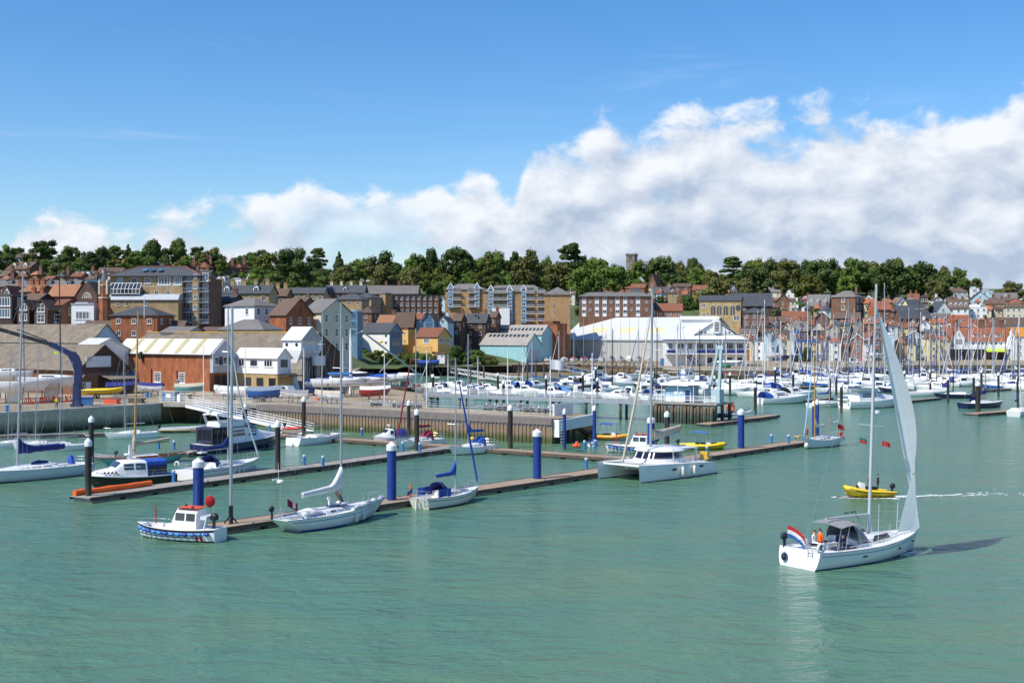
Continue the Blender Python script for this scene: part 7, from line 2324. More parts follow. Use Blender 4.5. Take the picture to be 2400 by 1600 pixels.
# harbour launch with blue fenders
def launch(label,stern,bow,full=True,pos=None):
 r,h,S = motor(label,stern,bow,'harbour_launch',over=1.03,B=2.5,fs=.95,fm=.85,fb=1.05,sw=.66,fine=2.6,brake=.05,boot='gel_black',rails=False,cock=(.62,.9),pos=pos)
 L = h.L
 h.band(-.18,-.03,.02,0,.99,True).build('rubbing_strake','gel_black',r)
 h.band(.30,.37,.012,.15,.985).build('black_stripe','gel_black',r)
 for t in (.115,.16):
  part(r,'red_slash','red',lambda b: [b.add([h.at(t + dx + sl,z,.016) * 1.0 if s < 0 else Vector((h.at(t + dx + sl,z,.016).x,-h.at(t + dx + sl,z,.016).y,z)) for dx,z,sl in ((0,.12,0),(.028,.12,0),(.028,.62,.012),(0,.62,.012))],[(0,1,2,3)]) for s in (-1,1)])
 for i in range(12):
  t = .07 + i * .077
  p = h.at(t,h.sheer(t) - .3,.1)
  q = h.at(t + .01,h.sheer(t) - .3,.1)
  a = atan2(q.y - p.y,q.x - p.x)
  for s in ((1,-1) if full else (1,)):
   part(r,'fender','blue_light' if i % 3 else 'blue_paint',lambda b: b.path([Vector((p.x + u * cos(a),-s * -(p.y) * -1 if s > 0 else p.y,p.z)) for u in (-.24,-.2,-.1,.1,.2,.24)],[.03,.1,.135,.135,.1,.03],9),50)
 zc = h.sheer(.3)
 wx0,wx1 = -L / 2 + .22 * L,-L / 2 + .52 * L
 SS = [(wx0,.78,.66,zc - .4,zc + 1.35),(wx1 - .35,.80,.66,zc - .4,zc + 1.38),(wx1,.80,.6,zc - .4,zc + .55),(wx1 + .02,.8,.6,zc - .4,zc + .5)]
 wh = cabin(SS).build('wheelhouse','gel',r,40)
 side_win(r,SS,wx0 + .12,wx0 + .85,.56,.86,'glass')
 side_win(r,SS,wx0 + .98,wx1 - .38,.56,.86,'glass')
 top_win(r,SS,wx1 - .30,wx1 - .05,.92,'glass',split=2)
 part(r,'roof','redorange',lambda b: b.loft([[(x,y * w,zc + z) for y in (-1,-.5,.5,1)] for x,w,z in ((wx0 + .05,.55,1.42),(wx0 + .2,.62,1.5),(wx1 - .5,.62,1.5),(wx1 - .38,.5,1.42))],False,False))
 part(r,'aerial','galv',lambda b: [b.tube((wx0 + .3,.3,zc + 1.4),(wx0 + .25,.35,zc + 3.4),.015,n=5),b.tube((wx0 + .9,0,zc + 1.4),(wx0 + .9,0,zc + 2.3),.02,n=5),b.bar((wx0 + .9,-.3,zc + 2.0),(wx0 + .9,.3,zc + 2.0),.04)])
 part(r,'horn','black',lambda b: [b.lathe([(.08,0),(.1,.15)],8,(wx0 + .5,.4,zc + 1.45)),b.lathe([(.08,0),(.1,.15)],8,(wx1 - .6,-.3,zc + 1.45))])
 outboard(r,-L / 2 + .45,.15,zc + .75,'black',.95)
 part(r,'stern_frame','gel_grey',lambda b: [b.bar((-L / 2 + .95,s * .7,zc),(-L / 2 + .75,s * .62,zc + .95),.07) for s in (-1,1)] + [b.box(-L / 2 + .75,-L / 2 + 1.3,-.6,.6,zc + .7,zc + .95)])
 part(r,'thwart','red',lambda b: b.box(wx1 + .15,wx1 + .75,-.75,.75,zc - .12,zc - .02))
 part(r,'foredeck_rail','steel',lambda b: [b.path([(L / 2 - .15 - 1.9 * u,s * (.1 + .95 * u ** .6),h.sheer(.97 - .25 * u) + .28) for u in (0,.15,.4,.7,1)],.018,5) for s in (-1,1)])
 part(r,'red_post','red',lambda b: b.tube((L / 2 - 1.4,-.3,h.sheer(.85)),(L / 2 - 1.35,-.3,h.sheer(.85) + 1.3),.055,n=8))
 return r
launch('white harbour launch with orange roof and a row of blue fenders',(514,1268),(325,1255))
launch('white work launch with red roof moored behind the catamaran',(1545,1062),(1420,1058),False)
# ---- catamaran
bn,sn,bf = PX(1506,1131),PX(1664,1108),PX(1400,1122)
ax = (bn - sn).normalized()
c = (bn + sn) / 2 + (bf - bn) / 2
r = thing('catamaran','large white sailing catamaran with dark wraparound windows and tan boom cover','catamaran',(c.x,c.y,0),atan2(ax.y,ax.x))
LC,OFF = (bn - sn).length * 1.05,abs((bf - bn).dot(Vector((-ax.y,ax.x,0)))) / 2
for sg in (-1,1):
 h = Hull(LC,1.55,1.25,1.55,1.72,.8,.45,2.6,.01,-.05,e1=.45,e2=.9)
 b = h.shell()
 b.v = [(x,y + sg * OFF,z) for x,y,z in b.v]
 hu = b.build('hull','gel_grey' if False else 'gel',r,50)
 b = h.deck(None,None,.4)
 b.v = [(x,y + sg * OFF,z) for x,y,z in b.v]
 b.build('deck','deck_white',r)
 b = h.band(-.04,.08,.008,0,.985)
 b.v = [(x,y + sg * OFF,z) for x,y,z in b.v]
 b.build('boot_stripe','gel_navy',hu)
 for t in (.22,.60):
  p = h.at(t,1.02,.012)
  for s2 in (-1,1):
   part(hu,'hull_window','tint',lambda b: b.add([(p.x + .42 * cos(a),(p.y if s2 < 0 else -p.y) + sg * OFF + s2 * .012,p.z + .13 * sin(a)) for a in [2 * pi * i / 14 for i in range(14)]],[tuple(range(14))]))
 part(r,'transom_step','gel',lambda b: [b.box(-LC / 2 - .1,-LC / 2 + .6,sg * OFF - .5,sg * OFF + .5,.3,.5),b.box(-LC / 2 + .2,-LC / 2 + .9,sg * OFF - .5,sg * OFF + .5,.5,.85)])
part(r,'bridge_deck','gel',lambda b: b.hexa([(-LC / 2 + .9,-OFF,.75),(LC * .20,-OFF,.8),(LC * .20,OFF,.8),(-LC / 2 + .9,OFF,.75),(-LC / 2 + .9,-OFF,1.45),(LC * .22,-OFF,1.62),(LC * .22,OFF,1.62),(-LC / 2 + .9,OFF,1.45)]))
part(r,'trampoline','deck_grey',lambda b: b.box(LC * .221,LC * .43,-OFF + .7,OFF - .7,1.46,1.49))
part(r,'front_beam','gel',lambda b: [b.tube((LC * .435,-OFF,1.55),(LC * .435,OFF,1.55),.11,n=10),b.torus((LC * .40,0,1.9),.5,.035,'x',16,6,0,pi)])
# saloon: wraparound dark glass under an overhanging roof
prof = []
for i in range(33):
 a = -pi * .62 + 2 * pi * .62 * i / 32
 prof.append((cos(a),sin(a)))
sal = lambda fx,fy,x0: [(x0 + fx * (p[0] if p[0] > 0 else p[0] * 1.15),fy * p[1] * (1.0 if p[0] > -.1 else 1.0)) for p in prof]
def ringz(fx,fy,x0,z,dz=0):
 return [(x,y,z + dz * (x - x0)) for x,y in sal(fx,fy,x0)]
part(r,'saloon_base','gel',lambda b: b.loft([ringz(3.1,2.6,-.6,1.5),ringz(2.75,2.45,-.6,1.95)]),40)
part(r,'saloon_window','tint',lambda b: b.loft([ringz(2.76,2.46,-.6,1.955),ringz(2.35,2.28,-.6,2.62)]),40)
for i in (5,12,16,20,27):
 p0,p1 = ringz(2.78,2.48,-.6,1.95)[i],ringz(2.38,2.31,-.6,2.62)[i]
 part(r,'window_pillar','gel',lambda b: b.bar(p0,p1,.13,.07))
part(r,'saloon_roof','gel',lambda b: b.loft([ringz(2.62,2.5,-.75,2.62),ringz(2.7,2.6,-.75,2.72),ringz(2.4,2.4,-.8,2.92),ringz(1.5,1.7,-.9,3.08),ringz(.3,.3,-1,3.12)]),40)
part(r,'cockpit_roof','gel',lambda b: b.loft([[(x,y,2.82 + .14 * (1 - (y / 2.3) ** 2) + dz) for y in (-2.3,-1.5,-.7,0,.7,1.5,2.3)] + [(x,y,2.74) for y in (2.3,-2.3)] for x,dz in ((-4.6,-.05),(-3.4,.05),(-1.6,.1))]),40)
part(r,'roof_stripe','bluegrey_cloth',lambda b: b.path([(-4.2,.9,3.02),(-2,1.1,3.08),(.2,.9,2.97)],.05,5))
part(r,'roof_post','gel',lambda b: [b.bar((-4.3,s * 2.2,1.4),(-4.2,s * 2.15,2.8),.18) for s in (-1,1)])
part(r,'mast','alu',lambda b: b.path([(.75,0,1.7),(.6,0,10),(.4,0,19.2)],[.14,.13,.09],10),50)
part(r,'spreaders','alu',lambda b: [b.path([(.45,-1.3,z + .05),(.65,0,z),(.45,1.3,z + .05)],.03,6) for z in (8,13)])
part(r,'boom','alu',lambda b: b.tube((.5,0,3.75),(-4.3,0,4.35),.1,n=8))
cover_mesh((-4.4,0,4.75),(.35,0,4.15),.3,.46,.25,wav=.04,flat=.6).build('sail_cover','tan_cloth',r,60)
part(r,'furled_genoa','tan_cloth',lambda b: b.path([(LC * .435,0,1.9),(LC * .25,0,8.5),(.75,0,16.5)],[.12,.14,.06],9),50)
part(r,'rigging','wire',lambda b: [b.path([(.0,s * OFF,1.5),(.45,s * 1.3,8.05),(.45,s * 1.3,13.05),(.45,0,18)],.014,4) for s in (-1,1)] + [b.tube((-4.3,s * .2,4.6),(.45,0,17),.012,n=4) for s in (-1,1)] + [b.tube((-4.3,0,4.35),(-4.4,s * 1.5,1.5),.014,n=4) for s in (-1,1)])
part(r,'guard_rail','steel',lambda b: [b.path([(-LC / 2 + .6 + i * .95,s * (OFF + .62 - (.55 * max(0,(i - 7) / 4)) ** 1),1.35 + .03 * i + dz) for i in range(12)],.014,4) for s in (-1,1) for dz in (.35,.65)] + [b.tube((-LC / 2 + .6 + i * .95,s * (OFF + .62 - .55 * max(0,(i - 7) / 4)),1.3 + .03 * i),(-LC / 2 + .6 + i * .95,s * (OFF + .62 - .55 * max(0,(i - 7) / 4)),2.02 + .03 * i),.016,n=4) for s in (-1,1) for i in range(12)])
part(r,'life_raft','yellow_ochre',lambda b: b.box(-LC / 2 + .5,-LC / 2 + .9,OFF - .6,OFF + .3,1.5,2.3))
for x,y in ((.1,0),(-1.9,0)):
 part(r,'fender','gel_cream',lambda b: b.lathe([(.03,-.5),(.14,-.42),(.17,-.2),(.17,.2),(.14,.42),(.03,.5)],10,(x,(OFF + 1.0),.75)),50)
 part(r,'fender_line','rope_white',lambda b: b.tube((x,OFF + 1.0,1.25),(x,OFF + .7,2.0),.012,n=4))
# ---- RIBs
def rib(label,loc,rz,L=5.0,m='yellow',strake='black',name='inflatable_boat',console=True,seats=2,pitch=0.0,ob='black',group=None,canopy=None,cat='inflatable boat',floor='deck_grey',z=0.0):
 r = thing(name,label,cat,loc,rz,group)
 r.rotation_euler = (0,-pitch,rz)
 w = L * .19
 pts = []
 for s in (-1,1):
  seq = [(-L / 2,s * w,.42),(-L * .2,s * w,.40),(L * .15,s * w * .98,.44),(L * .33,s * w * .72,.55),(L * .44,s * w * .35,.66)]
  pts += seq if s < 0 else list(reversed(seq))
 pts.insert(5,(L * .475,0,.70))
 R = L * .048
 tb = part(r,'tube',m,lambda b: b.path([(p[0],p[1],p[2] + z) for p in pts],[R * .55] + [R] * 9 + [R * .55],12),50)
 part(tb,'rubbing_strake',strake,lambda b: b.path([(p[0] * 1.005,p[1] + (R * .98 if p[1] > 0 else -R * .98 if p[1] < 0 else 0),p[2] + z) if abs(p[1]) > .01 else (p[0] + R,0,p[2] + z) for p in pts],R * .22,5))
 part(r,'hull','gel' if m != 'yellow' else 'yellow',lambda b: b.loft([[(x,-w * q,.35 + z + dz),(x,-w * q * .6,-.05 + z + dz),(x,0,-.3 + z + dz * 1.3),(x,w * q * .6,-.05 + z + dz),(x,w * q,.35 + z + dz)] for x,q,dz in ((-L / 2 + .1,1,0),(0,1,0),(L * .3,.75,.1),(L * .45,.15,.3))]),50)
 part(r,'floor',floor,lambda b: b.hexa([(-L / 2 + .15,-w,.3 + z),(L * .33,-w * .7,.36 + z),(L * .33,w * .7,.36 + z),(-L / 2 + .15,w,.3 + z),(-L / 2 + .15,-w,.36 + z),(L * .33,-w * .7,.42 + z),(L * .33,w * .7,.42 + z),(-L / 2 + .15,w,.36 + z)]))
 if console:
  part(r,'console','gel',lambda b: b.hexa([(L * .08,-.35,.3 + z),(L * .22,-.33,.3 + z),(L * .22,.33,.3 + z),(L * .08,.35,.3 + z),(L * .10,-.32,1.15 + z),(L * .17,-.28,1.2 + z),(L * .17,.28,1.2 + z),(L * .10,.32,1.15 + z)]))
  part(r,'console_screen','tint',lambda b: b.box(L * .222,L * .225,-.25,.25,.5 + z,.95 + z))
  for i in range(seats):
   part(r,'seat','black',lambda b: b.box(-L * .02 - i * .7,L * .03 - i * .7 + .25,-.2,.2,.36 + z,.85 + z))
 outboard(r,-L / 2 - .05,0,.85 + z,ob,.8)
 if canopy:
  part(r,'canopy_frame','galv',lambda b: [b.tube((x,y,.4 + z),(x,y * .9,2.1 + z),.03,n=6) for x in (-L * .15,L * .12) for y in (-w * .8,w * .8)])
  part(r,'canopy',canopy,lambda b: b.loft([[(x,y,2.15 + z + .12 * (1 - (y / w) ** 2)) for y in (-w,-w / 2,0,w / 2,w)] for x in (-L * .2,0,L * .17)],False,False),50)
 return r
pr,phd,pl = berth((2081,1163),(1985,1166))
yr_ = rib('yellow inflatable speeding along with two crew in black',(pr.x,pr.y,.12),phd,4.7,'yellow','black',pitch=radians(3))
rib('yellow workboat with blue canopy moored behind the launch',PX(1428,1030),GA,6.0,'yellow_ochre','red',canopy='blue_cloth',cat='workboat',name='workboat')
rib('yellow workboat with striped canopy beside the catamaran stern',PX(1645,1052),GA + .3,6.0,'yellow','black',canopy='gel_blue',cat='workboat',name='workboat')
rib('pale blue rubber dinghy tied by the pale pedestals',PX(1389,1044),GA + 1.9,2.8,'blue_light','blue_light',console=False)
rib('dark grey tender tied astern of the wooden yacht',PX(240,1078),2.8,3.6,'grey_cloth','black',console=False)
rib('grey open workboat with yellow side and orange pump under the quay recess',PX(430,1012),radians(10),6.8,'galv','yellow_ochre',console=False,cat='workboat',name='workboat')
rib('small red dinghy on the pontoon at the gangway foot',PX(690,1018,.5) + Vector((0,0,.45)),radians(-30),3.4,'red','red',console=False)
for i,(x,y,a) in enumerate(((1698,978,.3),(1725,974,.4),(1752,970,.35))):
 p = PX(x,y,.5)
 js = thing('jet_ski',('dark jet ski at the end of the jet ski row','jet ski between two others on the pontoon','white trimmed jet ski beside the thick blue pile')[i],'jet ski',p,a)
 part(js,'hull',('gel_navy','gel_grey','gel')[i],lambda b: b.loft([[(x_,s * w,z) for s,z in ((-1,.25),(-.7,0),(.7,0),(1,.25),(.8,zz),(-.8,zz))] for x_,w,zz in ((-1.5,.5,.45),(-.3,.58,.55),(.6,.5,.75),(1.4,.12,.5))]),50)
 part(js,'seat','black',lambda b: b.box(-1.2,.1,-.2,.2,.46,.72))
 part(js,'handlebar','gel_blue',lambda b: [b.bar((.35,-.4,1.0),(.35,.4,1.0),.07),b.bar((.4,0,.6),(.35,0,1.0),.12)])
r = thing('life_ring','large orange life ring on a stand by the jet skis','life ring',PX(1712,966,.5),.3)
part(r,'ring','redorange',lambda b: b.torus((0,0,.9),.62,.24,'y',20,9),60)
part(r,'stand','galv',lambda b: b.box(-.05,.05,.1,.2,0,.6))
r = thing('fender_heap','heap of orange ball fenders on the pontoon by the ferry ramp','fenders',PX(1352,1048,.5),0)
for i in range(6):
 part(r,'ball_fender','redorange',lambda b: b.ell((.32 * cos(i * 1.1) * (1 if i else 0),.3 * sin(i * 1.1),.22 + (.3 if i == 0 else 0)),.24,.24,.24,10,7),60)
# foam thrown up by the moving boats
def foam(label_m,pts,w0,w1,seed,parent=None):
 R = random.Random(seed)
 b = MB()
 a,c = Vector((*pts[0],0)),Vector((*pts[1],0))
 d = c - a
 n = Vector((-d.y,d.x,0)).normalized()
 for i in range(label_m):
  t = R.random() ** 1.3
  p = a + d * t + n * R.gauss(0,1) * (w0 + (w1 - w0) * t)
  s = R.uniform(.05,.22) * (1.2 - t * .7)
  e = R.uniform(1.5,4)
  k = 7
  b.add([(p.x + s * e * cos(2 * pi * j / k) * R.uniform(.6,1),p.y + s * sin(2 * pi * j / k) * R.uniform(.6,1.0),.012 + .02 * (j % 2)) for j in range(k)],[tuple(range(k))])
 return b
fo = foam(75,[(pr.x + 2.3,pr.y),(pr.x + 15,pr.y + 3.0)],.25,.9,3)
f2 = foam(150,[(pr.x - 2.2,pr.y - .55),(pr.x + 2.6,pr.y - .9)],.12,.25,5)
fo.add(f2.v,f2.f)
f3 = foam(60,[(pr.x - 2.6,pr.y + .1),(pr.x - 1.9,pr.y - .3)],.15,.2,8)
fo.add(f3.v,f3.f)
tag(fo.build('wake_foam','foam'),'white wake foam behind the speeding yellow inflatable','foam',kind='stuff')
bw = PX(2138,1290)
f4 = foam(70,[(bw.x - .4,bw.y - .4),(bw.x - 1.6,bw.y - 1.7)],.15,.3,9)
tag(f4.build('bow_foam','foam'),'white foam at the bow of the yacht under sail','foam',kind='stuff')
# ================================================================ PEOPLE
def person_mesh(pose,shirt,legs):
 """one continuous body grown from a posed skeleton; clothing split by height and limb"""
 V,Ed,Rd = [],[],[]
 def add(p,r,parent=None):
  V.append(p)
  Rd.append(r)
  if parent is not None:
   Ed.append((parent,len(V) - 1))
  return len(V) - 1
 sit = pose == 'sit'
 hz = .0 if sit else .5
 pel = add((0,0,.45 + hz),.15)
 sp = add((0,.01,.66 + hz),.13,pel)
 ch = add((0,0,.86 + hz),.145,sp)
 nk = add((0,0,1.02 + hz),.055,ch)
 hd = add((0,-.02,1.13 + hz),.085,nk)
 add((0,-.015,1.25 + hz),.075,hd)
 for s in (-1,1):
  sh = add((s * .19,0,.95 + hz),.062,ch)
  fw = -.22 if (sit or s > 0) else -.05
  eb = add((s * .25,.03 + fw * .3,.68 + hz),.046,sh)
  wr = add((s * .23,fw,.50 + hz + (.06 if fw < -.1 else -.02)),.034,eb)
  pm = add((s * .225,fw - .05,.455 + hz + (.06 if fw < -.1 else -.02)),.034,wr)
  for k in range(4):
   f1 = add((s * (.205 + .018 * k),fw - .085,.41 + hz + (.06 if fw < -.1 else -.02)),.010,pm)
   add((s * (.205 + .018 * k),fw - .10,.375 + hz + (.06 if fw < -.1 else -.02) - .008 * (k in (1,2))),.009,f1)
  t1 = add((s * .18,fw - .07,.45 + hz + (.06 if fw < -.1 else -.02)),.011,pm)
  add((s * .165,fw - .1,.43 + hz + (.06 if fw < -.1 else -.02)),.010,t1)
  hp = add((s * .095,0,.43 + hz),.095,pel)
  if sit:
   kn = add((s * .13,-.42,.46),.062,hp)
   an = add((s * .13,-.44,.06),.045,kn)
  else:
   kn = add((s * .11,-.03 - .04 * s,.48),.062,hp)
   an = add((s * .115,.02 - .03 * s,.08),.045,kn)
  add((s * .13,V[an][1] - .17,.035),.042,an)
 me = bpy.data.meshes.new('body')
 me.from_pydata(V,Ed,[])
 o = bpy.data.objects.new('tmp_body',me)
 COL.objects.link(o)
 md = o.modifiers.new('s','SKIN')
 for i,sv in enumerate(me.skin_vertices[0].data):
  sv.radius = (Rd[i],Rd[i])
  sv.use_root = i == 0
 md.use_smooth_shade = True
 o.modifiers.new('u','SUBSURF').levels = 1
 dg = bpy.context.evaluated_depsgraph_get()
 out = bpy.data.meshes.new_from_object(o.evaluated_get(dg))
 bpy.data.objects.remove(o)
 for m in (shirt,legs,'skin','black'):
  out.materials.append(M[m])
 for p in out.polygons:
  x,y,z = p.center
  arm = abs(x) > .17 and z > .3 + hz
  if z > 1.0 + hz or (arm and z < .50 + hz and (y < -.04 or z < .47 + hz)):
   p.material_index = 2
  elif z > .47 + hz or arm:
   p.material_index = 0
  elif z < .09 and not (sit and z > .3):
   p.material_index = 3
  else:
   p.material_index = 1
  p.use_smooth = True
 return out
def face_mesh(hz):
 b = MB()
 for s in (-1,1):
  b.ell((s * .033,-.098,1.155 + hz),.012,.008,.008,8,5)
 b.hexa([(-.012,-.125,1.105 + hz),(.012,-.125,1.105 + hz),(.010,-.09,1.105 + hz),(-.010,-.09,1.105 + hz),(-.006,-.108,1.15 + hz),(.006,-.108,1.15 + hz),(.006,-.09,1.15 + hz),(-.006,-.09,1.15 + hz)])
 b.box(-.024,.024,-.105,-.09,1.075 + hz,1.083 + hz)
 return b.mesh('face','hair')
def hair_mesh(hz,m,hat=False):
 b = MB()
 k = 1.25 if hat else 1.1
 rings = []
 for j in range(6):
  a = pi / 2 * j / 5
  q = max(cos(a),.05)
  rings.append([(.088 * k * q * cos(2 * pi * i / 14),-.005 + .1 * k * q * sin(2 * pi * i / 14),1.19 + hz + .10 * k * sin(a)) for i in range(14)])
 b.loft(rings)
 if hat:
  b.lathe([(.135,0),(.135,.015)],14,(0,-.01,1.185 + hz))
 return b.mesh('helmet' if hat else 'hair',m,60)
PMESH = {}
def person(label,loc,rz,pose='stand',shirt='navy_wear',legs='denim',top='hair',hat=False,s=1.0,group=None):
 key = (pose,shirt,legs)
 hz = 0 if pose == 'sit' else .5
 if key not in PMESH:
  PMESH[key] = person_mesh(*key)
 for kk,fn in ((('face',hz),lambda: face_mesh(hz)),(('hair',hz,top,hat),lambda: hair_mesh(hz,top,hat))):
  if kk not in PMESH:
   PMESH[kk] = fn()
 r = thing('person',label,'person',loc,rz,group)
 r.scale = (s,s,s)
 inst('body',PMESH[key],r)
 inst('face',PMESH[('face',hz)],r)
 inst('helmet' if hat else 'hair',PMESH[('hair',hz,top,hat)],r)
 return r
person('worker in lime jacket and orange helmet standing by the blue crane post',PX(133,958,QZ),radians(200),shirt='hivis',legs='navy_wear',top='orange',hat=True)
person('worker in lime jacket and orange helmet beside the racing yacht mast',PX(48,962,QZ),radians(150),shirt='hivis',legs='navy_wear',top='orange',hat=True)
YL = ys.location
yq = Matrix.Rotation(ys.rotation_euler.z,4,'Z')
def onboard(x,y,z):
 return YL + yq @ Vector((x,y,z))
hh = ys.rotation_euler.z + pi / 2
person('person in dark clothes seated under the grey bimini of the sailing yacht',onboard(-LS / 2 + .25 * LS,-1.0,hs.sheer(.2) - .32),hh + pi / 2,'sit','navy_wear','navy_wear')
person('person in white top seated on the far side of the sailing yacht cockpit',onboard(-LS / 2 + .21 * LS,.95,hs.sheer(.2) - .32),hh - pi / 2,'sit','shirt_white','denim')
person('person in orange jacket standing at the sailing yacht wheel',onboard(-LS / 2 + .085 * LS,-.8,hs.sheer(.1) - .42),hh,'stand','orange','navy_wear')
cr_ = yr_.location
person('helmsman in black standing in the yellow inflatable',(cr_.x + .15,cr_.y,.48),radians(-90),'stand','black','black','black',s=.92)
person('crew member in black at the back of the yellow inflatable',(cr_.x + .95,cr_.y + .05,.48),radians(-90),'stand','black','black','black',s=.9)
kq = yk.location
person('person in red on the stern of the small ketch',(kq.x + 2.6,kq.y - .3,.95),radians(30),'sit','red','denim')
person('person in red jacket on a pontoon by the aqua sheds',PX(981,915,1.2),radians(170),shirt='red',legs='denim')
person('person in dark coat on a pontoon by the aqua sheds',PX(971,915,1.2),radians(190),shirt='navy_wear',legs='navy_wear')
for i,(x,y) in enumerate(((1822,857),(1850,859),(2052,852),(2215,850),(2226,849),(2240,847),(2258,848),(2276,847),(2290,848),(2310,846),(1690,858),(1712,857))):
 person('passer by strolling on the far quay',PX(x,y,QZ),i * 1.3,shirt=('shirt_white','red','navy_wear','blue_light')[i % 4],legs='denim',group='people on the far quay')
# dog on the pontoon end by the ketch
p = PX(1868,1031,.5)
dg_ = thing('dog','tan dog standing on the pontoon end near the ketch bow','dog',p,radians(-40))
def dogb(b):
 b.loft([[(x,w * cos(a),z + hgt * sin(a)) for a in [2 * pi * i / 10 for i in range(10)]] for x,w,z,hgt in
   ((-.42,.03,.50,.03),(-.36,.10,.47,.11),(-.1,.10,.45,.10),(.15,.13,.44,.16),(.30,.12,.48,.16),(.42,.08,.60,.10),(.52,.075,.70,.085),(.62,.06,.70,.06),(.72,.03,.67,.03))])
 for s in (-1,1):
  b.path([(.27,s * .08,.42),(.27,s * .09,.22),(.26,s * .09,.04),(.31,s * .09,.02)],[.06,.035,.025,.02],6)
  b.path([(-.30,s * .08,.44),(-.22,s * .09,.28),(-.38,s * .09,.17),(-.35,s * .09,.03),(-.3,s * .09,.02)],[.08,.05,.03,.025,.02],6)
  b.path([(.53,s * .05,.76),(.5,s * .08,.70),(.5,s * .09,.64)],[.02,.03,.01],5)
 b.path([(-.40,0,.50),(-.56,0,.58),(-.66,0,.70)],[.03,.02,.01],6)
part(dg_,'body','sand_stone',dogb,60)
# ================================================================ BOATYARD, CRANES, SHORE STORAGE
def stored_boat(label,px,y,L,rz,B,hullm='gel',bottom='grey_cloth',zq=QZ,lift=1.3,cover=None,cabinh=.4,name='stored_boat',group=None,keel=True,d=None,mast=0,detail=True):
 """boat ashore on props with its underwater body and keel in view"""
 p = PX(px,y,zq)
 r = thing(name,label,'boat',p,rz,group)
 h = Hull(L,B,.95 * B / 3,.9 * B / 3,1.25 * B / 3,.7,.42,2.0,.1,.04,dr=.75 * B / 3,N=14)
 zl = lift + .75 * B / 3
 for bld,nm,m,sm in ((h.shell(),'hull',hullm,50),(h.band(-.7 * B / 3,-.02,.012,.03,.97),'antifouling',bottom,0),(h.deck(.08,.3,B * .2),'deck','deck_white',0)):
  bld.v = [(v[0],v[1],v[2] + zl) for v in bld.v]
  bld.build(nm,m,r,sm)
 if keel:
  part(r,'keel',bottom,lambda b: b.loft([[(x0,-w,z),(x0 + .15,0 - w * 0,z),(x1,-w * .3,z),(x1,w * .3,z),(x0 + .15,w * .0,z),(x0,w,z)] for x0,x1,w,z in ((-L * .12,L * .12,.12,zl - .6 * B / 3),(-L * .13,L * .06,.14,.15))]))
 if cover:
  part(r,'cover',cover,lambda b: b.loft([[(-L / 2 + t * L,h.half(min(t,.98)) * s,zl + h.sheer(t) + (.02 if abs(s) == 1 else (1 - abs(s)) * .75 * B / 2.5)) for s in (-1,-.5,0,.5,1)] for t in (.01,.2,.4,.6,.8,.97)],False,False),50)
 elif cabinh:
  part(r,'cabin','gel',lambda b: [b.v.extend([]),b.loft(None) if False else b.add(*(lambda q: (q.v,q.f))(cabin([(-L / 2 + t * L,B * .33 * w,B * .27 * w,zl + h.sheer(t) - .05,zl + h.sheer(t) + cabinh * q2) for t,w,q2 in ((.32,1,1),(.55,.95,.9),(.7,.7,.45),(.8,.4,.1))])))],50)
  if detail:
   part(r,'window','tint',lambda b: [b.box(-L / 2 + .36 * L,-L / 2 + .55 * L,s * B * .315 - .012,s * B * .315 + .012,zl + h.sheer(.45) + cabinh * .35,zl + h.sheer(.45) + cabinh * .7) for s in (-1,1)])
 for t in (.3,.65):
  for s in (-1,1):
   a = h.at(t,.1,.02)
   part(r,'prop','timber_pile',lambda b: b.bar((a.x,-s * a.y,zl + .05),(a.x,-s * (a.y - .5),.02),.12))
 if mast:
  part(r,'mast','alu',lambda b: b.tube((L * .06,0,zl + h.sheer(.5)),(L * .05,0,mast),.08,.05,8))
 return r
rb = stored_boat('large white racing hull on props with beige underwater body',122,941,10.5,radians(8),3.3,'gel','gel_cream',lift=2.2,cabinh=.5)
rc = stored_boat('white hull with open cockpit on props at the left edge',38,945,11.5,radians(6),3.3,'gel','gel_cream',lift=1.7,cabinh=.0)
stored_boat('wrecked looking white hull propped high behind at left',12,935,9.0,radians(190),3.0,'gel','gel_cream',lift=3.2,cabinh=.4)
part(rb,'mast','black',lambda b: [b.tube((1.4,0,3.4),(1.1,0,24.0),.13,.07,9),b.ell((1.1,0,24.1),.3,.2,.2,8,5)])
part(rc,'mast','maroon_cloth',lambda b: b.tube((1.3,0,3.0),(1.1,0,14.5),.1,.06,8))
for x,y,l,m in ((320,944,'stack of dark timber baulks by the quay railing','timber_pile'),(262,946,'bundle of orange pipes by the quay railing','redorange'),(430,934,'stack of grey pallets beside the cabinets','concrete')):
 r = thing('stack',l,'stack',PX(x,y,QZ),radians(-20))
 for k in range(9):
  part(r,'piece',m,lambda b: b.box(-1.3 + .1 * (k % 2),1.3 + .15 * sin(k),-.5 + .34 * (k % 3),-.2 + .34 * (k % 3),.26 * (k // 3),.26 * (k // 3) + .24))
for i,(x,y) in enumerate(((345,932),(352,931),(510,925),(700,928),(705,928),(745,938),(762,939))):
 r = thing('oil_drum','steel drum standing on the boatyard apron','drum',PX(x,y,QZ),0,'drums in the boatyard')
 part(r,'drum',('blue_light','galv','redorange')[i % 3],lambda b: b.lathe([(.29,0),(.3,.02),(.28,.3),(.3,.32),(.28,.6),(.3,.88),(.27,.9)],14))
r = rib('yellow inflatable on a trailer beside the blue crane',PX(240,934,QZ),radians(4),7.0,'yellow','black',console=False,z=1.0,cat='inflatable boat')
part(r,'trailer','galv',lambda b: [b.bar((-3,s * .7,.75),(3.6,s * .3,.7),.12) for s in (-1,1)] + [b.bar((-1,-1,.5),(-1,1,.5),.12)])
part(r,'trailer_wheel','rubber',lambda b: [b.torus((-1,s * 1.0,.35),.24,.11,'y',14,7) for s in (-1,1)])
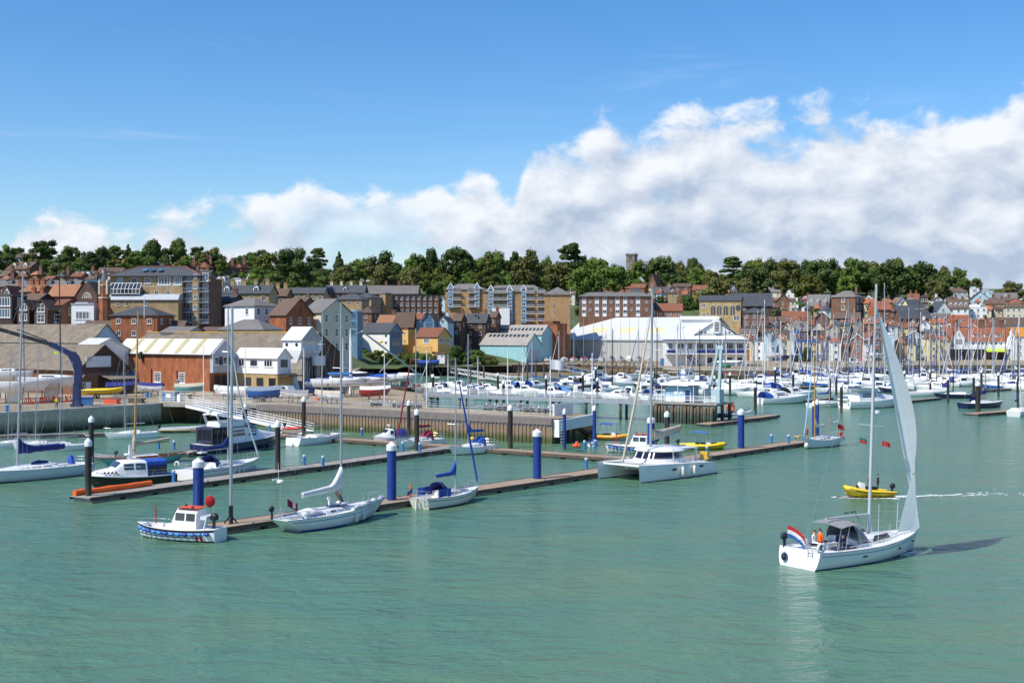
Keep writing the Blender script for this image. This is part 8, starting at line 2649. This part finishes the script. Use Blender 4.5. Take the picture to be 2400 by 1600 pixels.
r = stored_boat('blue covered boat behind the yellow inflatable',285,929,5.5,radians(10),2.2,'gel_navy','gel_navy',lift=.7,cover='navy_cloth',keel=False)
def trailered(label,px,y,L,rz,hullm,cover,B=2.1):
 r = stored_boat(label,px,y,L,rz,B,hullm,hullm,lift=.55,cover=cover,keel=False,cabinh=.3,name='trailered_boat')
 part(r,'trailer','galv',lambda b: [b.bar((-L * .45,s * .6,.5),(L * .6,s * .15,.5),.1) for s in (-1,1)] + [b.bar((-.3,-.9,.4),(-.3,.9,.4),.1)])
 for s in (-1,1):
  part(r,'trailer_wheel','rubber',lambda b: b.torus((-.3,s * 1.0,.33),.22,.11,'y',14,7),50)
  part(r,'mudguard','galv',lambda b: b.torus((-.3,s * 1.0,.33),.42,.04,'y',10,5,0,pi))
 return r
r = trailered('white covered speedboat on a trailer at the gangway head',540,937,6.2,radians(170),'gel','white_cloth')
outboard(r,-3.2,0,1.6,'black',1.0)
trailered('open blue boat on a trailer in front of the yellow brick base',622,941,6.0,radians(4),'gel_blue','bluegrey_cloth',2.3)
def trailer(label,px,y,rz,L=5.0,grp=None):
 r = thing('boat_trailer',label,'trailer',PX(px,y,QZ),rz,grp)
 part(r,'frame','galv',lambda b: [b.bar((-L / 2,s * .75,.55),(L * .25,s * .7,.55),.09) for s in (-1,1)] + [b.bar((L * .25,s * .7,.55),(L * .6,0,.5),.09) for s in (-1,1)] + [b.bar((x,-.75,.56),(x,.75,.56),.08) for x in (-L * .4,-L * .1,L * .2)])
 part(r,'roller','galv',lambda b: [b.bar((x,s * .4,.6),(x,s * .55,.95),.07) for x in (-L * .4,-L * .1,L * .2) for s in (-1,1)])
 for s in (-1,1):
  for x in (-.45,.35):
   part(r,'wheel','rubber',lambda b: b.torus((x,s * 1.0,.33),.2,.12,'y',14,7),50)
  part(r,'mudguard','galv',lambda b: b.box(-.9,.8,s * 1.0 - .12,s * 1.0 + .12,.72,.78))
 return r
for i,(x,y,a) in enumerate(((882,952,170),(935,954,160),(975,957,175),(1150,960,150),(1180,962,165),(1240,966,170),(1275,967,160),(1305,964,150),(1215,958,175))):
 trailer('empty galvanised boat trailer parked on the sheet pile quay',x,y,radians(a),5,'empty trailers on the quay')
# multihull and fin keel hull on the slipway
r = stored_boat('white multihull float on the slipway with blue trimmed cabin',800,930,11.0,radians(-8),2.6,'gel','grey_cloth',lift=1.7,cabinh=.9)
part(r,'blue_trim','blue_light',lambda b: b.box(-2.2,1.8,-1.0,1.0,4.0,4.35))
part(r,'mast','alu_white',lambda b: b.tube((.3,0,4.2),(.3,0,10.5),.22,.08,10))
stored_boat('white hull with rusty brown keel beside the multihull',858,926,9.5,radians(-12),2.8,'gel','varnish',lift=1.5,cabinh=.3)
r = stored_boat('long boat under a blue tarpaulin on the slipway bank',900,905,11.0,radians(4),2.2,'gel_red','gel_red',lift=.8,cover='blue_cloth',keel=False)
stored_boat('small boat under a blue cover beside the white store',1005,866,7.0,radians(20),2.4,'gel_navy','gel_navy',lift=.8,cover='blue_cloth',keel=False)
r = thing('pontoon_barge','old brown timber barge lying at the slipway','barge',PX(930,926,1.4),radians(-20))
part(r,'hull','timber_pile',lambda b: b.hexa([(-6,-1.6,0),(6,-1.6,0),(6,1.6,0),(-6,1.6,0),(-6.8,-2,1.6),(6.8,-2,1.6),(6.8,2,1.6),(-6.8,2,1.6)]))
part(r,'deck','roof_redbrown',lambda b: b.box(-6.4,6.4,-1.8,1.8,1.604,1.68))
for x,y,L,a,hm,cv,l in ((742,915,6.0,20,'gel','blue_cloth','small white boat under a blue cover at the hoist tower foot'),(770,946,5.0,165,'gel','tan_cloth','white dinghy under a tan cover on the sheet pile quay'),(835,905,8.0,-6,'gel_navy',None,'navy hull standing behind the white multihull'),
                              (880,936,5.5,10,'gel_red','white_cloth','red dinghy under a white cover near the flagpole'),(950,908,7.5,-14,'gel',None,'white hull ashore beside the sandstone wall'),(690,944,5.0,172,'gel_cream','grey_cloth','cream dinghy under a grey cover behind the quay railing'),
                              (445,928,5.5,8,'gel_turq','tan_cloth','turquoise dinghy under a tan cover before the brick boathouse'),(350,926,5.5,172,'gel','navy_cloth','white dinghy under a navy cover against the brick boathouse')):
 stored_boat(l,x,y,L,radians(a),L * .36,hm,'grey_cloth',lift=.6 if L < 6.5 else 1.2,cover=cv,keel=L > 6.5,cabinh=.4,detail=False)
# white derrick boom over the slip
r = thing('slip_derrick','white derrick with long slanting boom over the slipway','derrick',PX(985,893,1.5),0)
a = PD(985,880,268) - r.location
c = PD(848,776,250) - r.location
part(r,'boom','alu_white',lambda b: b.tube(a,c,.24,.16,8))
part(r,'strut','alu_white',lambda b: b.tube(PD(890,872,262) - r.location,PD(917,842,258) - r.location,.12,n=6))
part(r,'cable','wire',lambda b: [b.tube(c,PD(830,784,250) - r.location,.04,n=4),b.tube(c,PD(905,815,256) - r.location,.03,n=4)])
part(r,'lamp','yellow',lambda b: b.ell(PD(893,801,256) - r.location,.5,.4,.25,10,6))
r = thing('sand_wall_lamp','slim white mast pole on the slipway with a pointed top','pole',PX(822,922,QZ),0)
part(r,'pole','white_paint',lambda b: b.path([(0,0,0),(0,0,9),(-.1,0,12.2)],[.3,.28,.05],10))
# ---- big blue knuckle crane at the left
p = PX(180,953,QZ)
d = p.y
r = thing('yard_crane','dark blue knuckle boom crane with black jib on the left hand quay','crane',p,0)
Pd = lambda x,y: PD(x,y,d) - p
part(r,'pedestal','crane_blue',lambda b: [b.box(-.75,.75,-.75,.75,0,.5),b.hexa([(-.55,-.55,.5),(.55,-.55,.5),(.55,.55,.5),(-.55,.55,.5),(-.42,-.42,3.6),(.5,-.42,3.6),(.5,.42,3.6),(-.42,.42,3.6)])])
part(r,'knuckle','crane_blue',lambda b: b.loft([[(q.x + (-u if True else 0),s * .38,q.z + v) for s,u,v in ((-1,w * .5,w * .0),(1,w * .5,0),(1,-w * .5,0),(-1,-w * .5,0))] for q,w in ((Pd(182,912),1.0),(Pd(184,870),1.05),(Pd(181,850),1.2),(Pd(172,834),1.5),(Pd(160,824),1.9))]),40)
part(r,'main_boom','crane_blue',lambda b: b.bar(Pd(170,831),Pd(118,806),.5,.75))
part(r,'cylinder','steel',lambda b: b.tube(Pd(178,880),Pd(160,835),.14,n=8))
part(r,'jib','black',lambda b: [b.bar(Pd(120,807),Pd(-40,760),.38,.55),b.bar(Pd(110,798),Pd(40,772),.2,.16),b.bar(Pd(60,790),Pd(-40,764),.25,.3)])
part(r,'warning_plate','hivis',lambda b: b.bar(Pd(128,826) - Vector((0,.4,0)),Pd(136,827) - Vector((0,.4,0)),.06,.35))
part(r,'hook_chain','wire',lambda b: [b.tube(Pd(142,826),Pd(143,868),.05,n=5),b.tube(Pd(57,788),Pd(58,930),.04,n=5)])
r = thing('blue_bin','blue waste skip beside the crane foot','skip',PX(205,950,QZ),radians(10))
part(r,'body','blue_light',lambda b: b.hexa([(-.7,-.5,0),(.7,-.5,0),(.7,.5,0),(-.7,.5,0),(-.95,-.6,1.2),(.95,-.6,1.2),(.95,.6,1.2),(-.95,.6,1.2)]))
part(r,'rim','blue_paint',lambda b: b.box(-1.0,1.0,-.65,.65,1.203,1.28))
for i in range(9):
 x = 60 + i * 13 + (8 if i > 6 else 0)
 r = thing('red_cradle','red steel boat cradle on the left hand quay','cradle',PX(x,947 - i * .8,QZ),radians(20 + 9 * i),'red cradles on the quay')
 part(r,'frame','red',lambda b: [b.bar((-1,s * .6,.12),(1,s * .6,.12),.14) for s in (-1,1)] + [b.bar((k,-.6,.12),(k,.6,.12),.12) for k in (-.9,.9)] + [b.bar((k,s * .6,.1),(k * .8,s * .75,1.0),.1) for k in (-.9,.9) for s in (-1,1)])
# white flag poles and the tall slim posts
for x,yt,yb,l in ((712,818,930,'white flagpole with ball top on the sheet pile quay by the hoist tower'),(901,836,950,'bare white flagpole on the quay near the trailers'),(1000,824,955,'bare white flagpole left of the jetty root'),(1190,822,962,'bare white flagpole beside the black pile on the quay end'),
                     (1290,838,974,'white flagpole flying a plain white flag'),(1388,830,972,'white pole on the ferry ramp fender'),(477,812,938,'white pole in front of the brick boathouse'),(575,815,945,'white pole beside the trailered speedboat'),(338,695,745,'white flagpole above the slate hipped house')):
 q = PX(x,yb,QZ) if yb > 800 else PD(x,yb,284)
 r = thing('flagpole',l,'flagpole',q,0)
 hgt = (yb - yt) * q.y / F
 part(r,'pole','white_paint',lambda b: b.tube((0,0,0),(0,0,hgt),.09,.06,8))
 part(r,'truck','white_paint',lambda b: b.ell((0,0,hgt + .06),.1,.1,.08,8,5))
 if 'plain white' in l:
  flag(r,(.05,0,hgt - 1.6),1.75,1.35,['shirt_white'],'flag',.15,0.0)
for i,(x,yt,yb) in enumerate(((1800,780,862),(1826,782,862),(1852,778,862))):
 q = PX(x,yb,QZ)
 r = thing('banner_flag','tall white feather banner on the clubhouse quay','banner',q,0,'white feather banners')
 hgt = (yb - yt) * q.y / F
 part(r,'pole','white_paint',lambda b: b.tube((0,0,0),(0,0,hgt),.08,.05,8))
 part(r,'banner','shirt_white',lambda b: b.loft([[(.08,0,hgt - u * hgt * .6),(.08 + (1.0 - .2 * sin(u * 5)) * (1 if u > .1 else .4),.25 * sin(u * 6),hgt - u * hgt * .6 - .5)] for u in [k / 8 for k in range(9)]],False,False),50)
q = PX(1860,862,QZ)
r = thing('flagpole','flagpole flying a small blue flag behind the feather banners','flagpole',q,0)
part(r,'pole','white_paint',lambda b: b.tube((0,0,0),(0,0,12.6),.07,n=6))
flag(r,(0,0,10.9),1.7,1.3,['gel_blue'],'flag',.2,-.3)
# row of boats ashore in front of the white shed
for i,x in enumerate((1322,1345,1368,1391,1411,1433,1455,1475,1497,1520)):
 cv = (None,'red','red','navy_cloth','grey_cloth','navy_cloth','grey_cloth',None,'navy_cloth',None)[i]
 nm = {'red': 'red','navy_cloth': 'navy','grey_cloth': 'grey'}.get(cv)
 stored_boat(f'white boat ashore with {nm} cover in the row before the white shed' if nm else 'uncovered white boat ashore in the row before the white shed',x,858,7.5,radians(-95 + 6 * sin(i * 2)),2.7,'gel','gel_cream' if i % 2 else 'gel_grey',lift=1.0,cover=cv,cabinh=1.1 if i == 7 else .5,
    group=f'boats ashore {nm or "uncovered"}',mast=(15 - (745 - YH) * 400 / F - QZ) if i not in (9,) else 0,detail=False)
for i,(x,y,L,a,hm,l) in enumerate(((1856,848,9,5,'gel_navy','dark blue hull ashore beside the boat hoist'),(1915,846,8,12,'gel','white hull ashore under the blue boat hoist'),(1966,842,12,4,'gel_red','deep red racing hull ashore on the right hand quay'),(2012,845,10,-6,'gel','white motor yacht hull ashore beside the red hull'),
          (2050,846,9,8,'gel','white hull ashore behind the sail'),(2085,842,8,4,'gel_sky','bright blue hull ashore near the white boarded shed'),(2145,842,9,-5,'gel','white hull ashore before the pale blue boathouse'),(2185,845,10,6,'gel','white hull ashore near the stone waterside house'),(1816,846,8,-4,'gel','white hull ashore under the feather banners'))):
 stored_boat(l,x,y,L,radians(a),2.9,hm,'gel_grey' if i % 2 else 'gel_blue',lift=1.1,cabinh=.5)
r = thing('boat_hoist','tall blue gantry boat hoist on the right hand quay','hoist',PX(1890,848,QZ),radians(8))
for x in (-3.2,3.2):
 for y in (-3,3):
  part(r,'leg','gel_blue',lambda b: b.box(x - .25,x + .25,y - .25,y + .25,.6,7.6))
  part(r,'wheel','rubber',lambda b: b.torus((x,y,.5),.32,.18,'y',14,7))
part(r,'top_beam','gel_blue',lambda b: [b.box(-3.6,3.6,y - .3,y + .3,7.6,8.3) for y in (-3,3)] + [b.box(-3.45,-3.0,-3,3,7.0,7.55)])
# cars and vans on the far quay
def car(label,px,y,rz,m,van=False,grp=None):
 r = thing('parked_van' if van else 'parked_car',label,'van' if van else 'car',PX(px,y,QZ),rz,grp)
 L,H2 = (4.9,2.1) if van else (4.2,1.45)
 prof = [(-L / 2,.35),(L / 2,.35),(L / 2,.8),(L * .32,.95),(L * .16,H2),(-L * .46,H2),(-L / 2,.95)] if van else [(-L / 2,.35),(L / 2,.35),(L / 2,.75),(L * .22,.9),(L * .06,H2),(-L * .3,H2),(-L * .46,.92)]
 part(r,'body',m,lambda b: b.prism([(x,-.85,z) for x,z in prof],(0,1.7,0)))
 part(r,'glass','tint',lambda b: [b.prism([(-L * .26,s * .86 - .01,.95),(L * .16,s * .86 - .01,.95),(L * .05,s * .86 - .01,H2 - .12),(-L * .24,s * .86 - .01,H2 - .12)],(0,.02,0)) for s in (-1,1)])
 for x in (-L * .3,L * .31):
  for s in (-1,1):
   part(r,'wheel','rubber',lambda b: b.torus((x,s * .8,.32),.2,.12,'y',12,6))
 return r
car('pale grey van parked beside the yellow brick base',672,932,radians(-30),'gel_grey',True)
car('dark blue car parked beside the hoist tower ladder',728,926,radians(-25),'gel_navy')
car('white van parked between the aqua sheds and the white shed',1222,846,radians(-10),'gel_cream',True)
car('dark red van parked beside the white van',1246,846,radians(-8),'maroon_cloth',True)
car('silver car parked left of the white shed',1279,847,radians(-20),'gel_grey')
car('white van parked on the right hand quay by the blue hull',2000,852,radians(6),'gel',True)
car('black car parked on the right hand quay',2100,851,radians(4),'gel_black')
car('grey car parked before the pale blue boathouse',2128,850,radians(-3),'galv')
car('navy car parked on the hillside street',2330,732,radians(3),'gel_navy').location.z += 17
# stacked canoes and green tarpaulin in front of the clubhouse
r = thing('dinghy_rack','rack of white dinghies over a green tarpaulin heap on the clubhouse quay','rack',PX(1700,862,QZ),0)
part(r,'tarpaulin','green_tarp',lambda b: b.ell((0,0,.6),1.9,1.2,.8,12,7),60)
for i in range(4):
 part(r,'dinghy','gel',lambda b: b.loft([[(x + i * .6,w * cos(a) + i * .3,1.8 + .28 * i * .5 + .3 * w * sin(a)) for a in [2 * pi * k / 10 for k in range(10)]] for x,w in ((-4.5,.1),(-3,.5),(0,.7),(3,.5),(4.4,.1))]),50)
part(r,'frame','galv',lambda b: [b.bar((x,y,0),(x,y,2.2),.1) for x in (-3,0,3) for y in (-.8,.8)])
# ================================================================ INNER MARINA
MR = random.Random(21)
HULLN = {'gel': 'white','gel_navy': 'navy','gel_grey': 'pale grey','gel_cream': 'cream','gel_black': 'black','gel_blue': 'blue','gel_red': 'red'}
COVN = {'navy_cloth': 'navy','blue_cloth': 'blue','white_cloth': 'white','tan_cloth': 'tan','maroon_cloth': 'maroon',None: 'no'}
def far_yacht(px,top,wl,L,hdg,hm='gel',cv='navy_cloth',mast=None,label=None,hood_=None):
 mast = mast or MR.choice(['alu','alu_white','alu_white','gel','gel_black'])
 p = PX(px,wl)
 zt = H - (top - YH) * p.y / F
 zt = min(zt,L * 1.95)
 f = .56
 a = radians(hdg)
 c = p - Vector((cos(a),sin(a),0)) * (f - .5) * L
 lb = label or f'{HULLN[hm]} yacht with {COVN[cv]} sail cover berthed in the inner marina'
 return yacht(lb,None,None,'sailing_yacht',B=L * .31,fs=.95 * L / 10,fm=.9 * L / 10,fb=1.15 * L / 10,hullm=hm,boot=None,mastf=f,zt=zt,cover=cv,mast=mast,lod=2,mr=.125,hoodm=hood_,group=None if label else f'{HULLN[hm]} yachts with {COVN[cv]} covers',
                 pos=(c,a,L),L=L,fur=MR.choice([None,None,'blue_cloth','white_cloth','white_cloth','navy_cloth']),boomz=2.0,coach=(.32,.74,.42))
for t in [(1247,790,907,9,150,'gel','blue_cloth'),(1225,800,903,8,-30,'gel_grey',None),(1310,776,905,9,145,'gel','navy_cloth'),(1420,780,905,9,150,'gel','white_cloth'),(1436,770,915,10,-32,'gel','navy_cloth'),
          (1540,768,925,10,150,'gel','white_cloth'),(1588,760,900,10,148,'gel','blue_cloth'),(1595,752,893,11,-30,'gel',None),(1640,770,912,9,150,'gel','navy_cloth'),(1700,748,898,10,150,'gel','maroon_cloth'),
          (1746,742,900,11,150,'gel','navy_cloth'),(1768,735,930,11,148,'gel',None),(1792,700,905,12,150,'gel_grey','navy_cloth'),(1830,752,908,10,150,'gel_navy','navy_cloth'),(1853,745,905,11,-30,'gel','blue_cloth'),
          (1893,690,900,12,150,'gel','blue_cloth'),(1925,700,907,12,150,'gel_blue','blue_cloth'),(1936,740,893,10,-28,'gel','white_cloth'),(1954,738,920,11,150,'gel','blue_cloth'),(1966,752,898,10,150,'gel','navy_cloth'),
          (1988,705,940,12,215,'gel','blue_cloth'),(2002,720,897,11,150,'gel',None),(2016,745,890,10,150,'gel_navy','navy_cloth'),(2037,760,905,10,150,'gel','white_cloth'),(2073,641,912,14,150,'gel',None),(2110,742,900,11,150,'gel','blue_cloth'),
          (2130,720,893,12,150,'gel_grey','navy_cloth'),(2140,748,910,11,-28,'gel','white_cloth'),(2155,690,897,12,150,'gel',None),(2170,752,889,10,150,'gel','navy_cloth'),(2182,745,928,12,5,'gel','white_cloth'),(2195,738,905,11,150,'gel','tan_cloth'),
          (2212,748,893,10,150,'gel_navy','navy_cloth'),(2240,755,897,10,150,'gel','blue_cloth'),(2276,745,891,11,150,'gel','navy_cloth'),(2330,750,905,11,150,'gel','white_cloth'),(2356,760,893,10,150,'gel','navy_cloth'),(2372,770,899,9,150,'gel_grey','blue_cloth'),
          (2388,735,905,11,150,'gel','navy_cloth'),(1345,782,890,9,148,'gel','blue_cloth'),(1496,772,890,9,148,'gel','navy_cloth'),(1050,830,903,7,160,'gel',None),(1120,835,908,7,150,'gel_cream','tan_cloth'),(1010,828,906,8,155,'gel','white_cloth'),(2060,770,886,10,150,'gel','white_cloth'),(1880,770,888,10,150,'gel','navy_cloth'),(2300,775,886,10,150,'gel','white_cloth')]:
 far_yacht(*t)
for i in range(30):
 x = 1770 + i * 21.5 + MR.uniform(-6,6)
 far_yacht(x,738 + MR.uniform(-32,30),883 + MR.uniform(0,10),MR.uniform(9,12),MR.choice([150,148,-30,152]),MR.choice(['gel','gel','gel','gel_navy','gel_grey']),MR.choice(['navy_cloth','blue_cloth','white_cloth',None]))
far_yacht(2234,736,933,10.5,185,'gel_navy',None,label='navy racing yacht with white deck lying on the far pontoon')
yr2 = far_yacht(2310,748,955,11.5,28,'gel_navy','navy_cloth','wood_mast',label='navy gaff yacht with varnished mast beside the thick black pile',hood_='navy_cloth')
far_yacht(2386,780,972,10,60,'gel','navy_cloth',label='white yacht stern on at the right hand edge with orange buoy')
far_yacht(1944,800,953,9.5,30,'gel','blue_cloth',label='white yacht with bright blue cover beside the white trawler yacht')
FMX = {}
def far_motor(px,wl,L,hdg,style='sport',hm='gel',label=None):
 p = PX(px,wl)
 SEC = {'sport': [(.22,.8,.66,0,1.25),(.45,.82,.6,0,1.3),(.62,.7,.4,0,.55),(.9,.3,.15,0,.1)],
           'wheel': [(.30,.78,.66,0,1.6),(.52,.78,.64,0,1.6),(.58,.74,.6,0,.8),(.84,.5,.35,0,.4),(.93,.25,.12,0,.1)],
           'fly': [(.16,.82,.70,0,1.8),(.48,.82,.68,0,1.8),(.64,.75,.5,0,.9),(.92,.3,.15,0,.12)]}
 lb = label or f'{HULLN[hm]} {dict(sport="sports cruiser", wheel="wheelhouse motor boat", fly="flybridge cruiser")[style]} berthed in the inner marina'
 r,h,S = motor(lb,None,None,pos=(p,radians(hdg),L),over=1.0,B=L * .32,fs=.9 * L / 9,fm=1.0 * L / 9,fb=1.4 * L / 9,hullm=hm,boot='gel_navy',rails=False,lod=2,secs=SEC[style],group=None if label else f'{HULLN[hm]} {style} motor boats',cock=(.04,.2))
 e = .25 if style != 'fly' else .2
 side_win(r,S,-L / 2 + (e + .02) * L,-L / 2 + .5 * L,.42,.8)
 top_win(r,S,-L / 2 + .51 * L,-L / 2 + .60 * L,.9)
 cn = MR.choice(['navy_cloth','black','blue_cloth','grey_cloth',None,None])
 if cn and style != 'fly':
  hood(r,-L / 2 + .06 * L,-L / 2 + .27 * L,L * .135,h.sheer(.1),1.35,cn,'cockpit_cover',False,5)
 if style == 'fly':
  z = h.sheer(.3) + 1.8
  part(r,'flybridge','gel',lambda b: b.hexa([(-L * .32,-L * .1,z),(-L * .02,-L * .1,z),(-L * .02,L * .1,z),(-L * .32,L * .1,z),(-L * .34,-L * .11,z + .6),(L * .02,-L * .1,z + .6),(L * .02,L * .1,z + .6),(-L * .34,L * .11,z + .6)]))
  part(r,'radar_arch','gel',lambda b: b.path([(-L * .3,-L * .11,z + .5),(-L * .34,-L * .1,z + 1.4),(-L * .34,L * .1,z + 1.4),(-L * .3,L * .11,z + .5)],.12,6))
 elif style == 'sport':
  part(r,'radar_arch','gel',lambda b: b.path([(-L * .22,-L * .14,1.2 * L / 9),(-L * .28,-L * .12,1.2 * L / 9 + 1.5),(-L * .28,L * .12,1.2 * L / 9 + 1.5),(-L * .22,L * .14,1.2 * L / 9)],.12,6))
 return r,h,S
for t in [(1390,905,8,30,'wheel'),(1452,893,9,150,'wheel'),(1420,920,8,35,'sport'),(1378,893,9,148,'sport'),(1470,908,11,210,'fly'),(1500,899,13,205,'sport'),(1545,903,9,150,'sport'),(1565,895,10,30,'sport'),(1600,912,9,150,'wheel'),
          (1325,915,7,30,'wheel','gel_cream'),(1285,925,7,148,'sport'),(1240,922,7,-28,'sport','gel_grey'),(1360,924,7,30,'wheel'),(1470,930,8,150,'wheel'),(1510,925,8,30,'wheel'),(1440,935,7.5,152,'sport','gel_grey'),
          (1700,925,12,-22,'fly'),(1650,896,9,30,'sport'),(1735,912,10,150,'sport'),(1775,915,9,150,'wheel'),(1790,898,9,-30,'wheel'),(1845,918,9,30,'sport'),(1870,930,9,20,'sport'),(1980,915,9,150,'wheel'),(2020,905,9,150,'fly'),(2055,918,10,150,'wheel'),(2100,920,9,150,'sport','gel_navy'),
          (2160,893,9,150,'wheel','gel_cream'),(2185,915,9,150,'sport'),(2205,899,8,150,'sport','gel_navy'),(2262,905,9,5,'wheel'),(2340,912,9,150,'sport','gel_blue'),(2352,896,9,150,'wheel'),(2395,915,10,150,'sport'),(1020,915,7,150,'sport'),(1075,912,7,150,'wheel'),(1150,918,7,-30,'sport'),(1095,920,6.5,150,'sport','gel_sky' if False else 'gel_blue'),(1190,912,7,148,'wheel','gel_cream'),(1548,935,9,32,'sport'),(1040,925,7,-28,'wheel','gel_blue'),(1085,930,7.5,150,'sport'),(1130,928,7,32,'wheel','gel_grey'),(1175,930,7.5,150,'sport','gel_navy'),(1205,925,7,-30,'wheel'),(1262,910,8,30,'sport'),(1300,930,7,-30,'wheel','gel_blue'),(1395,932,7.5,150,'sport','gel_navy'),(1410,893,9,30,'fly'),(1335,902,8,150,'wheel','gel_blue'),(1520,911,9,150,'wheel','gel_black'),(1620,890,10,30,'fly'),(1690,888,10,150,'wheel','gel_navy')]:
 far_motor(*t)
far_motor(1838,945,12,20,'sport',label='white sports cruiser with dark cockpit cover and transom facing the channel')
r,h,S = far_motor(2048,955,14,22,'fly',label='big white trawler yacht with hard top and dinghy on its transom')
part(r,'hard_top','gel',lambda b: b.box(-6.2,-.5,-2.1,2.1,4.3,4.5))
part(r,'dinghy','gel_cream',lambda b: b.path([(-7.1,-1.4,1.0),(-7.2,-1.5,1.7),(-7.2,1.5,1.7),(-7.1,1.4,1.0)],.25,8))
r = thing('covered_dinghy','boat under a bright sky blue cover behind the jetty rail','boat',PX(1313,925),radians(-30))
part(r,'hull','gel',lambda b: b.hexa([(-2.5,-.9,-.2),(2.6,-.4,-.2),(2.6,.4,-.2),(-2.5,.9,-.2),(-2.6,-1.1,.8),(3.0,-.3,1.0),(3.0,.3,1.0),(-2.6,1.1,.8)]))
part(r,'cover','blue_light',lambda b: b.loft([[(x,w * cos(a),.8 + hh_ * sin(a)) for a in [pi * k / 8 for k in range(9)]] for x,w,hh_ in ((-2.6,1.1,.7),(-1.2,1.2,1.5),(.5,1.0,1.3),(2.9,.3,.4))],False,False),50)
r = thing('rowing_boat','dinghy with a navy folded sail moored in the inner harbour','boat',PX(1304,903),radians(-15))
part(r,'hull','gel',lambda b: b.hexa([(-2.2,-.7,-.2),(2.2,-.3,-.2),(2.2,.3,-.2),(-2.2,.7,-.2),(-2.3,-.85,.6),(2.6,-.2,.75),(2.6,.2,.75),(-2.3,.85,.6)]))
part(r,'furled_sail','navy_cloth',lambda b: b.path([(1.2,0,2.6),(.9,0,1.4),(-2.4,0,1.8)],[.2,.3,.15],8))
# gull on the nearest black pile
p = PX(207,1161,.5)
r = thing('gull','white gull perched on the black pile cap at the grey pontoon end','gull',(p.x - .12,p.y - .05,5.62),radians(200))
part(r,'body','shirt_white',lambda b: b.loft([[(x,w * cos(a),z + w * .95 * sin(a)) for a in [2 * pi * k / 10 for k in range(10)]] for x,w,z in ((-.26,.015,.14),(-.12,.06,.15),(.02,.085,.17),(.12,.06,.22),(.16,.045,.28),(.2,.05,.33),(.25,.03,.33),(.31,.008,.32))]),60)
part(r,'wing','gel_grey',lambda b: [b.ell((-.08,s * .07,.18),.18,.02,.06,10,6) for s in (-1,1)],60)
part(r,'leg','orange',lambda b: [b.tube((.02,s * .03,0),(.02,s * .03,.1),.008,n=5) for s in (-1,1)])
